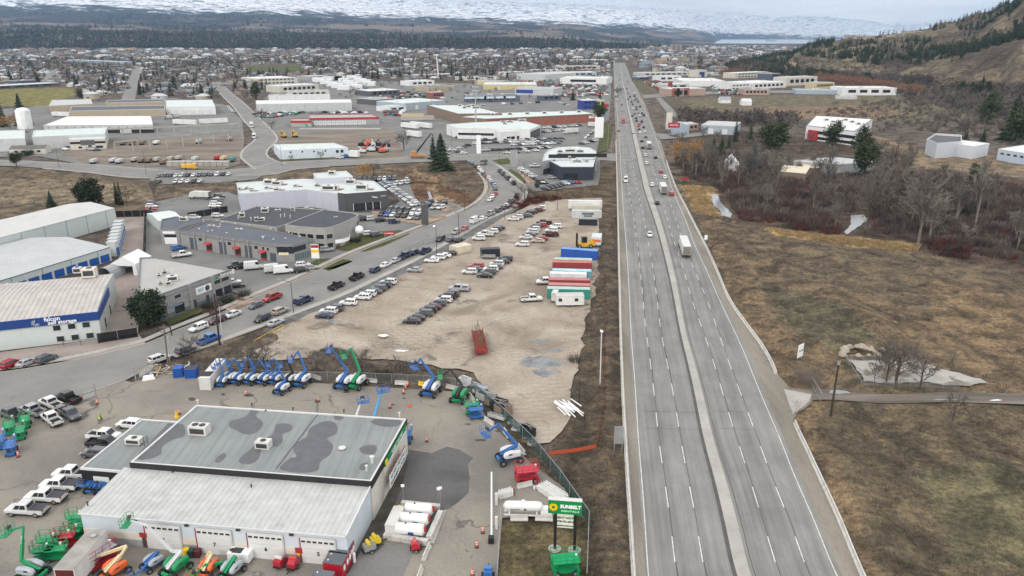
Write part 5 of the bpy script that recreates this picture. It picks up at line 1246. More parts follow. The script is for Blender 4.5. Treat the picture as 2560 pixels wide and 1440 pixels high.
 # - the wider town: one thing per building
def simple(x0,y0,x1,y1,depth,h,wall,roof,label,name='commercial_building',win=0,doors=0,par=.4,floors=1,group=None,extra=None):
 P=front(x0,y0,x1,y1,depth)
 b=B(name,label,P,h,wmat(wall),rmat(roof),par=par,group=group)
 if win:
  for f in rg(floors):
   b.windows(0,win,h*(f+.55)/floors,b.face(0)[3]/win*.55,h/floors*.38,frame=False)
 for k in rg(doors):b.put('loading_door',0,(k+.7)/(doors+.4),2.2,3.6,3.8,m_door,.15)
 if extra:extra(b)
 return b
W_='white';LG='lgrey'
SB=[(722,243,824,240,15,7,'cream','grey','cream office block with a grey roof, in front of the white-roofed cream blocks',6,0,1),(700,232,797,226,30,8.5,'cream','white','cream block with a bright white roof right behind the cream office',7,0,1),(642,213,745,209,60,9.5,'cream','white','large cream block with a white roof and two rows of windows',9,0,2),(672,252,826,249,12,6,'white','lgrey','thin white strip building just behind the long grey warehouse',0,0,1),(776,200,822,197,30,6,'grey','lgrey','small grey workshop left of the white wrapped lumber',3,0,1),(925,241,1000,237,35,6.5,'dgrey','white','dark fronted workshop with a white roof and brown end',5,0,1),(1026,215,1086,212,25,7,'white','white','white showroom with dark glass right end, before the town trees',4,0,1),(1072,229,1136,225,30,6,'tan','brownroof','tan shed with a brown roof right of the white showroom',0,0,1),(1082,246,1111,244,12,7,'brick','grey','small red brick building with arches',4,0,1),(940,263,986,259,30,6,'dgrey','grey','dark shed with grey roof in the machinery yard',2,0,1),(972,280,1016,276,18,5,'white','palegreen','open white machinery shed beside green trucks',2,0,1),(1012,276,1112,267,42,7,'bluegrey','palegreen','blue grey warehouse with a pale roof left of the brown store',0,2,1),(1166,256,1300,254,22,7.5,'navygrey','dgrey','dark blue strip mall with pale sign panels',8,0,1),(1288,237,1383,240,32,8.5,'lgrey','bluegrey','grey metal warehouse with a bright blue panel',0,0,1),(1355,252,1402,250,12,6,'navygrey','dgrey','small dark blue pavilion shop right of the strip mall',3,0,1),(1208,224,1342,224,55,7,'yellow','palegreen','long yellow warehouse with a pale roof',0,2,1),(1186,211,1252,212,26,5.5,'yellow','grey','lower yellow shed behind the long yellow warehouse',0,0,1),(1400,209,1516,211,50,9,'white','white','big white store beside the highway with a dark square window',1,0,1),(1362,202,1440,197,60,10,'lgrey','lgrey','large grey metal hall behind the rows of parked trailers',0,1,1),(1372,191,1492,190,36,7,'bluegrey','white','long blue grey shed with a white roof next to the highway',6,0,1),(1264,191,1310,189,20,7.5,'white','white','small white office with two window rows beyond the yellow sheds',6,0,2),(1160,201,1242,198,28,5.5,'white','grey','white shop row with grey roof beyond the yellow sheds',7,0,1),(1040,196,1142,192,36,5.5,'grey','lgrey','grey shop row right of the leaning white mast',6,0,1),(1457,274,1491,273,14,9,'royal','white','royal blue storage shop beside the highway',3,0,2),(1490,265,1512,264,10,6,'yellow','dgrey','tiny yellow kiosk right behind the royal blue shop',2,0,1),(1322,182,1395,180,20,6,'white','palegreen','white shed in the rows left of the far highway',5,0,1),(1405,175,1500,173,30,8,'cream','lgrey','cream store far up the highway on its left',6,0,1),(1440,158,1520,157,40,9,'lgrey','white','pale grey store block just left of the far road crest',5,0,1),(-60,226,150,214,30,4.5,'dgrey','palegreen','low school building with dark walls beside the yellow green playing field',5,0,1),(45,214,92,211,22,7,'dgrey','dgrey','dark gymnasium block of the school',0,0,1),(128,131,192,127,26,15,'brown','brownroof','brown and white apartment block far left among trees',8,0,4),(104,142,190,140,22,10,'beige','brownroof','wide beige apartment block with a brown roof among trees',9,0,3),(170,160,310,166,22,11,'bluegrey','palegreen','long blue grey care home with pale roof and balconies',16,0,3),(345,152,462,156,22,9,'beige','palegreen','long beige care home with a pale mint roof',13,0,2),(272,126,328,128,20,14,'yellow','brownroof','cream yellow apartment block with bright gables far in town',7,0,4),(250,134,330,134,25,7,'paleblue','paleblue','pale blue roofed hall below the cream yellow apartments',8,0,1),(400,131,433,131,18,12,'cream','palegreen','cream four-storey block in the distant town',5,0,3),(465,140,482,141,14,11,'yellow','brownroof','small bright yellow apartment block in the distant town',3,0,3),(604,146,686,146,26,12,'dgrey','dgrey','dark apartment block under construction with white framing',8,0,3),(852,147,925,143,20,9,'cream','lgrey','pale apartment block behind the dark hedge of conifers',8,0,3),(978,180,1036,176,34,7,'cream','navygrey','cream church hall with a big dark blue roof',8,0,1),(852,162,896,162,16,6,'beige','brownroof','beige row house with a brown roof',5,0,1),(1011,157,1030,157,14,12,'white','white','white four-storey block in the distant town',4,0,3),(1596,166,1607,166,16,13,'dgrey','lgrey','grey and white hotel block beside the road crest',3,0,4),(1608,166,1633,166,20,13,'bluegrey','navygrey','blue four-storey hotel beside the road crest',6,0,4),(1644,162,1666,162,20,14,'orange','orange','orange tan hotel beyond the blue one',5,0,4),(1632,175,1657,175,20,9,'black','dgrey','black and red restaurant beside the highway',2,0,1),(1657,175,1684,175,20,7,'white','white','white shop right of the black restaurant',3,0,1),(1690,171,1745,170,26,9,'beige','lgrey','beige office row with two rows of windows',8,0,2),(1600,190,1742,188,30,6,'lgrey','lgrey','long low pale shop row right of the highway',9,0,1),(1743,193,1766,192,20,12,'cream','cream','tall cream depot with a blue door',1,0,1),(1596,200,1626,199,18,5,'navygrey','lgrey','dark glass car showroom with a pale wavy canopy',2,0,1),(1645,203,1703,202,20,8,'white','white','white workshop with a bright white roof by the grass ramp',3,0,1),(1668,222,1722,220,26,6,'lgrey','palegreen','pale grey store with a red corner sign',2,0,1),(1672,240,1763,238,26,8.5,'pinktan','palegreen','pink tan restaurant with red brown entrance towers',0,0,1),(1782,208,1812,216,60,8,'white','white','long white warehouse running away beyond the tents',5,0,1),(1838,196,1920,192,26,9,'cream','white','cream office block with dark stripes at the hill foot',9,0,2),(1826,226,1876,223,20,8,'white','lgrey','white office with long dark window bands',5,0,2),(1878,223,1965,218,50,8,'white','white','wide white warehouse right of the white office',7,0,1),(1858,237,1923,237,24,7,'pinktan','brownroof','brick pink building with a brown roof along the frontage road',6,0,1),(1927,200,1950,198,24,10,'navygrey','navygrey','dark blue shed at the foot of the bare bluff',1,0,1),(1966,215,2042,211,24,12,'cream','cream','large plain cream building with tall dark windows',5,0,1),(2038,222,2085,220,18,8,'yellow','grey','cream and yellow building with a row of windows',8,0,1),(1990,235,2108,236,22,5.5,'bluegrey','bluegrey','long low blue grey shed along the frontage road',0,0,1),(2104,238,2240,238,36,9,'white','white','big white warehouse at the right end of the frontage road',4,0,1),(2090,247,2142,248,10,3.5,'lgrey','concrete','low grey shed on the field edge by the white warehouse',0,0,1),(1705,337,1722,336,14,7.5,'bluegrey','navygrey','blue grey tower shop beside the red roadside sign',0,0,1),(1722,326,1745,324,14,5,'pinktan','lgrey','dull pink fronted shop behind the bare trees',2,0,1),(1752,333,1836,337,30,6.5,'bluegrey','lgrey','blue grey metal sheds behind the bare trees',0,2,1),(1515,128,1620,127,60,10,'lgrey','paleblue','very long pale hall in front of the far towers',0,0,1),(1612,134,1634,134,30,12,'white','white','white box store below the far towers',0,0,1),(1660,140,1716,139,60,12,'bluegrey','paleblue','wide pale blue roofed arena below the far towers',0,0,1),(1778,125,1815,125,50,14,'cream','white','pale box store far beyond the towers',0,0,1),(1820,145,1880,143,40,9,'beige','beige','beige far shopping block left of the wooded hill',8,0,1),(1880,138,1935,136,40,9,'white','lgrey','white far shopping block left of the wooded hill',6,0,1),(1930,128,1975,127,40,9,'lgrey','paleblue','pale roofed far block closest to the wooded hill',0,0,1),(1700,158,1752,157,26,7,'grey','paleblue','low blue roofed building beyond the orange tan hotel',6,0,1),(1672,155,1712,154,20,15,'beige','dgrey','grey beige mid-rise flats in front of the arena',9,0,4),]
for r in SB:
 x0,y0,x1,y1,dp,h,wl_,rf,lab,win,dr,fl=r
 b=simple(x0,y0,x1,y1,dp,h,wl_,rf,lab,win=win,doors=dr,floors=fl)
 L=b.face(0)[3]
 if y0>180:
  for k in rg(min(5,int(L/18)+1)):
   a,bq,nn,L=b.face(0);q=a+(bq-a)*ru(.1,.9)-nn*ru(3,dp*.8)
   pc('rooftop_unit',(q.x,q.y,h+.3),(ru(2,4),ru(1.5,2.5),1.4),m_hvac,b.root)
 if'blue panel' in lab:b.put('blue_panel',0,.25,h*.55,22,4,wmat('royal'),.2)
 if'entrance towers' in lab:
  for u in(.18,.30,.44):b.put('entrance_tower',0,u,4.6,9,9.4,wmat('brick' if u!=.30 else'pinktan'),1.2);
  for u in(.18,.30,.44):b.put('tower_window',0,u,4.2,4.5,5,mgl,.2,1.25)
 if'red corner' in lab:b.put('red_sign',0,.12,h+.2,7,5,wmat('red'),.4,.2)
 if'blue door' in lab:b.put('blue_door',0,.6,4,8,8,wmat('royal'),.3)
 if'sign panels' in lab:
  for k in rg(5):b.put('sign_panel',0,.08+k*.18,5.2,13,2.2,wmat('paleblue'),.3)
 if'white framing' in lab:
  for k in rg(4):b.put('white_frame',0,.15+k*.23,4,8,8,wmat('white'),.3);
for i,(x,y,w,h,c,lab)in en(((1678,130,24,17,'pinktan','tallest twin beige apartment tower in the distant centre'),(1620,129,26,11,'beige','pair of lower beige apartment towers at the left of the distant centre'),(1650,129,24,11,'beige','beige apartment tower between the pair and the tallest one'),(1741,136,20,14,'white','white hotel tower in the distant centre'),(1756,138,8,11,'cream','slim cream tower right of the white hotel'),(1915,104,6,5,'bluegrey','hazy lakeshore tower, the left one'),(1925,104,6,7,'bluegrey','hazy lakeshore tower, the middle one'),(1934,104,5,4,'bluegrey','hazy lakeshore tower, the right one'))):
 a,b=G(x,y,0),G(x+w,y,0);mpp=(b-a).length/w;H=h*mpp*1.0
 tb=B('apartment_tower',lab,[a,b,b+V3((0,22,0)),a+V3((0,22,0))],H,wmat(c),rmat('lgrey'),par=1.0)
 if y>110:
  for f in rg(10):tb.put('window_band',0,.5,H*(f+.5)/10,(b-a).length*.8,H/10*.4,mgl,.3)
  tb.put('lift_shaft',0,.5,H/2+1.5,(b-a).length*.12,H+3,wmat(c),1.5)
p=g(1096,196);ms=MB();ms.tube((p.x,p.y,0),(p.x-2,p.y,38),1.3,.8,10);ms.box((p.x-2.2,p.y,38),(7,2.5,2.2));ms.build('white_mast',wmat('white'),label='tall white lighting mast leaning over the town roofs',cat='mast')
p=g(1190,330);r=em('antenna_mast',p,0,'grey lattice antenna mast standing in front of the brown store','mast')
MB().tube(p,p+V3((0,0,33)),.55,.4,6).build('mast_pole',mmt,r)
for z in(30,32.5):MB().box((p.x,p.y,z),(5,2.2,.8)).build('antenna_ring',mmt,r)
for z in(2,4,6):MB().box((p.x,p.y,z),(4,2,.4)).build('service_box',mmt,r)
m_swh=wmat('white')
sw=froof('white_showhall','large white warehouse with a red entrance panel among bare trees',[(2016,313),(2137,328),(2182,297),(2040,288)],9.5,m_swh,rmat('white'),cap=wmat('dgrey'))
sw.put('red_entrance',0,.17,3.6,8,6.4,wmat('red'),.8);sw.put('window_band',0,.62,5.6,32,2.0,mgl,.15);sw.put('window_band',0,.62,2.0,32,1.8,mgl,.15)
for k in rg(6):sw.unit(2065+k*16,302+(k%3)*5,(3,2,1.4),.1)
u1=froof('flat_pale_unit','pale grey unit with raised dark parapet, the left of three on the right slope',[(2317,347),(2343,358),(2404,353),(2404,337),(2340,333)],9.0,M('pale_grey_blue_wall',(.50,.53,.57),.7,var=.04),rmat('dgrey'),par=1.2)
u2=froof('white_metal_unit','white metal unit with blue stains, the middle of three on the right slope',[(2366,356),(2435,366),(2474,358),(2400,349)],7.5,M('white_panel_wall',(.60,.63,.67),.6,var=.04),rmat('white'))
u3=froof('blue_window_unit','pale blue unit with dark paired windows at the right edge',[(2496,372),(2640,395),(2700,376),(2560,362)],6.5,M('pale_blue_wall',(.46,.53,.62),.6,var=.04),rmat('white'))
u3.windows(0,8,4.2,2.2,1.0,.03,.97)
gh=gbl('market_hall','cream roofed market hall behind the row of bare trees',G(1946,428,4),G(2015,434,4),4,16,wmat('brown'),M('cream_canvas_roof',(.62,.55,.42),.7,var=.05),2.0)
gh2=gbl('market_hall','second cream roof joined to the right of the market hall',G(2010,420,4),G(2052,420,4),4,12,wmat('brown'),MATS['cream_canvas_roof'],1.6)
froof('grey_hall','long grey flat roofed hall behind the market roofs',[(1985,402),(2100,410),(2190,404),(2085,392)],6.5,wmat('grey'),rmat('lgrey'))
cs=em('toy_castle',g(1825,428),0,'small white fairytale castle of a mini golf course beside the creek','castle')
for(dx_,dy_,r_,h_)in((0,0,1.2,7),(2.2,.6,.9,5),(-2.2,.3,.9,5),(1.1,-1.4,.6,4),(-1.2,-1.3,.6,3.6),(3.6,0,.7,3.4)):
 p=cs.location;MB().lathe((p.x+dx_,p.y+dy_,.3),[(r_,0),(r_,h_),(r_*1.25,h_),(r_*1.25,h_+.5),(0.05,h_+2.2)],10).build('tower',m_swh,cs)
MB().box((cs.location.x,cs.location.y,1.7),(5.5,2,2.8)).build('castle_wall',m_swh,cs)
for(x,y,w,lab,c)in((1801,253,27,'white farm cottage with a grey roof, the left of two in the field',(.3,.32,.34)),(1856,258,24,'white farm cottage with a white roof, the right of two in the field',(.6,.62,.64))):
 gbl('farm_cottage',lab,G(x,y-4,4),G(x+w,y-4,4),4,9,wmat('white'),M('cottage_roof_%d'%x,c,.8),2.8)
for i in rg(9):
 x=2092+i*24;y=[99,97,98,100,104,98,92,88,86][i]
 p=GL(x,y,1000,2600);q=GL(x+20,y,1000,2600)
 if abs(q.y-p.y)>60:q=V3((p.x+20,p.y,p.z))
 zt=p.z-3
 P=[(p.x,p.y),(p.x+19,p.y),(p.x+19,p.y+14),(p.x,p.y+14)]
 b=B('ridge_flats','block %s of the beige terraced flats along the wooded ridge'%['first from the left','second from the left','third from the left','fourth from the left','fifth, the middle one','sixth from the left','third from the right','second from the right','last on the right'][i],P,zt+10+(i%2)*1.5,wmat('beige'),rmat('brownroof'),par=0,z0=zt-10,group='terraced flats on the ridge',overhang=1.0)
 for z in(.25,.55):b.windows(0,4,zt+8*z+2,2.6,1.6,frame=False)
p=GL(2330,140,900,2400);q=GL(2418,140,900,2400)
LH=88/1900*p.y*1.02
b=B('hillside_block','long dark windowed block with a grey hip roof on the hillside terrace',[(p.x,p.y),(p.x+LH,p.y),(p.x+LH,p.y+16),(p.x,p.y+16)],p.z+9,wmat('navygrey'),rmat('brownroof'),par=0,z0=p.z-12,overhang=2)
for z in(2,5):b.windows(0,14,p.z+z,2.4,1.7,frame=False)
# = vehicles
m_paint=pmt();m_vglass=M('vehicle_glass',(0.018,0.02,0.024),0.06,var=0.2,spec=0.7)
mty=M('tyre_rubber',(0.022,0.022,0.023),0.85,var=0.2);m_rim=M('wheel_rim',(0.32,0.33,0.34),0.35,0.5,var=0.1)
m_head=M('lamp_lens',(0.72,0.72,0.70),0.2);m_tail=M('tail_lamp_red',(0.30,0.012,0.012),0.25);mud=M('underbody',(0.02,0.02,0.02),0.9)
CARS={'sedan':dict(st=[(-2.36,.42,.74,.80),(-2.25,.28,.94,.87),(-1.7,.24,1.00,.91),(-.2,.22,.97,.92),(1.1,.24,.93,.91),(2.05,.27,.80,.86),(2.34,.40,.62,.76)],cab=(-1.95,1.20,-1.15,.38,.93,1.45,.86,.66),wb=1.38,wr=.33,W=.92),'suv':dict(st=[(-2.34,.50,.90,.84),(-2.24,.34,1.06,.91),(-1.6,.30,1.08,.95),(0,.28,1.07,.95),(1.1,.30,1.04,.94),(2.05,.33,.92,.90),(2.34,.46,.72,.80)],cab=(-2.24,1.25,-1.98,.45,1.03,1.70,.92,.74),wb=1.38,wr=.37,W=.95),'jeep':dict(st=[(-2.3,.55,1.1,.88),(-2.2,.42,1.15,.92),(0,.42,1.15,.93),(1.1,.42,1.13,.92),(2.1,.45,1.08,.88),(2.25,.5,.95,.84)],cab=(-2.2,.85,-2.1,.45,1.12,1.85,.88,.80),wb=1.4,wr=.42,W=.93),'pickup':dict(st=[(-.72,.48,1.18,.99),(-.3,.48,1.2,1.0),(1.2,.48,1.2,1.0),(2.3,.5,1.19,.99),(2.8,.52,1.12,.96),(2.95,.6,.9,.9)],cab=(-.74,1.75,-.60,1.0,1.16,2.02,.96,.84),wb=1.85,wr=.42,W=.98,bed=(-2.92,-.70,.72,1.22)),'van':dict(st=[(-2.9,.5,1.5,.95),(-2.8,.42,1.55,.98),(0,.42,1.5,.98),(1.7,.42,1.35,.98),(2.5,.45,1.1,.94),(2.9,.5,.8,.86)],cab=(-2.85,2.0,-2.75,1.25,1.45,2.55,.94,.82),wb=1.8,wr=.38,W=.98,solid=True),}
def car_parts(k,canopy=False):
 C=CARS[k];P={}
 b=MB();rings=[]
 for(y,z0,z1,w)in C['st']:
  rings.append([(-w*.88,y,z0),(w*.88,y,z0),(w,y,z0+.18),(w,y,z1-.13),(w*.90,y,z1-.02),(w*.45,y,z1+.02),(-w*.45,y,z1+.02),(-w*.90,y,z1-.02),(-w,y,z1-.13),(-w,y,z0+.18)])
 b.loft(rings,0)
 y0,y1,t0,t1,zb,zt,wb,wt=C['cab']
 base=[(-wb,y0,zb),(wb,y0,zb),(wb,y1,zb),(-wb,y1,zb)]
 sh=[(-wt,t0,zt-.03),(wt,t0,zt-.03),(wt,t1,zt-.03),(-wt,t1,zt-.03)]
 top=[(-wt*.86,t0+.12,zt+.02),(wt*.86,t0+.12,zt+.02),(wt*.86,t1-.15,zt+.02),(-wt*.86,t1-.15,zt+.02)]
 b.loft([base,sh,top],0)
 def q(a,bb,c,d,u0,u1,v0,v1,n):
  a,bb,c,d=map(V3,(a,bb,c,d));f=lambda u,v:(a*(1-u)+bb*u)*(1-v)+(d*(1-u)+c*u)*v+V3(n)*.012
  return[f(u0,v0),f(u1,v0),f(u1,v1),f(u0,v1)]
 F=(0,1,2,3)
 P['windscreen']=MB().add(q(base[3],base[2],sh[2],sh[3],.06,.94,.10,.94,(0,1,.6)),[F])
 P['rear_window']=MB().add(q(base[1],base[0],sh[0],sh[1],.10,.90,.22 if k!='van' else .5,.90,(0,-1,.5)),[F])
 segs=[(.10,.46),(.50,.90)]if k!='van' else[(.02,.20)]
 if k=='suv':segs=[(.06,.32),(.36,.64),(.68,.94)][::-1]
 side=[]
 for(u0,u1)in segs:
  side.append(MB().add(q(base[2],base[1],sh[1],sh[2],u0 if k!='van' else .03,u1 if k!='van' else .24,.16,.90,(1,0,.3)),[F]))
  side.append(MB().add(q(base[0],base[3],sh[3],sh[0],1-u1 if k!='van' else .76,1-u0 if k!='van' else .97,.16,.90,(-1,0,.3)),[F]))
 P['side_window']=side
 L0,L1=C['st'][0][0],C['st'][-1][0]
 if'bed' in C:
  a,e,f0,f1=C['bed'];W=C['W']
  b.box((-W+.06,(a+e)/2,(f0+f1)/2-.1),(.12,e-a,f1-f0+.2),0,0);b.box((W-.06,(a+e)/2,(f0+f1)/2-.1),(.12,e-a,f1-f0+.2),0,0)
  b.box((0,a+.05,(f0+f1)/2-.05),(2*W-.26,.1,f1-f0+.1),0,0);b.box((0,a-.08,.55),(2*W-.3,.14,.2),0,1)
  P['bed_liner']=MB().box((0,(a+e)/2+.02,f0-.05+.12),(2*W-.28,e-a-.14,.2));L0=a
 b.box((0,(L0+L1)/2,.36),(C['W']*1.7,(L1-L0)*.9,.22),0,1)
 P['body']=b
 wr=C['wr'];off=(L1+L0)/2*.6
 P['wheel']=[((sx*(C['W']-.10),off+sy*C['wb'],wr))for sx in(-1,1)for sy in(-1,1)]
 P['lamps']=[('headlight',(s*C['W']*.68,L1-.10,C['st'][-2][2]-.18),m_head)for s in(-1,1)]+[('tail_light',(s*C['W']*.78,L0+.03,C['st'][0][2]-.02),m_tail)for s in(-1,1)]
 return P,C
def whm(wr,mb=None,c=(0,0,0),mi=(0,1),n=12):
 mb=mb or MB();w=.13
 mb.lathe(c,[(wr*.7,-w),(wr,-w*.7),(wr,w*.7),(wr*.7,w)],n,mi[0],'x');mb.lathe(c,[(wr*.55,-w-.01),(wr*.6,w+.01)],n,mi[1],'x')
 return mb
PROTO={}
def proto(kind,lod):
 """lod A: every part, B: glazing joined, C: one mesh"""
 key=(kind,lod)
 if key in PROTO:return PROTO[key]
 base=kind.split('+')[0];P,C=car_parts(base)
 cover='+cover' in kind;canopy='+canopy' in kind
 nm={'sedan':'parked_car','suv':'parked_car','jeep':'parked_car','pickup':'pickup_truck','van':'cargo_van'}[base]
 if cover:
  a,e,f0,f1=C['bed'];P['bed_cover']=MB().box((0,(a+e)/2,f1+.02),(2*C['W']-.1,e-a-.06,.05));del P['bed_liner']
 if canopy:
  a,e,f0,f1=C['bed'];W=C['W'];y0,y1=a+.02,e+.05
  P['body'].loft([[(-W*.93,y0,f1),(W*.93,y0,f1),(W*.93,y1,f1),(-W*.93,y1,f1)],[(-W*.8,y0+.15,1.86),(W*.8,y0+.15,1.86),(W*.8,y1,1.86),(-W*.8,y1,1.86)]],0);del P['bed_liner']
  for s in(-1,1):P['side_window'].append(MB().box((s*W*.89,(y0+y1)/2,1.5),(.05,1.5,.36)))
 if lod=='C':
  mb=P['body'];mb.m=[0 if m==0 else 2 for m in mb.m]
  for w in[P['windscreen'],P['rear_window']]+P['side_window']:mb.add(w.v,w.f,1)
  for k in('bed_liner','bed_cover'):
   if k in P:mb.add(P[k].v,P[k].f,2)
  for c in P['wheel']:mb.lathe(c,[(C['wr'],-.14),(C['wr'],.14)],8,2,'x')
  for n_,c,m_ in P['lamps']:mb.box(c,(.34,.1,.16),0,3 if n_=='headlight' else 4)
  PROTO[key]=(nm,mb.mesh(nm,[m_paint,m_vglass,mty,m_head,m_tail]),[])
  return PROTO[key]
 kids=[]
 if lod=='A':
  kids+=[('windscreen',P['windscreen'].mesh('windscreen',m_vglass),(0,0,0),None),('rear_window',P['rear_window'].mesh('rear_window',m_vglass),(0,0,0),None)]
  kids+=[('side_window',w.mesh('side_window',m_vglass),(0,0,0),None)for w in P['side_window']]
  for n_,c,m_ in P['lamps']:kids.append((n_,MB().box((0,0,0),(.38,.12,.18)).mesh(n_,m_),c,None))
 else:
  mb=MB()
  for w in[P['windscreen'],P['rear_window']]+P['side_window']:mb.add(w.v,w.f,0)
  kids.append(('glazing',mb.mesh('glazing',m_vglass),(0,0,0),None))
  tl=MB()
  for n_,c,m_ in P['lamps']:
   if n_=='tail_light':P['body'].box(c,(.3,.1,.16),0,2)
   else:P['body'].box(c,(.34,.1,.16),0,3)
 for k in('bed_liner','bed_cover'):
  if k in P:kids.append((k,P[k].mesh(k,mud if k=='bed_liner' else M('bed_cover_vinyl',(.06,.06,.066),.7)),(0,0,0),None))
 wm1=whm(C['wr']).mesh('wheel',[mty,m_rim])
 for c in P['wheel']:kids.append(('wheel',wm1,c,None))
 PROTO[key]=(nm,P['body'].mesh(nm,[m_paint,mud,m_tail,m_head]),kids)
 return PROTO[key]
COLR={'w':((.74,.74,.73),'white'),'k':((.012,.012,.014),'black'),'g':((.085,.09,.10),'dark grey'),'s':((.38,.39,.40),'silver'),'n':((.02,.035,.09),'navy blue'),'b':((.03,.14,.42),'blue'),'r':((.42,.015,.02),'red'),'m':((.09,.012,.018),'maroon'),'e':((.42,.37,.30),'beige'),'l':((.20,.30,.42),'light blue'),'y':((.75,.42,.02),'yellow')}
KN={'sedan':'sedan','suv':'SUV','jeep':'boxy SUV','pickup':'pickup truck','van':'high roofed van'}
NCAR=[0]
def car(px,py,col,kind,head,where,lod='B',label=None,group=None,cat=None,scale=1.0):
 p=G(px,py,GZ+.01)if py>0 else V3((px,-py,GZ))
 pr=proto(kind,lod);c,cn_=COLR[col];base=kind.split('+')[0]
 j=ru(.82,1.12)if col not in'k' else ru(.8,1.8)
 lab=label or'%s %s %s'%(cn_,KN[base],where)
 cat=cat or{'pickup':'pickup truck','van':'van'}.get(base,'car')
 NCAR[0]+=1
 return instance(pr,p,-rad(head),scale,tuple(min(.8,x*j)for x in c),lab,cat,group)
ORD=['first','second','third','fourth','fifth','sixth','seventh','eighth','ninth','tenth','eleventh','twelfth','thirteenth','fourteenth','fifteenth','sixteenth','seventeenth','eighteenth','nineteenth','twentieth','twenty-first','twenty-second','twenty-third','twenty-fourth','twenty-fifth','twenty-sixth','twenty-seventh','twenty-eighth','twenty-ninth','thirtieth','thirty-first','thirty-second','thirty-third','thirty-fourth','thirty-fifth','thirty-sixth']
def row(pts,cols,kinds,head,where,group,lod='C',jitter=2.0):
 """cars in a line; 'where' has %s for the ordinal"""
 n=len(cols)
 if len(pts)==2 and n>2:pts=[(pts[0][0]+(pts[1][0]-pts[0][0])*i/(n-1),pts[0][1]+(pts[1][1]-pts[0][1])*i/(n-1))for i in rg(n)]
 K={'s':'sedan','u':'suv','j':'jeep','p':'pickup','v':'van','c':'pickup+cover','y':'pickup+canopy'}
 for i,(x,y)in en(pts):
  if cols[i]==' ':continue
  h=head(x,y)if callable(head)else head
  car(x,y,cols[i],K[kinds[i%len(kinds)]],h+ru(-jitter,jitter),where%ORD[i],lod,group=group)
PERP=HW-90
# --- yard of the rental company
yg='trucks parked in the rental yard'
for(x,y,c,k,h,l)in((172,1003,'k','pickup',-62,'black pickup truck beside the yard gate post, farthest of the yard trucks'),(129,1017,'w','pickup',-58,'white pickup truck with rails over its bed, second from the gate'),(84,1035,'s','pickup',-62,'silver pickup truck with an open black bed behind the green lifts'),(30,1044,'g','pickup',-60,'dark grey pickup truck behind the green scissor lifts at the left edge'),(131,1056,'w','pickup',-50,'white pickup truck with open dirty bed in front of the silver one'),(176,1043,'g','pickup',128,'slate grey pickup truck facing the camera near the yard gate'),(262,1098,'w','pickup',-262,'white pickup truck with empty bed, half behind the annex roof'),(262,1118,'k','pickup',98,'black pickup truck with open bed beside the annex'),(240,1141,'g','suv',-80,'dark grey SUV with its nose out beside the annex'),(325,1068,'w','suv',-80,'white SUV parked beyond the far corner of the annex'),(70,1284,'w','pickup+cover',PERP-4,'white pickup truck with black bed cover, lowest of the four in echelon'),(116,1252,'w','pickup+cover',PERP-4,'white pickup truck with black bed cover, second from the bottom of four'),(152,1222,'w','pickup+cover',PERP-4,'white pickup truck with black bed cover, third from the bottom of four'),(182,1194,'w','pickup',PERP-4,'white pickup truck at the top of the four, beside the annex wall')):
 car(x,y,c,k,h,'','A',label=l,group=yg)
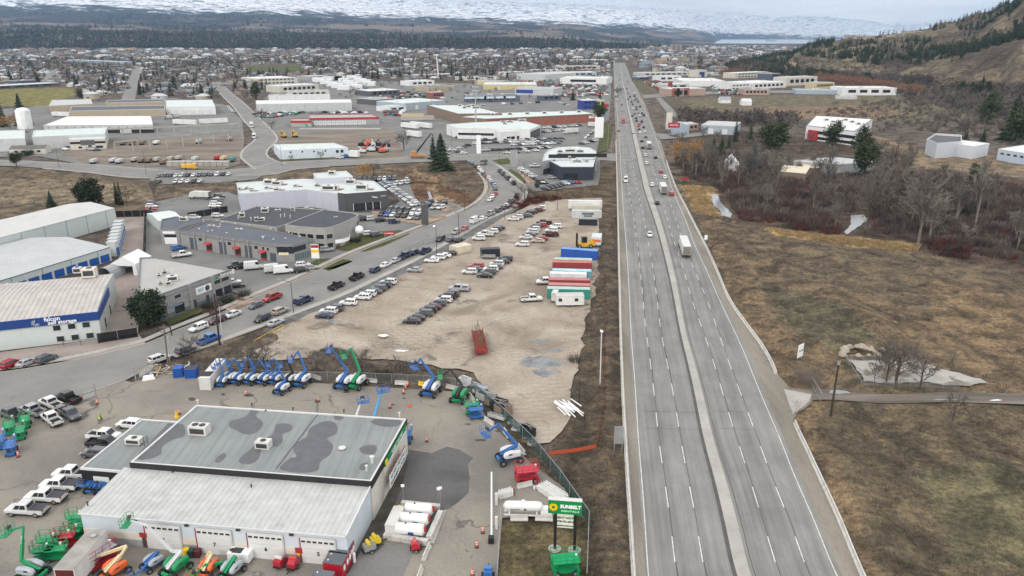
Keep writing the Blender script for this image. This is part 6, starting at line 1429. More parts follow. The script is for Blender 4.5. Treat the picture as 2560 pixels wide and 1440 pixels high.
 # --- forecourt and street
for(x,y,c,k,h,l)in((30,916,'r','suv',20,'red SUV on the storage forecourt, left of two grey cars'),(70,912,'s','sedan',22,'silver grey sedan between the red and the dark cars on the forecourt'),(118,903,'g','suv',20,'dark grey SUV, right one of three on the storage forecourt')):
 car(x,y,c,k,h,'','A',label=l,group='cars on the storage forecourt')
def sth(x,y):
 p=G(x,y);P=(U_+L_)/2;i=int(np.argmin(np.hypot(P[:,0]-p.x,P[:,1]-p.y)));i=min(max(i,1),NU-2)
 return heading(P[i-1],P[i+1])
for(x,y,c,k,fl,l)in((400,903,'w','suv',0,'white hatchback on the street just past the left utility pole'),(466,881,'g','suv',0,'dark grey SUV half hidden by a bare sapling at the lower kerb'),(524,855,'b','pickup',0,'bright blue pickup truck beside the thick utility pole'),(497,825,'w','suv',180,'white SUV driving toward the camera by the upper kerb'),(543,806,'m','suv',180,'maroon SUV behind the thick utility pole at the upper kerb'),(582,791,'w','sedan',180,'white sedan behind the maroon SUV at the upper kerb'),(641,768,'g','sedan',180,'dark grey sedan in front of the red pickup truck'),(681,750,'r','pickup',180,'bright red pickup truck parked at the upper kerb'),(760,757,'n','pickup+canopy',0,'blue pickup truck with white canopy at the lower kerb'),(701,783,'e','suv',0,'beige SUV on the street beside the tall lamp post'),(656,802,'k','suv',180,'black SUV at the lower kerb left of the lamp post'),(690,812,'s','sedan',0,'silver sedan parked on the grass by the yellow gate'),(842,720,'k','pickup',0,'black pickup truck with open bed at the lower kerb'),(893,697,'k','pickup',0,'black pickup truck farther up the lower kerb, ahead of the first black one'),(939,679,'n','suv',0,'navy blue SUV at the lower kerb ahead of the black pickup trucks'),(965,666,'w','sedan',0,'white sedan at the lower kerb ahead of the navy SUV'),(990,655,'s','sedan',0,'silver hatchback at the lower kerb, between a white sedan and a navy pickup'),(1012,645,'n','pickup',0,'navy pickup truck at the lower kerb before the lit street lamp'),(1037,635,'n','suv',0,'navy SUV at the lower kerb before the lit street lamp'),(1064,633,'n','pickup',0,'dark blue pickup truck at the kerb beside the chain link fence'),(1101,602,'k','suv',180,'black SUV driving just right of the lit street lamp'),(1127,603,'g','sedan',0,'dark grey sedan at the lower kerb right of the lit lamp'),(1147,603,'k','sedan',0,'black sedan at the kerb below the silver hatchback'),(1140,584,'s','suv',180,'silver blue hatchback driving behind a lamp post'),(1161,575,'r','sedan',180,'red sedan behind the silver blue hatchback'),(1188,557,'w','van',0,'white and yellow panel van on the street bend'),(1208,549,'w','sedan',0,'white sedan ahead of the panel van'),(1225,539,'s','pickup',0,'silver pickup truck with open bed at the bend'),(1246,529,'g','suv',0,'dark grey SUV at the outside of the bend'),(1261,522,'g','suv',0,'grey SUV behind a leaning pole at the bend'),(1267,516,'w','sedan',0,'white sedan at the outside of the bend'),(1277,508,'g','pickup',0,'grey pickup truck at the outside of the bend'),(1292,493,'m','pickup',0,'red and grey pickup truck at the top of the bend')):
 car(x,y,c,k,sth(x,y)+fl,'','A' if x<780 else'B',label=l,group='cars along the street')
row([(1180,410),(1189,417),(1197,424),(1203,430),(1208,438),(1213,443),(1221,448),(1227,455),(1232,461),(1236,467),(1238,475),(1238,486),(1232,494),(1225,502)],'lgwwnrwwglgrww','uuusususuussss',sth,'%s down the inner kerb of the bend, counted from the junction','cars on the inner kerb of the bend','C')
row([(1250,431),(1258,438),(1266,444),(1271,449),(1278,454),(1284,461)],'gggkwk','ppupsp',sth,'%s down the right kerb from the junction, beside the lawn','cars on the right kerb below the junction','C')
# --- gravel lot
LB='B'
row([(811,794),(822,783),(838,776),(871,762),(907,748),(920,740),(935,733),(947,726),(958,719),(971,710)],'nwgwwwggnw','suuuuusuuu',PERP,'%s from the near end of the left gravel lot row','cars in the left row of the gravel lot',LB)
row([(1030,808),(1041,800),(1061,789),(1071,780),(1082,772),(1095,764),(1109,755),(1118,746),(1129,740)],'kkgkmgwkg','ssuusuuuu',PERP,'%s from the near end of the middle gravel lot row','cars in the middle row of the gravel lot',LB)
car(1148,727,'s','pickup+canopy',PERP,'','B',label='silver pickup truck with a canopy at the far end of the middle row')
row([(1037,679),(1079,655),(1096,648),(1110,643),(1125,637)],'swwwk','ssuss',PERP,'%s from the left in the line before the cream container','cars before the cream container',LB)
row([(1174,684),(1187,677),(1191,670)],'wgr','usu',PERP,'%s from the front of the short column left of the dark cars','short column beside the dark cars',LB)
row([(1212,693),(1221,685),(1227,677),(1239,671),(1242,664),(1256,658),(1264,652)],'kgwgwkk','suususu',PERP,'%s from the front of the dark column by the black container','dark column by the black container',LB)
row([(1306,615),(1345,606),(1353,600),(1315,597),(1322,590),(1331,584),(1335,577),(1338,571),(1352,567)],'wermgwwgr'.replace('rm','rw'),'ussssuuuu',PERP,'%s from the front in the mixed cluster on the upper gravel lot','mixed cluster on the upper gravel lot',LB)
row([(1376,591),(1379,580),(1389,570),(1360,561)],'mwwk','puup',PERP,'%s from the front at the right side of the upper cluster','right side of the upper cluster',LB)
row([(1197,600),(1214,590),(1230,583),(1239,577),(1247,572)],'wwwgk','upuus',PERP,'%s from the front of the line beside the chain link fence','line beside the chain link fence',LB)
row([(1283,551),(1294,547),(1301,543),(1317,542),(1322,536),(1330,532),(1343,529),(1351,525)],'wwggkkmw','suususuj',PERP,'%s from the near end of the farthest gravel lot row','farthest row of the gravel lot',LB)
car(1328,753,'w','pickup',82,'','A',label='white pickup truck with open bed alone before the containers')
car(1366,710,'w','pickup',-95,'','A',label='white pickup truck with its cab poking out left of the red container')
# --- around the workshops
for(x,y,c,k,h,l)in((455,642,'w','pickup',60,'white pickup truck with a red nose cover before the workshops'),(446,624,'b','suv',40,'blue car tucked beside the left workshop door'),(592,668,'g','pickup',-120,'grey pickup truck parked before the last workshop doors'),(608,670,'k','pickup',-120,'black pickup truck between the grey one and a white van'),(635,673,'w','van',70,'white and yellow van, left one of three before the workshops'),(686,680,'w','van',70,'white and yellow van with roof racks, the middle of three'),(709,683,'w','van',70,'white and yellow van, right one of three before the workshops'),(754,680,'k','suv',70,'black SUV at the corner of the workshops lawn'),(758,667,'w','suv',70,'white SUV behind the black one by the workshops lawn'),(778,673,'s','sedan',70,'silver sedan right of the black SUV by the workshops lawn'),(817,628,'s','suv',70,'silver SUV under the tall red and yellow shop sign'),(592,718,'k','sedan',70,'black sedan beside the corner of the block office'),(582,709,'w','sedan',70,'white sedan half hidden behind the black one at the block office'),(487,547,'w','suv',90,'white station wagon behind the pale mint shed'),(545,543,'w','suv',90,'white van-like wagon beside the black fence screen'),(770,526,'w','sedan',80,'white sedan parked behind the dark bakery roof'),(923,588,'w','suv',60,'white hatchback before the lawn with the small red sign'),(942,590,'g','suv',60,'dark blue grey SUV beside the white hatchback by the lawn'),(985,558,'n','jeep',70,'small blue car with a white roof in the bakery car park')):
 car(x,y,c,k,h,'','B',label=l,group='cars around the workshops')
row([(901,547),(913,551),(930,550),(952,554)],'gkwk','suuu',60,'%s from the left behind the round fronted bakery','cars behind the bakery','B')
row([(537,518),(540,512),(543,506),(546,500),(549,494)],'wwkgk','suusu',90,'%s from the front of the column left of the pale dealership','column left of the pale dealership','C')
row([(376,533),(378,526),(380,519),(382,512)],'krwg','ssuu',90,'%s from the front in the fenced pound','cars in the fenced pound','C')
# --- dealership stock
row([(900,452),(986,449)],'gggkswng','uuuuuuuu',175,'%s from the left in the back row of the pale dealership','back row of the pale dealership','C')
row([(958,459),(1036,513)],'lllwnwswgsgwgwwgwl'.replace(' ',''),'suusuusuuuuuuuuuus',-105,'%s down the long slanting dealership row beside the marsh','slanting row beside the marsh','C')
row([(991,462),(1004,461),(1016,453),(1020,459)],'wwws','uuuu',190,'%s in the small group at the top of the slanting row','group at the top of the slanting row','C')
row([(1037,515),(1068,518),(1073,508),(1087,522),(1103,522),(1106,513)],'wngskk'.replace('kk','wk'),'uuuuuu',220,'%s from the left at the dealership corner nearest the street','dealership corner cars','C')
row([(976,527),(990,528),(1004,529),(1020,530),(1033,534),(1047,536)],'ggkkww','uuuuuj',195,'%s from the left in the rear display row','rear display row','C')
row([(955,539),(969,540),(983,540),(997,542),(1012,543),(1028,547),(1044,548)],'nbwkkwg','uusuuuu',195,'%s from the left in the front display row','front display row','C')
row([(397,443),(572,438)],'ggkwwkwggkwkw','suusuusuusuus',178,'%s from the left in the upper line of the parking strip','upper line of the parking strip','C')
row([(381,458),(396,458),(410,458),(440,457),(454,457),(470,456),(485,456),(500,455)],'kk wwwkw','susuusus',178,'%s from the left in the lower line of the parking strip','lower line of the parking strip','C')
row([(1145,345),(1225,341)],'gwrwwsw','susuusu',60,'%s from the left against the white dealership wall','cars against the white dealership','C')
row([(1215,378),(1370,371)],'wkkkgkkkkwkgkwkw','puuusuususuusuus',80,'%s from the left in the front line beside the cross road','front line beside the cross road','C')
for r_,(x0,y0,x1,y1,n)in en(((1262,353,1405,348,11),(1250,358,1400,355,12),(1285,364,1395,360,10),(1200,352,1245,350,4),(1190,361,1240,358,4))):
 row([(x0,y0),(x1,y1)],''.join(rc('wwwkggkwsgn')for _ in rg(n)),'uusuu',100,'%s from left in the '+['back','second','third','upper left','lower left'][r_]+' stock line of the white dealership','stock lines of the white dealership','C')
row([(1355,309),(1475,303)],'lswkgwkwwkw','suus',175,'%s from the left along the red brick wall','cars along the red brick wall','C')
row([(1360,321),(1450,315)],'wwkwwswg','supu',140,'%s from the left in the middle of the brick store car park','middle of the brick store car park','C')
row([(1360,332),(1405,326)],'gwsww','uupu',140,'%s from the left beside the glass corner of the white dealership','cars beside the glass corner','C')
row([(1465,347),(1485,330)],'wskw','uuup',20,'%s from the bottom at the end of the brick store car park','end of the brick store car park','C')
row([(1455,361),(1487,353)],'gwkw','uupu',100,'%s from the left beside the green bank by the highway','cars beside the green bank','C')
row([(1268,384),(1340,378)],'wkww','suus',120,'%s from the left behind the small junction lawn','cars behind the junction lawn','C')
row([(1305,426),(1360,460)],'wwgwswgkgkk','uusu',100,'%s down the slanting line left of the dark navy dealership','slanting line left of the navy dealership','C')
row([(1364,474),(1424,459)],'gkkkkwb','suus',120,'%s from the left along the edge below the navy dealership','edge below the navy dealership','C')
car(1444,459,'r','sedan',110,'','C',label='bright red small car below the dark navy dealership');car(1336,418,'w','pickup',85,'','B',label='white pickup truck left of the curved showroom');car(1366,433,'k','sedan',85,'','C',label='black sedan beside the curved showroom entrance');car(1380,447,'s','suv',85,'','C',label='silver hatchback at the left corner of the navy dealership')
row([(1150,372),(1170,365)],'wgk','ssu',70,'%s from the left behind the big spruce','cars behind the big spruce','C')
row([(1130,377),(1160,385)],'wgw','usu',70,'%s from the left in front of the loading yard beside the spruce','cars beside the spruce','C')
row([(850,396),(890,390)],'wbww','upuu',80,'%s from the left beside the white block workshop','cars beside the white workshop','C')
row([(570,268),(582,280)],'wwww','uuuu',100,'%s in the small column beside the bay warehouse','column beside the bay warehouse','C')
row([(166,375),(180,368)],'wgk','sus',80,'%s from the left before the factory office','cars before the factory office','C')
row([(225,374),(243,377)],'wwn','ups',80,'%s from the left in front of the factory office door','cars at the factory office door','C')
row([(1260,262),(1345,258)],'wggwk','vuuu',60,'%s from the left before the dark blue strip mall','cars before the strip mall','C')
row([(1400,258),(1420,264)],'wwgw','suus',60,'%s in the small group right of the strip mall car park','group right of the strip mall','C')
# --- traffic on the highway
def lane_x(key,y,k=0.0):
 P=HP[key];return float(np.interp(y,P[:,1],P[:,0]))+k
def on_hw(px,py,col,kind,away,lab,lod='C'):
 p=G(px,py);h=heading((lane_x('ml',p.y-8),p.y-8),(lane_x('ml',p.y+8),p.y+8))
 return car(px,py,col,kind,h+(0 if away else 180),'',lod,label=lab,group='traffic on the highway')
on_hw(1624,590,'w','sedan',False,'white sedan coming toward the camera alone beside the median','B')
on_hw(1642,510,'k','suv',True,'black SUV driving away just right of the median, ahead of the near truck','B')
on_hw(1679,488,'r','suv',True,'red SUV near the right edge line beside the second truck','B');on_hw(1564,455,'w','van',False,'white delivery van coming down the left carriageway','B')
on_hw(1630,465,'w','suv',True,'white SUV just past the junction on the right carriageway');on_hw(1547,329,'g','sedan',False,'dark car left of the red truck on the left carriageway');on_hw(1652,432,'r','suv',True,'red car at the right edge before the side road');on_hw(1662,446,'w','suv',True,'white car at the right edge below the side road')
HWC=[(2466,1000,'w'),(2455,920,'w'),(2555,940,'k'),(2425,840,'k'),(2418,775,'k'),(2457,735,'g'),(2447,680,'w'),(2400,690,'w'),(2335,690,'w'),(2390,655,'g'),(2436,635,'k'),(2383,625,'r'),(2393,605,'r'),(2417,580,'g'),(2365,570,'k'),(2360,545,'k'),(2323,520,'k'),(2395,518,'w'),(2437,518,'k'),(2347,500,'g'),(2385,495,'k'),(2420,495,'k'),(2365,455,'k'),(2333,450,'w'),(2362,430,'g'),(2400,430,'k'),(2327,405,'k'),(2380,380,'g'),(2315,380,'k'),(2350,365,'g'),(2365,350,'k'),(2280,355,'k'),(2300,330,'k'),(2345,330,'k')]
for i,(x,y,c)in en(HWC):
 side=['dark','pale'][c in'ws']if c!='r' else'red'
 on_hw(1000+x/4,160+y/4+1,c,rc(['suv','suv','sedan','pickup']),True,'%s vehicle in the dense traffic driving away on the right carriageway, %s from near end'%(side,ORD[i])if i<36 else None)
for i,(x,y,c)in en(((2200,310,'w'),(2172,312,'w'),(2175,365,'w'),(2170,240,'w'),(2165,215,'w'),(2190,190,'w'),(2215,195,'w'),(2162,160,'w'),(2230,240,'w'),(2158,330,'k'),(2200,120,'g'))):
 on_hw(1000+x/4,160+y/4,c,'suv',False,'%s vehicle coming down the far left carriageway, %s from its near end'%('pale' if c=='w' else'dark',ORD[i]))
for i in rg(14):
 a=i%2;y=ru(650,1500);k=lerp('mr','wr',rc([.17,.5,.8]))if a else lerp('wl','ml',rc([.2,.5,.83]))
 x=float(np.interp(y,YS,k[:,0]));h=heading((np.interp(y-9,YS,k[:,0]),y-9),(np.interp(y+9,YS,k[:,0]),y+9))
 car(x,-y,rc('wkgrs'),rc(['suv','sedan']),h+(0 if a else 180),'','C',label='tiny far vehicle near the crest of the highway',group='far vehicles near the highway crest')
 # --- trucks and trailers
m_box=M('truck_box_white',(.62,.62,.60),.5,var=.06,stain=.3)
def truck(px,py,head,L,label,col=(.7,.7,.7),box=None,z=GZ,H=3.9,semi=True,cat='truck'):
 p=G(px,py,z);r=em('semi_truck' if semi else'box_truck',p,-rad(head),label,cat)
 def add(nm,mb,m):o=BO(nm,mb.mesh(nm,m));o.parent=r;LK(o);return o
 add('cargo_box',MB().box((0,0,(H+1.1)/2),(2.5,L,H-1.1)),box or m_box)
 add('rear_door',MB().box((0,-L/2-.02,(H+1.1)/2),(2.35,.05,H-1.35)),M('truck_door_grey',(.20,.18,.165),.7,var=.15))
 add('frame',MB().box((0,0,.95),(1.0,L+2,.3)),mud)
 y0=L/2+(1.6 if semi else 1.0)
 cb=MB().loft([[(-1.15,y0-1.1,.7),(1.15,y0-1.1,.7),(1.15,y0-1.1,3.4),(-1.15,y0-1.1,3.4)],[(-1.15,y0+.4,.7),(1.15,y0+.4,.7),(1.1,y0+.2,3.0),(-1.1,y0+.2,3.0)],[(-1.1,y0+1.0,.7),(1.1,y0+1.0,.7),(1.05,y0+.8,1.6),(-1.05,y0+.8,1.6)]])
 c=add('cab',cb,m_paint);c.color=(*col,1)
 add('windscreen',MB().add([(-1.0,y0+.86,1.75),(1.0,y0+.86,1.75),(1.0,y0+.36,2.8),(-1.0,y0+.36,2.8)],[(0,1,2,3)]),m_vglass)
 wm=whm(.5,n=12).mesh('wheel',[mty,m_rim])
 for y in([-L/2+1.2,-L/2+2.5,L/2-1.2,L/2-.1,y0+.5]if semi else[-L/2+1.2,y0+.2]):
  for x in(-1.1,1.1):
   o=BO('wheel',wm);o.location=(x,y,.5);o.parent=r;LK(o)
 return r
truck(1711,631,187-180+0,14.0,'white semi truck with a grey rear door driving away on the right carriageway')
truck(1657,482,6,10.5,'white box truck driving away, second truck up the right carriageway',semi=False)
truck(1622,371,6,11.5,'white semi truck in the far traffic just beyond the junction',semi=True)
truck(1558,306,186,10,'orange red semi truck coming down the left carriageway',(.55,.06,.03),M('truck_box_red',(.5,.07,.04),.5))
truck(1586,240,6,10,'white truck crossing the far highway junction',semi=False)
truck(506,497,-80,7.5,'white food truck with red and yellow side panels on the lot behind',(.7,.7,.7),None,semi=False,H=3.3)
truck(470,424,86,6.0,'bright yellow high roofed van driving along the cross road',(.75,.42,.02),M('van_yellow',(.75,.40,.02),.4),semi=False,H=2.9,cat='van')
truck(629,318,160,7,'white box truck coming down the hill road',semi=False);truck(636,345,165,6,'white van truck at the kerb of the hill road bend',semi=False,H=3.2)
truck(1430,334,250,9,'white box truck parked in the brick store car park',semi=False)
truck(1482,318,90,8,'white box truck beside the dealership sign pillar',semi=False)
truck(420,298,20,5,'small white box truck behind the precast yard',semi=False,H=3.2);truck(438,295,20,6,'white truck right of the small box truck behind the precast yard',semi=False)
truck(1211,411,200,3.2,'grey flatbed work truck turning at the junction',(.2,.2,.2),M('dark_equipment',(.12,.12,.12),.7),semi=False,H=2.6)
def btr(px0,py0,px1,py1,h,w,mat,label,name='shipping_container',z=GZ,wheels=False,text=None,tcol=None,cat='container',roof=None,ribs=True,lift=0.0):
 a,b=G(px0,py0,z+lift),G(px1,py1,z+lift);d=(b-a).normalized();n=V3((-d.y,d.x,0));n=n if n.y>0 else -n
 L=(b-a).length;c=(a+b)/2+n*w/2;rz=atan2(d.y,d.x)
 r=em(name,(c.x,c.y,z),rz,label,cat)
 def add(nm,mb,m):o=BO(nm,mb.mesh(nm,m));o.parent=r;LK(o);return o
 z0=lift
 add('shell',MB().box((0,0,z0+h/2),(L,w,h-.02)),mat)
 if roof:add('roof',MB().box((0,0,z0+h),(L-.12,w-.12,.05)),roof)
 if ribs:
  mb=MB()
  for k in rg(int(L/.42)):
   for s in(-1,1):mb.box((-L/2+.2+k*.42,s*(w/2+.012),z0+h/2),(.2,.05,h-.35))
  add('corrugation',mb,mat)
 fr=MB()
 for sx in(-1,1):
  for sy in(-1,1):fr.box((sx*(L/2-.06),sy*(w/2-.03),z0+h/2),(.16,.14,h+.04))
 for sy in(-1,1):
  for zz in(z0+.06,z0+h-.04):fr.box((0,sy*(w/2-.02),zz),(L,.14,.14))
 add('corner_frame',fr,mat)
 add('end_door',MB().box((L/2+.02,0,z0+h/2),(.05,w*.92,h*.92)),mat)
 if wheels:
  wm=whm(.45,n=10)
  wmm=wm.mesh('wheel',[mty,m_rim])
  for x in((-L/2+1.2,-L/2+2.4)if L>8 else(-.5,.6)):
   for s in(-1,1):
    o=BO('wheel',wmm);o.location=(x,s*(w/2-.15),.45);o.rotation_euler=(0,0,pi/2);o.parent=r;LK(o)
 if text:
  for(s,zz,size,off)in text:
   ltr(s,a+d*(L*off)-n*.08+V3((0,0,z0+zz)),d,(0,0,1),size,tcol or m_blk,r,bold=.04)
 return r
def cmat(n,c):return M('container_'+n,c,.6,var=.12,scale=.5,stain=.3)
btr(1421,521,1505,522,3.0,2.5,cmat('white',(.66,.66,.64)),'white refrigerated trailer with blue marks, farthest of the parked boxes','freight_trailer',wheels=True,cat='trailer',lift=1.0,ribs=False)
btr(1431,531,1501,532,2.6,2.4,cmat('buff',(.52,.49,.42)),'buff container between the white trailer and the grey lettered one')
btr(1429,545,1504,546,2.8,2.44,cmat('pale_grey',(.52,.54,.54)),'pale grey shipping container with large dark lettering',text=[('MAERSK',1.75,1.25,.55),('SEALAND',.85,.7,.55)],tcol=M('letter_navy',(.03,.05,.08),.5))
q=G(1441,537,GZ+1.5);
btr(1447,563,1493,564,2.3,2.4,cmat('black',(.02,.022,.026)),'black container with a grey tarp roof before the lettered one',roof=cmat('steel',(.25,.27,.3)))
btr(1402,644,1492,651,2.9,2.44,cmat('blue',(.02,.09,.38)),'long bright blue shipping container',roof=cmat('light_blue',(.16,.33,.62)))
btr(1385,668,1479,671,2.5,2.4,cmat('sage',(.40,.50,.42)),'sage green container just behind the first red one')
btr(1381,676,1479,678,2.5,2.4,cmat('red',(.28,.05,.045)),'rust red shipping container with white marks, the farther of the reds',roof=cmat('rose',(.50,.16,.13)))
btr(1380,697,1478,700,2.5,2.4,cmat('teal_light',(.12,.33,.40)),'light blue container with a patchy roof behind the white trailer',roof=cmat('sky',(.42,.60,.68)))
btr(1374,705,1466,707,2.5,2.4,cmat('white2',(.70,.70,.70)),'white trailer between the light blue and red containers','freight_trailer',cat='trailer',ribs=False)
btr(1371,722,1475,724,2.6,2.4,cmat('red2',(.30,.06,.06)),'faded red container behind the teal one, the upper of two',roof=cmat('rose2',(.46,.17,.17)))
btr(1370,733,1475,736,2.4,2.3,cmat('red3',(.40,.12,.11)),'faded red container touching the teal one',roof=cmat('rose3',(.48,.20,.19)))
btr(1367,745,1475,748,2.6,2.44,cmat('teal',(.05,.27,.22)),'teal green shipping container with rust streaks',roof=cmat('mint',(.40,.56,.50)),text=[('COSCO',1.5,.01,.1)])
so=btr(1391,763,1460,762,2.5,2.7,cmat('cabin_white',(.66,.66,.64)),'white site cabin on wheels with two small windows, nearest of the boxes','site_cabin',wheels=True,cat='trailer',ribs=False,lift=.5,roof=cmat('cabin_roof',(.52,.50,.47)))
for x in(-2.6,1.6):
 o=pc('window',(0,0,0),(.9,.08,.8),mgl,None);o.parent=so;o.location=(x,-1.39,1.9)
btr(1378,752,1392,753,2.2,3,cmat('camper',(.6,.58,.55)),'small white camper with a red stripe beside the site cabin','camper_trailer',wheels=True,cat='trailer',ribs=False,lift=.5)
ob=btr(1478,612,1502,613,2.6,6.0,cmat('panel_white',(.60,.62,.62)),'white box trailer with an orange stripe behind the forklift','box_trailer',wheels=True,cat='trailer',ribs=False,lift=.8)
o=pc('orange_stripe',(0,0,0),(1,1,1),M('stripe_orange',(.62,.14,.04),.5));o.parent=ob;o.location=(0,-3.05,2.3);o.scale=(3.0,.08,.8)
btr(1203,644,1250,642,2.6,2.44,cmat('charcoal',(.022,.026,.03)),'charcoal container standing alone in the middle of the gravel lot',roof=cmat('charcoal_roof',(.06,.065,.075)))
btr(1124,631,1142,637,2.4,6.0,cmat('cream',(.62,.56,.43)),'cream container with a dark ring painted on its side near the street')
p=g(1221,646);r=em('utility_trailer',p,rad(-4),'small grey utility trailer parked before the charcoal container','trailer')
mb=MB().box((0,0,.6),(4.4,1.7,.1));
for s in(-1,1):mb.box((0,s*.85,.85),(4.4,.06,.5))
mb.box((-2.2,0,1.3),(.08,1.7,1.5));mb.beam((2.2,0,.55),(3.4,0,.5),.1)
o=BO('trailer_bed',mb.mesh('trailer_bed',mmt));o.parent=r;LK(o)
for s in(-1,1):
 o=BO('wheel',whm(.32).mesh('wheel',[mty,m_rim]));o.location=(0,s*.95,.32);o.rotation_euler=(0,0,pi/2);o.parent=r;LK(o)
m_cat=M('machine_yellow',(.62,.36,.02),.45,var=.08)
p=g(1457,619);r=em('forklift',p,rad(8),'yellow heavy forklift behind the long blue container','forklift')
def kid(r,nm,mb,m,loc=(0,0,0),rot=None,color=None):
 o=BO(nm,mb.mesh(nm,m));o.location=loc;o.parent=r
 if rot:o.rotation_euler=rot
 if color:o.color=(*color,1)
 LK(o);return o
kid(r,'chassis',MB().box((.8,0,1.2),(4.6,2.2,1.2)),m_cat);kid(r,'counterweight',MB().box((3.1,0,1.5),(1.2,2.3,1.5)),m_cat)
kid(r,'cab',MB().box((.4,0,2.6),(1.7,1.5,1.7)),m_vglass);kid(r,'cab_roof',MB().box((.4,0,3.5),(1.9,1.7,.1)),mud)
kid(r,'mast',MB().box((-2.1,.6,2.7),(.35,.25,4.6)).box((-2.1,-.6,2.7),(.35,.25,4.6)).box((-2.1,0,4.8),(.3,1.4,.3)),mud)
for x in(-1.3,2.4):
 for s in(-1,1):kid(r,'wheel',whm(.7),[mty,m_rim],(x,s*1.2,.7),(0,0,pi/2))
 # = yard machines
MCOL={'blue':(.03,.13,.38),'green':(.0,.27,.09),'dkgreen':(.0,.17,.06),'orange':(.72,.13,.03),'cream':(.72,.60,.36),'red':(.42,.015,.03),'black':(.02,.02,.022),'white':(.66,.67,.68),'grey':(.40,.43,.47),'sky':(.06,.33,.68)}
mmc=pmt('machine_paint',.4,.2)
def wpart(r,nm,mb,m,color=None):
 o=mb.build(nm,m,r)
 if color:o.color=(*MCOL.get(color,color if isinstance(color,tuple)else(.5,.5,.5)),1)
 return o
def bml(px,py,head,knee,top,basket,col,hood,label,boom=None,size=1.0,dy=(1.2,2.2,2.0),group='boom lifts in the rental yard',base=True,flip=1):
 """knee/top/basket: photograph pixels, placed at chosen distances behind the base"""
 p=g(px,py);h=rad(head);f=V3((sin(h),cos(h),0));rt_=V3((cos(h),-sin(h),0));up=V3((0,0,1));s=size
 r=em('boom_lift',p,0,label,'boom lift',group);boom=boom or col
 pt=lambda a,b,c:p+f*a*s+rt_*b*s+up*c*s
 M3=Matrix(((rt_.x,f.x,0),(rt_.y,f.y,0),(0,0,1))).to_4x4()
 def bx(mb,c,d,mi=0):m=M3.copy();m.translation=c;return mb.box(c,(d[0]*s,d[1]*s,d[2]*s),0,mi,m)
 if base:
  mb=MB();bx(mb,pt(0,0,.75),(1.0,3.0,.5));bx(mb,pt(1.35,0,.6),(2.0,.35,.35));bx(mb,pt(-1.35,0,.6),(2.0,.35,.35));bx(mb,pt(1.5,0,.85),(1.1,.7,.3));wpart(r,'chassis',mb,mmc,col)
  for a in(-1.3,1.3):
   for b in(-1.12,1.12):
    c=pt(a,b,.5);mb=MB();e=rt_*.17*s
    mb.tube(c-e,c+e,.5*s,n=14);mb.tube(c-e*1.06,c+e*1.06,.24*s,n=8,mi=1);mb.build('wheel',[mty,m_rim],r)
 mb=MB();bx(mb,pt(0,0,1.15),(1.7,2.6,.3));wpart(r,'turntable',mb,mmc,'black')
 for b in(-.78,.78):
  mb=MB();rg=[]
  for(a,w,z0,z1)in((-1.5,.20,1.35,1.75),(-1.3,.32,1.2,1.95),(0,.37,1.15,2.1),(.8,.35,1.15,1.9),(1.1,.24,1.25,1.65)):
   rg.append([pt(a,b-w,z0),pt(a,b+w,z0),pt(a,b+w,z1-.2),pt(a,b+w*.6,z1),pt(a,b-w*.6,z1),pt(a,b-w,z1-.2)])
  mb.loft(rg);o=wpart(r,'engine_hood',mb,mmc,hood)
  q=pt(.2,b*1.56,1.75);kid_=MB();bx(kid_,q,(.03,.5,.22));kid_.build('hood_marking',mdg,o)
 pv=pt(1.25,0,1.25);bk_=pt(-1.25,0,2.35)
 k=PY(knee[0],knee[1],p.y+dy[0])if knee else bk_
 mb=MB();mb.beam(pv,bk_,.34*s,.42*s);mb.beam(pv+rt_*.28*s+up*.3,bk_+rt_*.28*s+up*.1,.14*s,.2*s);wpart(r,'lower_boom',mb,mmc,boom)
 if knee:mb=MB().beam(bk_,k,.3*s,.34*s);wpart(r,'riser',mb,mmc,boom)
 t=PY(top[0],top[1],p.y+dy[1]);mid=k+(t-k)*.5
 mb=MB().beam(k,k+(t-k)*.62,.32*s,.38*s);mb.beam(k+(t-k)*.6,t,.24*s,.28*s);wpart(r,'main_boom',mb,mmc,boom)
 o=MB().beam(mid-up*.0+rt_*.17*s,mid+(t-k)*.25+rt_*.17*s,.02,.2*s).build('boom_marking',mwl,r)
 b=PY(basket[0],basket[1],p.y+dy[2])
 mb=MB().beam(t,b+up*.35,.2*s,.24*s);wpart(r,'jib',mb,mmc,boom)
 dr=(b-t);dr.z=0;dr=dr.normalized()if dr.length>.3 else -f
 sd_=V3((-dr.y,dr.x,0));m=Matrix(((sd_.x,dr.x,0),(sd_.y,dr.y,0),(0,0,1))).to_4x4();c=b+dr*.55
 def bb(mb,o_,d):mm=m.copy();mm.translation=c+sd_*o_[0]*s+dr*o_[1]*s+up*o_[2]*s;return mb.box((0,0,0),(d[0]*s,d[1]*s,d[2]*s),0,0,mm)
 mb=MB();bb(mb,(0,0,-.1),(2.0,.95,.08));wpart(r,'basket_floor',mb,mmc,col)
 mb=MB()
 for z in(.45,1.0):
  for y in(-.46,.46):bb(mb,(0,y,z),(2.0,.045,.045))
  for x in(-1,1):bb(mb,(x,0,z),(.045,.95,.045))
 for x in(-1,-.35,.35,1):
  for y in(-.46,.46):bb(mb,(x,y,.45),(.045,.045,1.1))
 wpart(r,'basket_rail',mb,mmc,col)
 mb=MB();bb(mb,(0,-.35,.85),(.7,.3,.35));mb.build('control_box',mdg,r)
 return r
def sl(i):return['first','second','third','fourth','fifth','sixth'][i]
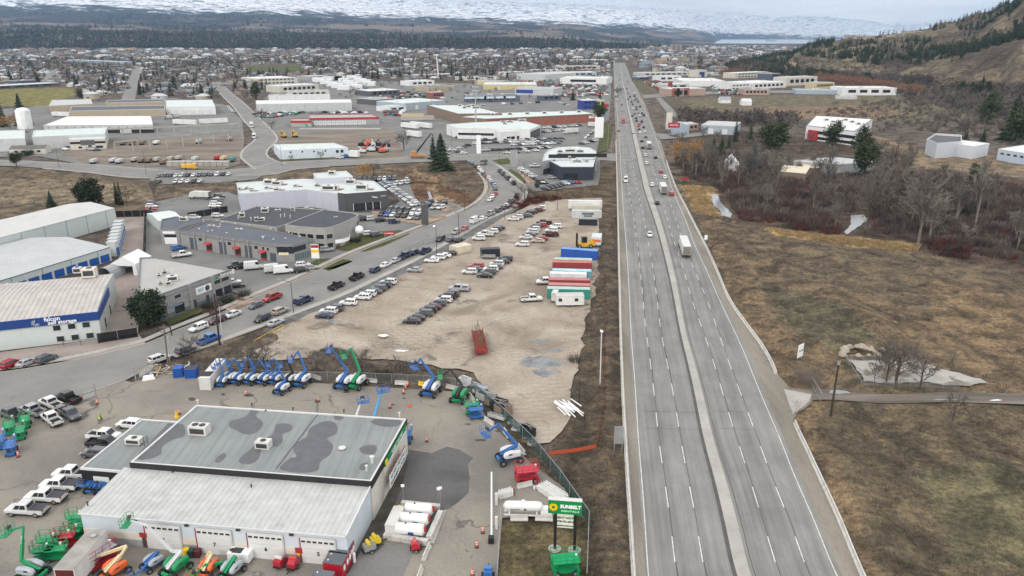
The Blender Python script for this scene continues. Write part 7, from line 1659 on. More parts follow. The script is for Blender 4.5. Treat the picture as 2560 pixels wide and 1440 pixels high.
BL=[(556,962,185,None,(549,905),(541,918),'blue','white','small blue boom lift right beside the white open-top container',.78,(.8,1.6,1.2)),(574,953,200,None,(562,895),(553,908),'blue','white','blue boom lift second from the white open-top container',.88,(.8,2.0,1.6)),(598,956,205,None,(587,898),(577,911),'blue','white','blue boom lift third from the white open-top container',.9,(.8,2.0,1.6)),(630,957,205,None,(622,894),(612,910),'blue','white','blue boom lift fourth from the white open-top container',.9,(.8,2.0,1.6)),(662,957,205,None,(650,901),(640,916),'blue','white','blue boom lift fifth from the white open-top container',.9,(.8,2.0,1.6)),(692,957,205,None,(686,897),(677,911),'blue','white','blue boom lift behind the one that stands out in front of the row',.9,(.8,2.0,1.6)),(706,981,205,None,(694,917),(684,933),'blue','white','blue boom lift standing out in front of the row',.9,(.8,1.8,1.4)),(725,958,205,None,(717,899),(708,914),'blue','white','boom lift with a black boom in the row of blue ones',.9,(.8,2.0,1.6)),(757,962,200,None,(745,878),(733,900),'blue','white','large blue boom lift at the right end of the row, basket raised highest',1.08,(.8,2.6,2.2)),(862,967,200,None,(842,888),(830,876),'blue','white','large blue boom lift beside the large green one at the fence',1.15,(.8,3.0,3.0)),(893,967,200,None,(877,870),(866,890),'green','white','large green boom lift beside the large blue one at the fence',1.15,(.8,3.0,2.6)),(1078,985,200,None,(1050,896),(1042,917),'blue','white','large blue boom lift beside the yellow barrier, reaching up to the left',1.2,(.8,3.0,2.6)),(1149,1001,200,None,(1127,923),(1108,942),'green','green','green boom lift with a thick black boom at the fence corner',1.1,(.8,4.0,4.0)),]
for(x,y,hd,kn,tp,bs,c,hc,lab,sz,dy)in BL:
 bml(x,y,hd,kn,tp,bs,c,hc,lab,boom='black' if'black boom' in lab else None,size=sz,dy=dy)
bml(1273,1153,250,None,(1246,1060),(1221,1084),'blue','white','blue boom lift with a bent boom beside the red scissor lift',size=1.15,dy=(.5,1.2,.4))
bml(934,1078,185,None,(953,982),(956,975),'blue','white','boom lift behind the shop, its long sky blue boom rising over the roof',boom='sky',size=1.1,dy=(1,6,5))
bml(888,1078,185,None,(903,1006),(906,1002),'blue','white','boom lift behind the shop with a short white boom and blue basket',boom='white',size=1.0,dy=(1,3,2))
bml(84,1442,100,None,(58,1316),(28,1332),'green','grey','green boom lift at the bottom left with a grey hood and raised bent boom',size=1.0,dy=(0,1.5,1.5))
bml(288,1438,210,(317,1365),(212,1402),(207,1438),'orange','orange','orange boom lift with cream arms beside the long box trailer',boom='cream',size=.95,dy=(2.2,.5,.5))
bml(384,1418,215,None,(356,1424),(342,1440),'blue','grey','small blue boom lift with round grey hoods before garage door eight',size=.8,dy=(0,-1.5,-2))
bml(441,1430,205,(431,1378),(368,1314),(328,1308),'green','green','large green boom lift with a long white boom before garage door eight',boom='white',size=1.0,dy=(.8,.2,.2))
bml(522,1432,190,None,(524,1378),(490,1440),'orange','orange','orange boom lift with a cream boom pointing at garage door seven',boom='cream',size=.85,dy=(1,2.2,-1))
bml(580,1438,200,(572,1406),(512,1412),(492,1438),'green','grey','green boom lift with grey hoods before garage door six',size=.9,dy=(1,0,-.8))
bml(238,1226,190,None,(218,1198),(212,1208),'blue','blue','small blue lift folded in front of the dark annex wall, the left one',size=.8,dy=(.6,.8,.2),group='small lifts at the annex wall')
bml(268,1228,190,None,(248,1200),(244,1212),'blue','blue','small blue lift folded in front of the dark annex wall, the right one',size=.8,dy=(.6,.8,.2),group='small lifts at the annex wall')
def scl(px,py,head,L,W_,H,col,label,hub=(.5,.5,.5),deck=None,rails=1.1,stack=1.0,group='scissor lifts in the rental yard'):
 p=g(px,py);r=em('scissor_lift',p,-rad(head),label,'scissor lift',group);c=MCOL[col]
 wr=.24+.18*(L>3)
 kid(r,'chassis',MB().box((0,0,wr+.25),(W_*.8,L*.95,.45)).box((0,L*.48,wr+.2),(W_,.25,.4)),mmc,color=c)
 for sx in(-1,1):
  for sy in(-1,1):kid(r,'wheel',whm(wr,n=10),[mty,m_rim],(sx*W_*.46,sy*L*.33,wr))
 z0=wr+.5;mb=MB();n=4;dz=stack/n
 for k in rg(n):
  for sx in(-1,1):
   a,b=(-L*.42,L*.42)if k%2 else(L*.42,-L*.42)
   mb.beam((sx*W_*.3,a,z0+k*dz),(sx*W_*.3,b,z0+(k+1)*dz),.09,.12)
 kid(r,'scissor_stack',mb,mmc,color=tuple(x*.8 for x in c))
 zd=z0+stack+.08
 kid(r,'platform',MB().box((0,0,zd),(W_,L,.12)),mmc,color=MCOL.get(deck,c)if deck else tuple(min(1,x*1.3)for x in c))
 mb=MB();t=.05
 for z in(.5,rails):
  for sx in(-1,1):mb.box((sx*W_/2,0,zd+z),(t,L,t))
  for sy in(-1,1):mb.box((0,sy*L/2,zd+z),(W_,t,t))
 nn_=max(2,int(L/.9))
 for k in rg(nn_+1):
  for sx in(-1,1):mb.box((sx*W_/2,-L/2+L*k/nn_,zd+rails/2),(t,t,rails))
 for sx in(-.3,.3):mb.box((sx*W_,L/2,zd+rails/2),(t,t,rails));mb.box((sx*W_,-L/2,zd+rails/2),(t,t,rails))
 kid(r,'guard_rail',mb,mmc,color=c)
 kid(r,'control_box',MB().box((W_*.4,L*.35,zd+rails),(.3,.25,.25)),mtm)
 if L>3:
  for sx in(-1,1):kid(r,'outrigger',MB().box((sx*(W_/2+.12),L*.42,.8),(.16,.3,1.5)).box((sx*(W_/2+.12),-L*.42,.8),(.16,.3,1.5)),mmc,color=c)
 return r
for(x,y,hd,L,w,st,c,lab)in((1412,1430,82,3.6,2.1,1.1,'green','large green scissor lift on the grass under the tall green sign'),(1316,1202,78,3.6,2.1,1.1,'red','bright red scissor lift beside the yard fence'),(1021,1104,5,2.3,1.1,.9,'blue','small blue scissor lift at the back corner of the rental shop'),(1180,1036,80,2.6,1.3,1.2,'green','green scissor lift behind the blue one at the fence'),(1190,1046,80,2.6,1.3,1.1,'blue','blue scissor lift beside the green one at the fence'),(66,1066,-25,2.8,1.5,.8,'green','green scissor lift nearest the pickup trucks at the left edge'),(26,1082,-25,2.8,1.5,.8,'green','green scissor lift at the left edge behind two others'),(54,1094,-25,2.8,1.5,.8,'green','green scissor lift just behind the blue one at the left edge'),(30,1133,-25,3.0,1.6,.9,'blue','blue scissor lift with a cone at its corner at the left edge'),(2,1118,-25,3.0,1.6,.9,'blue','blue scissor lift cut by the left edge of the picture'),(196,1318,85,2.4,1.2,1.0,'green','green scissor lift against the corner of the garage wall, upper one'),(206,1340,85,2.4,1.2,1.0,'green','green scissor lift against the corner of the garage wall, lower one'),(128,1374,80,2.6,1.3,.9,'green','green scissor lift left of the red one by the box trailer'),(166,1366,80,2.6,1.3,.9,'red','red scissor lift among the green ones by the box trailer'),(186,1350,80,2.4,1.3,.8,'green','green scissor lift behind the red one by the box trailer'),(112,1400,80,2.6,1.3,.9,'dkgreen','dark green scissor lift directly behind the big green boom'),(146,1398,80,2.6,1.3,.9,'green','green scissor lift tight against the side of the box trailer')):
 scl(x,y,hd,L,w,0,c,lab,stack=st)
scl(245,1420,25,5.2,1.8,0,'red','long dark red lift platform between the box trailer and orange boom lift',stack=1.2,deck='grey')
ta,tb_=G(160,1428,3.75),G(246,1330,3.75);tl=(tb_-ta).length
bt=em('box_trailer',((ta.x+tb_.x)/2,(ta.y+tb_.y)/2,GZ),-rad(heading(ta,tb_)),'long dusty grey roofed box trailer with white sides at the bottom left','trailer')
zb=MB().box((0,0,2.35),(2.6,tl,2.7));kid(bt,'box',zb,m_box);kid(bt,'roof',MB().box((0,0,3.72),(2.66,tl+.1,.06)),M('dusty_trailer_roof',(.33,.31,.28),.8,var=.25,scale=.5));kid(bt,'roof_vent',MB().lathe((.3,tl/2-1.5,3.74),[(.35,0),(.4,.25),(.1,.4)],12),mmt)
kid(bt,'rear_opening',MB().box((0,-tl/2-.02,2.3),(2.3,.06,2.4)),M('dark_red_inside',(.10,.012,.014),.7));kid(bt,'frame',MB().box((0,0,.85),(1.2,tl-1,.3)),mud)
for y in(-3.2,-2.1):
 for s in(-1,1):kid(bt,'wheel',whm(.5),[mty,m_rim],(s*1.1,y,.5))
for i,(x,y)in en(((861,1392),(857,1402),(852,1413),(846,1425),(838,1440),(812,1472))):
 r=em('tool_cage',g(x,y),-rad(HW+4),'red tool cage with grey top, %s in the stacked line by garage door five'%ORD[i],'tool cage','red tool cages')
 kid(r,'cage_body',MB().box((0,0,1.2),(2.6,1.15,2.2)),mmc,color=MCOL['red']);kid(r,'top',MB().box((0,0,2.34),(2.66,1.2,.07)),M('slate_top',(.12,.13,.145),.5))
 kid(r,'knob',MB().lathe((-.8,0,2.38),[(.1,0),(.1,.06)],8),mwl);kid(r,'end_label',MB().box((1.32,.2,1.4),(.03,.5,.8)),mwl);kid(r,'skid',MB().box((0,0,.08),(2.6,1.1,.14)),mud)
def plt(x,y,hd,body,c1,c2,label,name='towable_compressor',L=2.0,cat='compressor'):
 r=em(name,g(x,y),-rad(hd),label,cat)
 kid(r,'housing',MB().loft([[(-.6,-L*.4,.5),(.6,-L*.4,.5),(.55,-L*.4,1.2),(-.55,-L*.4,1.2)],[(-.62,0,.45),(.62,0,.45),(.5,0,1.4),(-.5,0,1.4)],[(-.55,L*.35,.5),(.55,L*.35,.5),(.5,L*.35,1.05),(-.5,L*.35,1.05)]]),mmc,color=c1)
 kid(r,'tank',MB().tube((-.5,-L*.1,1.5),(.5,-L*.1,1.5),.26,n=10),mmc,color=c2);kid(r,'skid',MB().box((0,0,.4),(1.0,L,.14)).beam((0,L*.5,.4),(0,L*.9,.4),.1),mud)
 for s in(-1,1):kid(r,'wheel',whm(.3,n=10),[mty,m_rim],(s*.72,0,.3))
 return r
plt(702,1415,20,0,MCOL['red'],(.6,.6,.6),'small red engine plant with a white cap before garage door six','towable_compressor');plt(733,1420,190,0,MCOL['red'],(.5,.05,.05),'red towable compressor right of the white capped one')
plt(1040,1375,80,0,MCOL['red'],(.6,.1,.1),'small red engine pump on the weeds beside the block wall','engine_pump',1.6,'pump');plt(925,1378,60,0,(.28,.28,.27),(.75,.55,.02),'grey and yellow twin tank washer beside the cream wall','pressure_washer',2.2,'washer');plt(940,1362,60,0,(.7,.52,.02),(.75,.55,.02),'yellow burner unit behind the grey twin tank washer','towable_heater',1.8,'heater')
plt(278,1382,30,0,MCOL['red'],(.7,.7,.7),'red and white small engine tool at the white trailer corner','engine_tool',1.5,'engine');plt(1510-290,1440,0,0,MCOL['blue'],(.05,.2,.5),'blue hooded engine unit at the bottom of the drive','engine_unit',2.2,'engine')
r=em('generator',g(603,1400),-rad(HW-90),'white box generator with dark top grilles before the garage wall','generator')
kid(r,'housing',MB().box((0,0,.85),(1.5,3.0,1.3)),mwl);kid(r,'top_grille',MB().box((0,.3,1.52),(1.1,1.3,.05)),mdg);kid(r,'fan',MB().lathe((0,1.1,1.52),[(.35,0),(.35,.06)],12),mdg);kid(r,'skid',MB().box((0,0,.12),(1.3,2.7,.2)),mud)
r=em('waste_barrel',g(466,1388),0,'open yellow barrel beside the wall between doors eight and seven','barrel');kid(r,'drum',MB().lathe((0,0,0),[(.42,0),(.46,1.0),(.4,1.0),(.4,.9)],14),m_yel)
r=em('waste_crate',g(487,1390),0,'dark green and red waste crate right of the yellow barrel','crate');kid(r,'crate_box',MB().box((-.4,0,.5),(.7,.9,1.0)),M('bin_green',(.02,.07,.05),.7));kid(r,'crate_box',MB().box((.45,0,.5),(.7,.9,1.0)),M('bin_maroon',(.12,.02,.03),.7))
r=em('gas_bottle',g(886,1405),0,'tall white gas bottle leaning at the garage end wall','gas bottle');kid(r,'bottle',MB().lathe((0,0,0),[(.2,0),(.22,1.3),(.1,1.5),(.06,1.6)],10),mwl)
tdir=V3((cos(RH),sin(RH),0))
for i,(x,y)in en(((1048,1290),(1037,1315),(1026,1341))):
 p=g(x,y);r=em('fuel_tank',p,RH,'white horizontal fuel tank, %s of three beside the drive'%['farthest','middle','nearest'][i],'fuel tank','three fuel tanks')
 kid(r,'tank_shell',MB().lathe((0,0,1.25),[(.5,-2.1),(.82,-1.95),(.85,1.9),(.5,2.1)],20,0,'x'),M('tank_white',(.74,.74,.72),.35,var=.05,stain=.2));
 for s in(-1.3,1.3):kid(r,'saddle',MB().box((s,0,.3),(.3,1.2,.6)),mdg)
 kid(r,'tank_label',MB().box((.3,-.80,1.05),(.8,.12,.5)),m_bluesign);kid(r,'pump_head',MB().box((2.2,-.1,1.5),(.3,.4,.7)),m_redt);kid(r,'filler_cap',MB().lathe((-.6,0,2.08),[(.12,0),(.12,.15)],8),mdg)
r=em('equipment_locker',g(988,1318),RH,'pale grey equipment locker at the left end of the fuel tanks','locker');kid(r,'cabinet',MB().box((0,0,.95),(1.5,4.6,1.9)),mtm);kid(r,'lid',MB().box((0,0,1.93),(1.56,4.7,.06)),m_hvac)
r=em('yellow_tank',g(999,1289),0,'upright yellow tank at the far left corner of the fuel tanks','tank');kid(r,'tank_body',MB().lathe((0,0,.1),[(.5,0),(.55,.3),(.55,1.2),(.35,1.5),(.1,1.6)],14),m_yel)
for(xa,ya,xb,yb,n)in((960,1345,1070,1362,5),(1004,1264,1100,1274,4),(1072,1352,1102,1286,5)):
 A,Bq=g(xa,ya),g(xb,yb);d_=(Bq-A)/n;L=d_.length;rz=atan2(d_.y,d_.x)
 for k in rg(n):
  c=A+d_*(k+.5);o=pc('concrete_block',(c.x,c.y,.4+.38),(L*.97,.75,.76),m_barrier,rz=rz+ru(-.01,.01));tag(o,'concrete block, %s in the %s of the fuel tank bay'%(ORD[k],{960:'near wall from the left',1004:'far wall from the left',1072:'right wall from the drive'}[xa]),'concrete block','blocks round the fuel tanks')
for(x,y)in((1009,1262),(1098,1270),(1102,1268)):
 r=em('lamp_stand',g(x,y),0,'thin work lamp stand at the %s corner of the fuel tank bay'%('left' if x<1050 else'right' if x==1098 else'far right'),'lamp');kid(r,'stand',MB().tube((0,0,0),(0,0,3.2),.05,n=6),mmt);kid(r,'lamp_head',MB().box((0,0,3.3),(.5,.2,.35)),mwl)
def jersey_mb(L=3.0):
 return MB().loft([[(x,-.3,0),(x,.3,0),(x,.3,.15),(x,.12,.4),(x,.08,.82),(x,-.08,.82),(x,-.12,.4),(x,-.3,.15)]for x in(-L/2,L/2)])
jm=jersey_mb().mesh('traffic_barrier',m_barrier);jy=jersey_mb().mesh('traffic_barrier',m_yel)
for i,(xa,ya,xb,yb,w)in en(((778,944,803,950,'right of the row of blue boom lifts'),(915,953,943,957,'just right of the green boom lift'),(988,960,1018,962,'below the dark stump at the fence'),(1047,962,1066,965,'yellow painted and left of the reaching boom lift'),(1116,969,1145,976,'between the two boom lifts at the fence corner'),(1174,990,1187,1008,'nearest the green scissor lift at the fence'),(1212,1050,1234,1065,'behind the bent blue boom basket'),(1260,1078,1272,1096,'beyond the bent blue boom'),(1296,1118,1312,1138,'right of the blue boom lift hood'),(1293,1221,1330,1212,'in front of the red scissor lift'),(1320,1268,1345,1270,'flat beside the white propane tank'),(1276,1300,1320,1300,'below the left end of the propane tank'),(1338,1299,1382,1301,'below the right end of the propane tank'),(1058,1402,1074,1366,'along the drive beside the small red pump'),(1040,1462,1054,1424,'lowest one along the drive'))):
 a,b=g(xa,ya),g(xb,yb);o=BO('traffic_barrier',jy if'yellow' in w else jm);c=(a+b)/2;o.location=(c.x,c.y,GZ);o.rotation_euler=(0,0,atan2(b.y-a.y,b.x-a.x));o.scale=((b-a).length/3,1,1);LK(o)
 tag(o,'movable concrete barrier '+w,'barrier','movable barriers in the yard')
m_orange=M('safety_orange',(.75,.10,.03),.5)
def delin(x,y,lab,h=1.1):
 r=em('traffic_delineator',g(x,y),0,lab,'traffic cone','orange yard delineators');kid(r,'rubber_base',MB().box((0,0,.05),(.5,.5,.1)),mud)
 kid(r,'post',MB().lathe((0,0,.1),[(.16,0),(.09,h),(.03,h+.05)],8),m_orange);
 for z in(.5,.8):kid(r,'reflective_band',MB().lathe((0,0,z),[(.145,0),(.135,.12)],8),mwl)
for(x,y,l)in((512,972,'left of the two before the open-top container'),(526,971,'right of the two before the open-top container'),(615,988,'on the dark stain below the blue boom lifts'),(797,1004,'on the stain right of the shop roof line'),(1009,984,'nearer of the pair by the yellow barrier'),(1014,973,'middle of the pair by the yellow barrier'),(1020,965,'farther one beside the grey barrier'),(975,1020,'on the small stain behind the shop'),(1067,1104,'on the seam above the dark paving'),(1207,1332,'upper one beside the drive gate pole'),(1192,1368,'lower one beside the drive gate pole'),(1181,1440,'at the bottom of the drive'),(243,1010,'at the yard gate post'),(46,1142,'beside the blue scissor lift'),(449,1035,'near the yellow bollard behind the annex')):delin(x,y,'orange and white delineator '+l)
r=em('traffic_cone',g(1024,1017),0,'single squat orange cone in the open yard','traffic cone');kid(r,'cone',MB().lathe((0,0,0),[(.35,0),(.3,.08),(.06,.7)],10),m_orange)
r=em('bollard',g(442,1043),0,'yellow bollard cap behind the annex','bollard');kid(r,'bollard_cap',MB().lathe((0,0,0),[(.45,0),(.3,.4),(.08,1.4)],10),m_yel)
wt_=MATS['tank_white']
pm_=MB().lathe((0,0,0),[(.17,0),(.19,.1),(.19,1.0),(.1,1.15),(.12,1.3)],8).mesh('propane_cylinder',wt_)
ps_=MB().lathe((0,0,0),[(.17,0),(.19,.1),(.19,.5),(.1,.62)],8).mesh('propane_cylinder',wt_)
def bottles(A,Bq,rows,n,dpt,where,k0=0):
 A,Bq=g(*A),g(*Bq);d=(Bq-A)/max(n-1,1);nn_=V3((-d.y,d.x,0)).normalized()
 for j in rg(rows):
  for i in rg(n):
   c=A+d*i+nn_*j*dpt;o=BO('propane_cylinder',pm_);o.location=(c.x+ru(-.03,.03),c.y+ru(-.03,.03),GZ);LK(o)
   tag(o,'tall white propane cylinder %s'%where,'gas cylinder','white propane cylinders '+where.split(',')[0])
bottles((1348,1228),(1400,1262),4,15,.5,'standing in the dense block along the fence');bottles((1252,1248),(1280,1240),2,7,.5,'standing in the short rows left of the propane yard')
for(x,y,l)in((1336,1223,'left'),(1343,1222,'middle'),(1349,1224,'right')):tag(instance(('propane_cylinder',ps_,[]),g(x,y),0),'short white propane cylinder, %s of three before the dense block'%l,'gas cylinder')
tag(instance(('propane_cylinder',MB().lathe((0,0,0),[(.17,0),(.19,.1),(.19,1.0),(.1,1.15)],8).mesh('propane_cylinder',M('rust',(.22,.08,.04),.8)),[]),g(1284,1237),0),'single rusty brown cylinder at the end of the short rows','gas cylinder')
r=em('propane_tank',g(1308,1290),rad(-3),'long white propane tank on a white skid above the concrete barriers','propane tank')
kid(r,'tank_shell',MB().lathe((0,0,1.7),[(.2,-2.9),(.62,-2.6),(.74,-2.1),(.74,2.1),(.62,2.6),(.2,2.9)],20,0,'x'),wt_,);kid(r,'valve_dome',MB().lathe((0,0,2.4),[(.28,0),(.28,.25),(.1,.32)],10),wt_)
kid(r,'skid',MB().box((0,-.5,.5),(5.6,.15,.2)).box((0,.5,.5),(5.6,.15,.2)).box((-2,0,.8),(.2,1.2,.6)).box((2,0,.8),(.2,1.2,.6)),mwl)
kid(r,'hazard_diamond',MB().box((.3,-.77,1.6),(.3,.02,.3)),mdg);ltr('Superior',r.location+V3((-1.2,-.86,1.7)),(1,0,0),(0,0,1),.4,m_blk,r,depth=.01)
r=em('dispenser_cabinet',g(1365,1290),0,'white dispenser cabinet right of the long propane tank','cabinet');kid(r,'cabinet',MB().box((0,0,.9),(1.6,.9,1.2)),mwl)
a,b=g(1387,1372),g(1436,1376)
sg=em('pylon_sign',((a+b)/2),0,'tall green and white company sign on two black posts by the highway','sign')
sd2=(b-a).normalized();nf=V3((sd2.y,-sd2.x,0))
if nf.y>0:nf=-nf
TL=PY(1371,1247,a.y+.1);TR=PY(1455,1256,b.y+.1);BLq=PY(1373,1280,a.y+.1);
Zt,Zb=TL.z,BLq.z;SWd=(TR-TL).length;cx=(TL+TR)/2
for p in(a,b):MB().tube((p.x,p.y,.3),(p.x,p.y,Zb+.1),.2,n=10).build('post',mbk,sg);MB().lathe((p.x,p.y,.35),[(.9,0),(.9,.15)],14).build('footing',mcn,sg)
rzz=atan2(sd2.y,sd2.x);cz=V3((cx.x,cx.y,(Zt+Zb)/2))
pc('sign_box',cz,(SWd,.7,Zt-Zb),m_green,sg,rzz);pc('sign_cap',cz+V3((0,0,(Zt-Zb)/2+.04)),(SWd+.05,.75,.08),m_hvac,sg,rzz)
fc=cz+nf*.37
ltr('SUNBELT',fc+sd2*SWd*.17+V3((0,0,.15)),sd2,(0,0,1),(Zt-Zb)*.33,mwl,sg,bold=.035,sx=1.0);ltr('RENTALS',fc+sd2*SWd*.16-V3((0,0,(Zt-Zb)*.26)),sd2,(0,0,1),(Zt-Zb)*.17,mwl,sg,sx=1.7)
mb=MB();c0=fc-sd2*SWd*.34;R1=(Zt-Zb)*.26
ringp=[]
for k in rg(20):
 t=2*pi*k/20;rr=R1*(1.25 if k%2==0 else .82);t+=.16 if k%2==0 else 0
 ringp.append((c0+sd2*cos(t)*rr+V3((0,0,sin(t)*rr)),c0+sd2*cos(t)*R1*.42+V3((0,0,sin(t)*R1*.42))))
for k in rg(20):
 (o1,i1),(o2,i2)=ringp[k],ringp[(k+1)%20];e=nf*.06
 mb.add([o1+e,o2+e,i2+e,i1+e,o1,o2],[(0,1,2,3),(0,4,5,1)])
mb.build('sun_emblem',M('emblem_yellow',(.85,.52,.01),.5),sg)
c2=(a+b)/2;z1=PY(1410,1287,c2.y).z;z2=PY(1412,1318,c2.y).z;wv=(b-a).length-.5
pc('notice_board',(c2.x,c2.y,(z1+z2)/2),(wv,.3,z1-z2),M('notice_cream',(.70,.70,.60),.6),sg,rzz);pc('board_cap',(c2.x,c2.y,z1+.1),(wv,.4,.25),m_hvac,sg,rzz)
for s_,zz,sz in(('RENT NOW',.8,.42),('778-765-6815',.5,.36),('sunbeltrentals.com',.18,.26)):ltr(s_,V3((c2.x,c2.y,z2+(z1-z2)*zz))+nf*.17,sd2,(0,0,1),sz*(z1-z2)/1.9*1.1,m_blk,sg,bold=.01)
for i,(x0,y0,x1,y1)in en(((434,945,457,943),(463,946,491,945))):
 btr(x0,y0,x1,y1,1.9,2.0,M('bin_blue',(.012,.08,.34),.5,var=.1),'bright blue waste bin by the fence, %s of two'%['left','right'][i],'waste_bin',ribs=False,cat='bin',roof=mdg if i else M('bin_lid',(.02,.10,.40),.5))
p0=g(500,975);p1=g(528,975)
btr(500,975,528,975,2.6,9.5,M('container_cream_white',(.64,.63,.60),.6,var=.08,stain=.3),'white shipping container with an open dark top, left of the boom lifts',roof=M('white_sheet',(.68,.67,.62),.6),ribs=False)
pb=MB();q=g(514,972);pb.box((q.x,q.y+1.3,3.05),(2.2,2.2,.12));pb.build('black_top_frame',mbk,label='black open frame on the front end of the white container',cat='frame')
q=g(420,930)
for i in rg(34):
 a=V3((q.x+ru(-5,5),q.y+ru(-2.2,2.2),GZ+.1+ru(0,.9)));t=ru(0,pi);L=ru(1.5,4)
 o=pc('timber_plank',a,(L,ru(.1,.25),.06),M('raw_timber',(.42,.30,.19),.8,var=.2)if i%3 else mtm,rot=(ru(-.2,.2),ru(-.25,.25),t));tag(o,'loose weathered plank in the scrap timber heap beside the blue bins','plank','scrap timber heap')
r=em('discarded_tub',g(372,948),.5,'upturned white tub lying beside the scrap timber','tub');kid(r,'tub_shell',MB().loft([[(-1.2,-.6,0),(1.2,-.6,0),(1.2,.6,0),(-1.2,.6,0)],[(-.9,-.4,.8),(.9,-.4,.8),(.9,.4,.8),(-.9,.4,.8)]]),mwl)
def gate(A,Bq,h,label,mat=mmt,solid=True):
 a,b=g(*A),g(*Bq);r=em('yard_gate',a,0,label,'gate');d=b-a;n=6
 mb=MB()
 for z in(.1,h):mb.beam(a+V3((0,0,z)),b+V3((0,0,z)),.07)
 mb.build('gate_frame',mat,r)
 for k in rg(n+1):q=a+d*k/n;MB().beam(q,q+V3((0,0,h)),.07).build('gate_post',mat,r)
 if solid:q=a+d*.5;pc('gate_board',(q.x,q.y,GZ+h*.45),(d.length*.8,.05,h*.5),mtm,r,atan2(d.y,d.x))
gate((345,950),(388,925),1.7,'grey swing gate panel beside the scrap timber');gate((206,1004),(240,990),1.4,'grey swing gate panel behind the black pickup truck')
gate((636,862),(708,820),1.0,'low yellow pipe gate at the corner of the gravel lot',m_yel,False);gate((2028,962),(2052,1004),1.8,'grey tubular farm gate swung open beside the dirt track',mmt,False)
for(x,y,h,l)in((340,952,3.2,'left'),(242,1000,3.6,'right')):MB().tube(g(x,y),g(x,y)+V3((0,0,h)),.12,n=8).build('gate_column',mmt,label='dark gate post at the %s side of the yard entrance'%('street' if l=='left' else'pickup'),cat='post')
q=g(1245,1395);r=em('boom_gate',q,0,'long white barrier arm beside the drive with its lower end on a black weight','barrier arm')
A,Bq=g(1228,1345),g(1236,1212)
MB().tube(g(1229,1352)+V3((0,0,.8)),g(1229,1200)+V3((0,0,1.4)),.13,n=8).build('arm',mwl,r);pc('counterweight',g(1228,1356)+V3((0,0,.5)),(.8,.8,.9),mbk,r)
for(x,y)in((1241,1262),(1241,1322)):pc('upright',g(x,y)+V3((0,0,1)),(.4,.4,2.0),mtm,r)
m_mesh_,_nt1,_b1=_nt('chain_link_screen',.8);
def _screen(name,col,keep):
 m,nt,b=_nt(name,.85,0,.2);b.inputs['Base Color'].default_value=rgb(col)
 tr=NN(nt,'ShaderNodeBsdfTransparent');mx=NN(nt,'ShaderNodeMixShader');mx.inputs[0].default_value=keep
 out=[n for n in nt.nodes if n.type=='OUTPUT_MATERIAL'][0];LN(nt,tr.outputs[0],mx.inputs[1]);LN(nt,b.outputs[0],mx.inputs[2]);LN(nt,mx.outputs[0],out.inputs[0]);return m
m_scr=_screen('green_privacy_mesh',(.05,.10,.09),.62);m_cl=_screen('chain_link',(.28,.28,.28),.22);m_scrb=_screen('black_privacy_mesh',(.012,.012,.014),.95);m_orn=_screen('orange_net',(.55,.10,.04),.85)
def fence(pts,h,mat,label,post=3.0,name='mesh_fence',pm=mmt,rail=True):
 P=[g(*p)for p in pts];r=em(name,P[0],0,label,'fence')
 for a,b in zip(P[:-1],P[1:]):
  n=max(1,int((b-a).length/post))
  for k in rg(n):
   q0_,q1_=a+(b-a)*k/n,a+(b-a)*(k+1)/n
   if pm:MB().tube(q0_,q0_+V3((0,0,h)),.05,n=5).build('fence_post',pm,r)
   MB().add([q0_,q1_,q1_+V3((0,0,h*.97)),q0_+V3((0,0,h*.97))],[(0,1,2,3)]).build('fence_panel',mat,r)
  if rail:MB().beam(a+V3((0,0,h)),b+V3((0,0,h)),.06).build('top_rail',pm,r)
 return r
fence([(1178,975),(1262,1050),(1330,1118),(1400,1205),(1448,1275),(1472,1310),(1466,1470)],2.2,m_scr,'tall green screened chain link fence running diagonally past the propane yard')
fence([(1243,1470),(1252,1300)],2.2,m_cl,'chain link fence on the left side of the sign lawn')
fence([(535,938),(700,952),(900,955),(1060,962),(1178,975)],2.1,m_cl,'thin chain link fence behind the row of boom lifts')
fence([(1000,640),(1060,612),(1140,592),(1240,548)],2.0,m_cl,'chain link fence between street and gravel lot')
fence([(245,858),(345,842)],2.4,m_scrb,'black screened gate fence closing the storage aisle');fence([(291,543),(372,541),(380,530)],2.6,m_scrb,'black screen fence behind the storage aisle');fence([(470,548),(570,530)],2.6,m_scrb,'black screen fence behind the pale mint shed')
fence([(362,545),(359,640)],2.2,m_scrb,'thin dark fence between the storage aisle and the workshops')
fence([(160,866),(245,860)],1.3,m_cl,'low dark rail fence below the office windows',pm=mbk)
fence([(1512,690),(1512,760),(1516,800),(1507,860),(1512,940),(1510,1010),(1500,1080),(1490,1120),(1440,1130),(1370,1138)],.75,m_orn,'sagging orange plastic snow fence through the roadside brush',pm=None,rail=False,post=4)
fence([(2112,898),(2152,962),(2400,972)],1.0,m_cl,'low broken pipe fence around the old concrete slab',rail=True);fence([(2112,898),(2290,906)],1.0,m_cl,'far side of the low pipe fence behind the old slab')
m_wood=M('dark_creosote_wood',(.045,.035,.03),.85,var=.25);m_woodl=M('weathered_pole_wood',(.16,.13,.11),.85,var=.2)
def pole(bx,by,tx,ty,r_,label,mat=m_wood,arms=1,dy=0.0):
 b=g(bx,by);t=PY(tx,ty,b.y+dy);rr=em('utility_pole',b,0,label,'utility pole')
 MB().tube((b.x,b.y,.2),t,r_,r_*.7,8).build('pole_shaft',mat,rr)
 for k in rg(arms):MB().beam(t+V3((-1.2,.3,-.6-k*1.1)),t+V3((1.2,-.3,-.6-k*1.1)),.12).build('crossarm',m_woodl,rr)
 return t
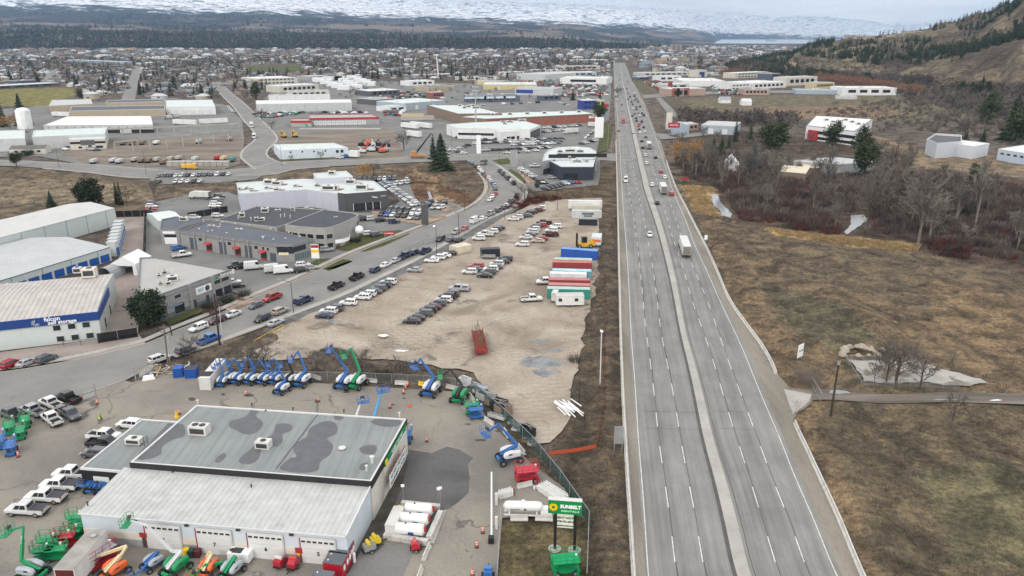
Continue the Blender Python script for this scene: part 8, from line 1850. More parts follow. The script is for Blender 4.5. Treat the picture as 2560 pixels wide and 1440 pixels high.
t1=pole(549,862,536,735,.26,'thick dark utility pole beside the blue pickup truck',arms=1);t2=pole(420,910,409,812,.2,'brown utility pole with double crossarm beside the white hatchback',m_woodl,arms=2);t3=pole(430,838,412,757,.15,'thin dark pole at the edge of the block office lawn',arms=1)
t4=pole(2077,1037,2098,900,.22,'black leaning utility pole on the dry field right of the highway',arms=0)
MB().tube((t4.x,t4.y,t4.z-.9),(t4.x,t4.y,t4.z-.1),.28,n=8).build('transformer',mmt,label='small grey transformer can on top of the black leaning pole',cat='transformer')
MB().tube(g(557,860),t1+V3((.7,0,-3)),.07,n=6).build('guy_guard',mtm,label='white guy wire guard beside the thick utility pole',cat='guy wire');MB().tube(g(424,903),t2+V3((.5,0,-2.5)),.06,n=6).build('guy_guard',mtm,label='white guy wire guard beside the brown utility pole',cat='guy wire')
def wire(a,b,sag,label):
 mb=MB();n=10;P=[a+(b-a)*k/n-V3((0,0,sag*4*(k/n)*(1-k/n)))for k in rg(n+1)]
 for u,v in zip(P[:-1],P[1:]):mb.tube(u,v,.028,n=4,cap=False)
 mb.build('power_line',mbk,label=label,cat='cable',group='power lines')
for k,(o1,o2)in en(((-1,-1),(0,0),(1,1))):wire(t2+V3((o1,0,-.5)),t1+V3((o2,0,-.5)),1.0,'thin power line between the two big poles, %s strand'%ORD[k])
wire(t1,t3,.8,'thin power line from the thick pole to the office lawn pole');wire(t3,V3((t3.x-40,t3.y-4,t3.z-2)),1.5,'thin power line running left across the round pine')
def lamp(bx,by,tx,ty,label,arm=-2.2,lit=False,m=mdg,grp='street lamps'):
 b=g(bx,by);t=PY(tx,ty,b.y);r=em('street_lamp',b,0,label,'street lamp',grp)
 MB().tube((b.x,b.y,.2),(b.x,b.y,t.z),.11,.07,6).build('lamp_post',m,r)
 e=V3((b.x+arm,b.y+abs(arm)*.2,t.z+.6));MB().beam((b.x,b.y,t.z),e,.09).build('lamp_arm',m,r)
 mm=mdg
 if lit:
  mm,nt,bs=_nt('lit_lamp',.5);bs.inputs['Emission Color'].default_value=(1,.75,.7,1);bs.inputs['Emission Strength'].default_value=6;bs.inputs['Base Color'].default_value=(.9,.7,.65,1)
 pc('lamp_head',e+V3((-.3*(1 if arm<0 else -1),0,0)),(.9,.3,.14)if not lit else(.5,.35,.2),mm if lit else mmt,r)
lamp(734,782,728,706,'tall lamp post on the lower kerb beside the beige SUV',-2.6);lamp(1092,637,1090,570,'lamp post with a glowing pinkish head at the street',-.3,True)
for(x,y,ty,l)in((1147,593,534,'beside the silver hatchback'),(1262,549,517,'at the outside of the street bend'),(1162,528,477,'on the marsh edge of the street'),(1312,460,411,'at the lawn corner below the junction'),(1213,455,399,'on the inner kerb of the bend'),(1393,525,478,'at the far end of the gravel lot'),(366,437,382,'left of the parking strip'),(149,422,370,'beside the cross road near the long house'),(467,432,392,'behind the yellow van'),(705,413,363,'at the foot of the hill road'),(1130,392,325,'beside the big spruce'),(1248,412,376,'on the small junction lawn')):
 lamp(x,y,x-2,ty,'lamp post '+l,-1.5)
for(x,y,ty,l)in((1681,398,345,'first one right of the highway'),(1672,410,372,'second one right of the highway'),(1528,388,330,'at the left side of the highway junction'),(1519,372,310,'on the green bank beside the highway'),(1536,300,250,'left of the highway beyond the junction'),(1660,318,270,'on the roadside right of the far highway')):
 lamp(x,y,x,ty,'grey lamp post, '+l,1.5,m=mmt,grp='highway lamp posts')
sp=em('solar_pole',g(1500,962),0,'white pole with a small solar panel standing in the roadside brush','pole');t=PY(1504,828,g(1500,962).y)
MB().tube(g(1500,962),t,.12,.1,8).build('pole_shaft',mtm,sp);pc('solar_panel',t,(.6,.6,.1),mtm,sp,rot=(.5,.3,0))
def board(x,y,w,h,z,mat,label,rz=0,posts=2,text=None,tm=None,sz=.5):
 p=g(x,y);r=em('sign_board',p,rz,label,'sign')
 kid(r,'board',MB().box((0,0,z+h/2),(w,.15,h)),mat)
 for s in((-1,1)if posts==2 else(0,)):kid(r,'post',MB().box((s*w*.4,.1,z/2+.2),(.12,.12,z+.3)),mmt)
 if text:
  dr=V3((cos(rz),sin(rz),0));ltr(text,p+V3((0,0,z+h*.5))+V3((dr.y,-dr.x,0))*.09,dr,(0,0,1),sz,tm or mwl,r,depth=.01,bold=.01)
 return r
bd=board(790,658,2.4,4.4,1.6,mwl,'tall red, yellow and white shop sign at the workshops corner');
for z,c in((5.4,m_redt),(3.9,m_yel)):
 o=pc('colour_panel',(0,0,0),(1,1,1),c,None);o.parent=bd;o.location=(0,-.1,z);o.scale=(2.3,.06,.9)
board(973,592,3.8,1.3,.6,m_redt,'low red sign with white letters on the bakery lawn',text='DOMINION',sz=.6);board(1545,1130,1.6,3.2,1.6,mmt,'back of a grey road sign beside the concrete barrier')
board(1998,905,2.0,2.9,1.2,mwl,'white notice board on thin posts in the dry field',rz=.7,text='FOR LEASE',tm=mdg,sz=.36);board(1764,605,1.0,1.6,.8,mwl,'small white road marker beside the right barrier',posts=1)
board(1683,345,8,3.5,7,wmat('red'),'red roadside sign right of the junction',text='MOTEL',sz=1.8);board(1671,330,4.5,12,2,wmat('cream'),'tall white pillar sign right of the junction',posts=1)
board(1197,385,2.6,11,.2,mwl,'tall white dealership pillar with a blue top',posts=1);board(1497,345,6.0,14,.2,mwl,'wide white dealership pillar beside the highway',posts=1);board(1285,418,4.0,9,.2,mmt,'grey dealership pillar with a small red emblem',posts=1)
board(1063,563,2.6,7.5,.2,m_char,'tall charcoal dealership pillar with a leaping emblem',posts=1);board(1515,292,4,3,8,wmat('red'),'small red sign left of the highway',posts=1);board(1712,455,4,1.2,1,m_redt,'small red and white sign on the creek bank',posts=2)
rt2=em('red_flatbed',g(1198,862),rad(7),'red flatbed trailer loaded with a tangle of rusty bars','trailer')
mb=MB().box((0,0,.9),(2.6,12.5,.25));
for s in(-1,1):mb.box((s*1.3,0,1.2),(.12,12.5,.6))
for y in rg(-6,7):mb.box((0,y,1.05),(2.6,.15,.12))
mb.box((0,-6.2,1.0),(2.8,.3,.7));kid(rt2,'flatbed',mb,M('rusty_red',(.28,.03,.025),.6,var=.2))
for s in(-1,1):
 for y in(-3.6,-2.5):kid(rt2,'wheel',whm(.45,n=10),[mty,m_rim],(s*1.1,y,.45))
for k in rg(46):
 y=ru(-6,5.5);x=ru(-1.1,1.1);mb=MB().beam((x,y,1.2),(x+ru(-1.2,1.2),y+ru(-.5,3),ru(1.8,4.0)),.07);kid(rt2,'rusty_bar',mb,M('rust_bar',(.16,.10,.065),.8,var=.2))
for k in rg(22):
 c=g(1421,1022);t=rad(118)+ru(-.16,.16);pc('white_pipe',(c.x+ru(-1.6,1.6),c.y+ru(-2,2),GZ+.15+ru(0,.6)),(ru(2.6,4.6),.17,.17),mwl,rot=(0,ru(-.05,.05),t))
for o in[o for o in COL.objects if o.name.startswith('white_pipe')]:tag(o,'long white plastic pipe in the pile at the brush edge','pipe','pile of white pipes')
SCRAP=((1215,1000,4,1.4,1.4,'grey'),(1232,1012,3,1.6,1.2,'brown'),(1248,1020,2.6,2.2,1.6,'black'),(1258,1034,2.6,2.2,1.8,'brown'),(1222,992,3.5,1,.8,'dgrey'),(1205,985,4,.8,.6,'lgrey'),(1242,1044,3.4,.8,.6,'lgrey'),(1290,1062,2.8,1.4,.4,'grey'),(1162,960,2.2,1.6,1.4,'white'),(1190,965,5,1,.5,'paleblue'),(1302,1075,3,1.6,.3,'lgrey'),(1320,1086,2.6,1.3,1.6,'black'),(1318,1104,1.6,1.2,.5,'brown'),(1330,1112,1.2,1,.5,'concrete'))
for i,(x,y,l,w,h,c)in en(SCRAP):
 r=em('scrap_crate',g(x,y),ru(-.9,-.4),'%s scrap %s lying along the screened fence, %s from its far end'%({'lgrey':'pale grey','dgrey':'dark grey','paleblue':'pale blue','concrete':'dull grey'}.get(c,c),'bundle' if h<.9 else'crate',ORD[i]),'scrap','scrap metal along the fence')
 mb=MB()
 for s in(-1,1):mb.box((0,s*w/2,h/2),(l,.1,h));mb.box((s*l/2,0,h/2),(.1,w,h))
 mb.box((0,0,h*.3),(l*.9,w*.8,h*.3));kid(r,'crate_shell',mb,wmat(c))
 kid(r,'loose_bar',MB().beam((-l*.6,0,h),(l*.6,.3,h+.2),.1).beam((-l*.5,.5,h),(l*.5,-.4,h+.1),.08),mmt)
for i in rg(26):
 c=g(2158,882);t=ru(0,2*pi);rr=rnd.random()**.5;o_=MB();s=ru(.5,1.1);zz=(1-rr)*1.5
 o_.loft([[(x*s*k_,y*s*k_,z*s)for x,y in((1,.2),(.4,.9),(-.7,.7),(-1,-.3),(-.2,-1),(.8,-.7))]for k_,z in((.6,-.4),(1,0),(.55,.55))])
 o=BO('boulder',o_.mesh('boulder',M('pale_rock',(.36,.31,.25),.9,var=.2)));o.location=(c.x+cos(t)*rr*6,c.y+sin(t)*rr*3.2,.5+zz);o.rotation_euler=(0,0,t*3);LK(o);tag(o,'pale angular boulder in the rock heap on the dry field','rock','rock heap on the dry field')
for i in rg(10):
 x=425+i*15.5;a=g(x,416);r=em('precast_vault',a,ru(-.04,.04),'grey precast concrete box, %s from the left in the yard front row'%ORD[i],'concrete box','precast concrete boxes')
 kid(r,'vault_body',MB().box((0,1.4,1.3),(3.1,2.8,2.6)),mcn);kid(r,'vault_lid',MB().box((0,1.4,2.65),(3.2,2.9,.12)),m_barrier)
for i,(x,y,c)in en(((285,406,'lgrey'),(300,408,'lgrey'),(338,404,'concrete'),(356,406,'brown'),(374,406,'brown'),(393,404,'concrete'),(410,410,'brown'),(428,402,'concrete'),(448,400,'beige'),(489,402,'lgrey'),(545,400,'red'),(560,401,'yellow'),(582,404,'teal'),(310,362,'brown'),(332,362,'brown'),(358,361,'brown'),(392,361,'white'),(498,358,'lgrey'),(236,408,'lgrey'),(575,352,'concrete'))):
 PAL.setdefault('teal',(.05,.25,.2));r=em('flatbed_load',g(x,y),rad(90)+ru(-.06,.06),'%s stacked load on a flat deck, %s along the precast yard'%({'lgrey':'pale grey','concrete':'dull grey'}.get(c,c),ORD[i]),'stacked load','loads in the precast yard')
 kid(r,'deck',MB().box((0,0,.9),(7,2.5,.2)),mud);kid(r,'load',MB().box((-.3,0,1.7),(5.5,2.3,1.4)),wmat(c));kid(r,'wheels',MB().box((-1.8,0,.42),(2,2.2,.8)),mty)
n_=0
for(xa,ya,xb,yb,n)in((800,205,860,224,5),(850,200,892,222,5),(880,197,925,214,5),(795,203,845,200,3)):
 for k in rg(n):
  x=xa+(xb-xa)*k/(n-1);y=ya+(yb-ya)*k/(n-1);p=g(x,y)
  MB().box((p.x,p.y,3.2),(16,11,5.6+(k%2))).build('wrapped_lumber',M('lumber_wrap',(.76,.77,.78),.6,var=.03),label='white wrapped lumber stack, %s in the big white yard'%ORD[n_],cat='lumber stack',group='white wrapped lumber stacks');n_+=1
for i,(x0,y0,x1,y1,c)in en(((1003,301,1085,299,'beige'),(1004,295,1060,294,'yellow'),(1002,317,1042,321,'white'),(1025,314,1074,320,'white'),(130,289,174,290,'white'),(500,309,570,305,'white'),(432,309,488,311,'white'),(872,391,895,392,'white'),(1015,338,1048,342,'white'),(1180,296,1215,297,'lgrey'))):
 btr(x0,y0,x1,y1,3.2,2.6,wmat(c),'%s freight trailer, %s of the trailers parked in the industrial lots'%({'lgrey':'pale grey'}.get(c,c),ORD[i]),'freight_trailer',wheels=True,cat='trailer',ribs=False,lift=.9)
for i,(x,y)in en(((436,0),(539,0))):
 xx,yy=((710,344),(738,343))[i];r=em('excavator',g(xx,yy),ru(0,1),'yellow excavator on the dirt lot, %s one'%['left','right'][i],'excavator')
 kid(r,'tracks',MB().box((-1.1,0,.5),(.7,3.8,1)).box((1.1,0,.5),(.7,3.8,1)),mud);kid(r,'house',MB().box((0,-.3,1.9),(2.6,3.4,1.5)),m_cat);kid(r,'cab',MB().box((-.8,1.0,2.6),(1.0,1.4,1.8)),m_vglass);kid(r,'arm',MB().beam((0,1.2,2.2),(.2,3.4,5.2),.5).beam((.2,3.4,5.2),(.2,5.6,2.2),.35).box((.2,5.6,1.6),(1,.9,.9)),m_cat)
r=em('mobile_crane',g(1045,395),0,'orange mobile crane with a long black boom left of the big spruce','crane');p=r.location;t=PY(1078,333,p.y+2)
kid(r,'carrier',MB().box((0,0,1.4),(9,2.8,1.2)),M('crane_orange',(.5,.22,.06),.5));kid(r,'crane_cab',MB().box((-2,0,3),(3,2.4,2)),MATS['crane_orange']);MB().beam(p+V3((-1,0,3)),t,1.0,1.0,0,.5,.5).build('crane_boom',mbk,r)
for x in(-3,-1,1,3):
 for s in(-1,1):kid(r,'wheel',whm(.7,n=8),[mty,m_rim],(x,s*1.3,.7),(0,0,pi/2))
for i in rg(16):
 x=905+(i%8)*9+ru(-3,3);y=366+(i//8)*14+ru(-3,3);c=rc(['orange','black','red','white','grey'])
 r=em('yard_machine',g(x,y),ru(0,3),'%s piece of machinery in the cluttered yard by the white workshop, %s'%(c,ORD[i]),'machine','machinery beside the white workshop')
 kid(r,'machine_body',MB().box((0,0,1.3),(4,2,1.6)).beam((0,0,2),(2.5,0,4),.4),mmc,color=MCOL[c]);kid(r,'tracks',MB().box((0,0,.4),(4.4,2.3,.8)),mud)
 # - the two people
def person(px,py,hd,vest,label,lean=0.0):
 p=g(px,py);h=rad(-hd);bm=BME('person')
 V=[(0,0,.98),(0,0,1.18),(0,.01,1.38),(0,.01,1.50),(0,.03,1.60),(0,.03,1.72),(-.10,0,.93),(-.12,.08,.52),(-.13,.0,.10),(-.14,.14,.04),(.10,0,.93),(.14,-.06,.52),(.16,-.16,.10),(.17,-.03,.04),(-.20,.01,1.42),(-.29,-.02,1.14),(-.24,.16,.96),(.20,.01,1.42),(.30,-.04,1.14),(.27,.10,.92)]
 R=[.14,.135,.165,.065,.085,.075,.095,.065,.045,.04,.095,.065,.045,.04,.065,.048,.032,.065,.048,.032]
 E=[(0,1),(1,2),(2,3),(3,4),(4,5),(0,6),(6,7),(7,8),(8,9),(0,10),(10,11),(11,12),(12,13),(2,14),(14,15),(15,16),(2,17),(17,18),(18,19)]
 for base,sgn in((16,-1),(19,1)):
  b=V[base]
  for k in rg(5):
   n=len(V);a=(k-1.7)*.35 if k<4 else 1.2*-sgn
   d=V3((sin(a)*.6,.75,-.55)).normalized();L=(.085,.095,.09,.075,.06)[k]
   V+=[tuple(V3(b)+d*.05+V3((sin(a)*.03,0,0))),tuple(V3(b)+d*(.05+L)+V3((sin(a)*.03,0,-.02)))];R+=[.013,.009];E+=[(base,n),(n,n+1)]
 bm.from_pydata(V,E,[])
 o=BO('person',bm);o.location=p;o.rotation_euler=(lean,0,h);LK(o);bm.materials.append(M('work_trousers',(.05,.045,.035),.9))
 md=o.modifiers.new('skin','SKIN')
 for i,r_ in en(R):bm.skin_vertices[0].data[i].radius=(r_,r_*(.8 if i<3 else 1))
 bm.skin_vertices[0].data[0].use_root=True
 o.modifiers.new('smooth','SUBSURF').levels=1;o.modifiers['smooth'].render_levels=1
 tag(o,label,'person')
 def c(nm,mb,m):return kid(o,nm,mb,m)
 c('jacket',MB().loft([[(x*w,y*w*.75,z)for x,y in((1,0),(.7,.7),(0,1),(-.7,.7),(-1,0),(-.7,-.7),(0,-1),(.7,-.7))]for z,w in((.92,.19),(1.1,.185),(1.35,.235),(1.47,.15))]),M('vest_'+label[:5].strip(),vest,.8))
 c('head',MB().lathe((0,.035,1.56),[(.05,0),(.085,.05),(.095,.12),(.08,.19)],12),M('skin',(.42,.27,.2),.6));c('nose',MB().box((0,.135,1.66),(.025,.03,.04)),MATS['skin'])
 c('hard_hat',MB().lathe((0,.03,1.72),[(.13,0),(.12,.04),(.09,.11),(.03,.14)],12),M('hat_'+label[:5].strip(),(.03,.03,.03)if vest[0]<.3 else(.4,.35,.1),.5))
 if vest[0]>.3:c('reflective_stripe',MB().lathe((0,0,1.08),[(.20,0),(.20,.06)],10),mtm)
 return o
person(250,1060,160,(.50,.68,.10),'person in a bright yellow green safety vest and dark trousers standing in the yard',.12);person(256,1054,250,(.02,.05,.035),'person in dark work clothes just behind the one in the bright vest',-.05)
# = plants and the town
def arr(V,F,mi=None):
 F=np.array(F,int);return(np.array(V,float),F,np.zeros(len(F),int)if mi is None else np.array(mi))
def tcn(seed,n,w=.26,trunk=True,leaf=.07,droop=.35,z0=.08):
 r=RSt(seed);V,F=[],[]
 if trunk:
  for i in rg(4):a=i*pi/2;V+=[(cos(a)*.02,sin(a)*.02,0)]
  V.append((0,0,.9));F+=[(i,(i+1)%4,4)for i in rg(4)]
 z=z0+(1-z0)*(1-r.rand(n)**.62);lay=np.floor(z*11)/11
 for i in rg(n):
  R=w*(1-z[i])**.85*(.72+.28*sin(z[i]*70))+.008;a=r.rand()*2*pi;k=.35+.65*r.rand()**.5
  R*=.8+.35*sin(a*3+seed+z[i]*9);s=leaf*(.5+.8*r.rand())*(.45+.75*(1-z[i]))
  c=np.array((cos(a)*R*k,sin(a)*R*k,z[i]-R*k*droop));o=np.array((cos(a),sin(a),-.5-.3*r.rand()));t=np.array((-sin(a),cos(a),r.uniform(-.3,.3)))
  b=len(V);V+=[tuple(c-t*s*.6),tuple(c+t*s*.6),tuple(c+o*s*1.1)];F.append((b,b+1,b+2))
 return arr(V,F)
def t_pine(seed,n,rx=.36,clumps=34,zc=.58,rz=.42,leaf=.05):
 r=RSt(seed);V=[(cos(i*pi/2)*.022,sin(i*pi/2)*.022,0)for i in rg(4)]+[(0,0,.85)];F=[(i,(i+1)%4,4)for i in rg(4)]
 C=r.normal(size=(clumps,3));C/=np.linalg.norm(C,axis=1)[:,None];C*=(.55+.45*r.rand(clumps,1))*np.array([rx,rx,rz]);C[:,2]+=zc
 for i in rg(n):
  c=C[r.randint(clumps)]+r.normal(size=3)*.055;s=leaf*(.6+.8*r.rand());u=r.normal(size=3);u/=np.linalg.norm(u);v=np.cross(u,r.normal(size=3));v/=np.linalg.norm(v)
  b=len(V);V+=[tuple(c-u*s),tuple(c+u*s),tuple(c+v*s*1.1)];F.append((b,b+1,b+2))
 return arr(V,F)
def t_bare(seed,nb=9,n2=5,n3=4,spread=.7,lean=.0,tw=.009,up=.55):
 r=RSt(seed);V,F=[],[]
 def prism(p,q,a,b):
  d=q-p;x=np.cross(d,(0.3,.2,1));x/=np.linalg.norm(x)+1e-9;y=np.cross(d,x);y/=np.linalg.norm(y)+1e-9;k=len(V)
  for i in rg(3):t=i*2*pi/3;e=x*cos(t)+y*sin(t);V.append(tuple(p+e*a));V.append(tuple(q+e*b))
  for i in rg(3):j=(i+1)%3;F.append((k+2*i,k+2*j,k+2*j+1));F.append((k+2*i,k+2*j+1,k+2*i+1))
 def blade(p,q,a):
  d=q-p;x=np.cross(d,r.normal(size=3));x/=np.linalg.norm(x)+1e-9;k=len(V);V.extend([tuple(p-x*a),tuple(p+x*a),tuple(q)]);F.append((k,k+1,k+2))
 def dirn(base,amt):
  d=base+r.normal(size=3)*amt;d[2]+=up*.25;return d/np.linalg.norm(d)
 top=np.array((lean,lean*.4,.62));prism(np.zeros(3),top*.5,.020,.015);prism(top*.5,top,.015,.009)
 for i in rg(nb):
  t=.3+.7*i/nb;p=top*t;d=dirn(np.array((cos(i*2.4)*spread,sin(i*2.4)*spread,up)),.15);L=.50*(1.15-t*.55)*r.uniform(.8,1.15);q=p+d*L;prism(p,q,.009,.004)
  for j in rg(n2):
   p2=p+d*L*(.3+.7*j/n2);d2=dirn(d,.55);L2=L*.5*r.uniform(.7,1.1);q2=p2+d2*L2;blade(p2,q2,tw)
   for k in rg(n3):p3=p2+d2*L2*r.uniform(.2,1);blade(p3,p3+dirn(d2,.7)*L2*.6,tw*.75)
 return arr(V,F)
def tsh(seed,n=60,h=1.0,w=.9,tw=.02):
 r=RSt(seed);V,F=[],[]
 for i in rg(n):
  a=r.rand()*2*pi;R=r.rand()**.5*w*.35;p=np.array((cos(a)*R,sin(a)*R,0));t=r.rand()*2*pi;q=p+np.array((cos(a)*w*.4*r.rand()+cos(t)*.15,sin(a)*w*.4*r.rand()+sin(t)*.15,h*(.4+.6*r.rand())))
  if i%3:p=p+(q-p)*r.uniform(.2,.6)
  x=np.array((cos(t),sin(t),0))*tw;k=len(V);V+=[tuple(p-x),tuple(p+x),tuple(q)];F.append((k,k+1,k+2))
 return arr(V,F)
def leafm(name,c0,c1,sc=.5,rough=.9):
 m,nt,b=_nt(name,rough,0,.15);oi=NN(nt,'ShaderNodeObjectInfo');f=noise(nt,posn(nt),sc,3,.6)
 c=ramp(nt,f,[(.35,c0),(.65,c1)]);c=mixn(nt,'MULTIPLY',.5,c,ramp(nt,oi.outputs['Random'],[(0,.65),(1,1.35)]));LN(nt,c,b.inputs['Base Color']);MATS[name]=m;return m
m_con=leafm('conifer_needles',(.022,.036,.022),(.05,.068,.036));m_pin=leafm('pine_needles',(.035,.052,.026),(.075,.092,.045));m_blu=leafm('blue_spruce_needles',(.035,.055,.06),(.07,.095,.10))
m_bark_=leafm('grey_brown_twigs',(.10,.083,.07),(.21,.18,.16),.12);m_bark2=leafm('pale_poplar_twigs',(.12,.105,.09),(.22,.195,.17),.12);m_redt2=leafm('red_osier_twigs',(.085,.022,.022),(.15,.05,.045));m_wil=leafm('golden_willow_twigs',(.34,.19,.07),(.48,.28,.10));m_thk=leafm('dark_thicket_twigs',(.05,.038,.033),(.12,.095,.085),.1)
m_reed=leafm('golden_reeds',(.30,.20,.10),(.52,.38,.20));m_dry=leafm('dry_grass_blades',(.17,.125,.08),(.36,.275,.18),.2);m_sage=leafm('grey_weeds',(.10,.09,.075),(.19,.175,.145),.2);m_olive=leafm('olive_grass_blades',(.07,.075,.03),(.14,.13,.06),.2);m_orw=leafm('orange_willow_twigs',(.18,.10,.065),(.27,.155,.10))
m_hedge=leafm('clipped_evergreen',(.015,.026,.014),(.04,.055,.028))
def mk(t,name,mat):return npm(name,t[0],t[1],mat)
CON=[mk(tcn(s,900,.24,leaf=.05),'conifer_crown',m_con)for s in rg(4)];BIG=mk(tcn(9,7000,.36,leaf=.036),'spruce_crown',m_con);COL_=mk(tcn(12,900,.10,leaf=.05,z0=.02),'columnar_crown',m_con)
PIN=[mk(t_pine(s,2200,.20,30,leaf=.027),'pine_crown',m_pin)for s in(3,4,5)];RND=mk(t_pine(8,5200,.43,80,.54,.44,.034),'round_crown',m_con);BLU=mk(tcn(14,1500,.34,leaf=.045,z0=.02),'blue_spruce_crown',m_blu)
BAR=[mk(t_bare(s,11,7,6,.75),'bare_crown',m_bark_)for s in(21,22,23)];POP=[mk(t_bare(s,14,6,5,.36,.04*(s-31),.007,.9),'bare_crown',m_bark2)for s in(31,32,33)];BTR=mk(t_bare(44,16,10,9,.8,.03,.005),'bare_crown',m_bark_)
WIL=mk(t_bare(51,16,9,8,.95,0,.009,.2),'willow_crown',m_wil);SHR={k:mk(tsh(60+i,420,1,1.1,.008),'shrub',m)for i,(k,m)in en((('red',m_redt2),('thicket',m_thk),('grey',m_bark_),('olive',m_sage),('orange',m_orw),('ever',m_hedge)))}
TRK=MB().tube((0,0,-.3),(0,0,.58),.03,.012,6).mesh('trunk',M('bark',(.075,.058,.045),.9,var=.2));TRKP=MB().tube((0,0,-.3),(.0,0,.60),.018,.010,6).mesh('trunk',M('pale_bark',(.22,.19,.16),.9,var=.2))
def tree(me,p,h,label,name='tree',w=1.0,trunk=None,group=None,cat='tree',parts=True):
 o=BO(name,trunk or TRK)if parts else BO(name,me)
 o.location=p;o.scale=(h*w,h*w,h);o.rotation_euler=(0,0,ru(0,6.28));LK(o);tag(o,label,cat,group)
 if parts:c=BO('crown',me);c.parent=o;LK(c)
 return o
def th(px,py,ty):
 p=G(px,py,.2);return p,PY(px,ty,p.y).z
for(x,y,ty,me,w,nm,l)in((1103,425,333,BIG,1.25,'spruce_tree','large dark spruce beside the cross road, tallest tree of the middle ground'),(1083,398,333,CON[0],1.0,'spruce_tree','slimmer dark spruce just behind the large one'),(374,816,728,RND,1.05,'pine_tree','round dense pine between the storage office and the block office'),(57,314,233,BIG,.9,'conifer_tree','large dark conifer left of the tan warehouses'),(10,318,252,CON[1],1.0,'conifer_tree','dark conifer at the left edge beside the large one'),(227,521,447,RND,1.0,'pine_tree','broad dark pine behind the tall storage block'),(130,524,478,BIG,1.1,'spruce_tree','dark pointed spruce behind the tall storage block'),(294,510,450,COL_,1.1,'cypress_tree','slim dark column tree, left of the pair by the storage yard'),(303,512,452,COL_,1.1,'cypress_tree','slim dark column tree, right of the pair by the storage yard'),(42,417,376,PIN[0],1.2,'pine_tree','small leaning pine beside the cross road near the long house'),(1432,251,219,CON[2],1.3,'conifer_tree','dark conifer behind the strip mall car park'),(1500,247,224,CON[0],1.1,'conifer_tree','dark conifer beside the far highway junction'),(1495,305,255,PIN[1],1.3,'pine_tree','dark pine at the corner of the brick store'),(1508,290,258,PIN[2],1.3,'pine_tree','dark pine beside the royal blue shop'),(1838,355,298,CON[3],1.0,'conifer_tree','dark narrow conifer among the bare trees, the left one'),(1875,355,300,CON[2],.9,'conifer_tree','dark narrow conifer among the bare trees, the second one'),(1930,398,288,PIN[0],1.2,'pine_tree','tall dark pine right of the mini golf course'),(1925,372,310,CON[1],1.3,'conifer_tree','dense dark conifer behind the tall pine'),(1782,392,340,CON[0],1.3,'conifer_tree','dark conifer left of the toy castle, front one'),(1803,386,338,CON[2],1.3,'conifer_tree','dark conifer left of the toy castle, back one'),(1884,408,355,BLU,1.2,'spruce_tree','wide blue green spruce right of the toy castle'),(1902,410,362,BLU,1.1,'spruce_tree','pale blue spruce beside the wide one'),(1822,370,335,CON[3],1.1,'conifer_tree','small dark conifer behind the toy castle'),(2080,372,302,PIN[1],1.3,'pine_tree','spreading pine before the white show hall'),(2150,395,318,PIN[2],1.3,'pine_tree','pine right of the white show hall'),(2158,450,340,PIN[0],1.0,'pine_tree','tall thin pine in the creek wood'),(2468,310,232,PIN[2],1.3,'pine_tree','full dark pine on the right slope'),(2528,350,235,BIG,1.0,'conifer_tree','tall dark conifer at the right edge of the slope'),(2548,362,262,PIN[1],1.4,'pine_tree','dark pine cut by the right edge'),(2410,372,318,CON[1],1.2,'conifer_tree','dark conifer behind the flat pale unit, left one'),(2455,365,316,CON[2],1.2,'conifer_tree','dark conifer behind the white metal unit'),(2436,480,398,PIN[0],.9,'pine_tree','dull green pine beside a pale dead trunk'),(2265,492,430,PIN[1],1.1,'pine_tree','round pine in the middle of the creek wood'),(640,250,205,PIN[2],1.3,'pine_tree','dark tree left of the cream blocks')):
 p,h=th(x,y,ty);tree(me,p,h,l,nm,w)
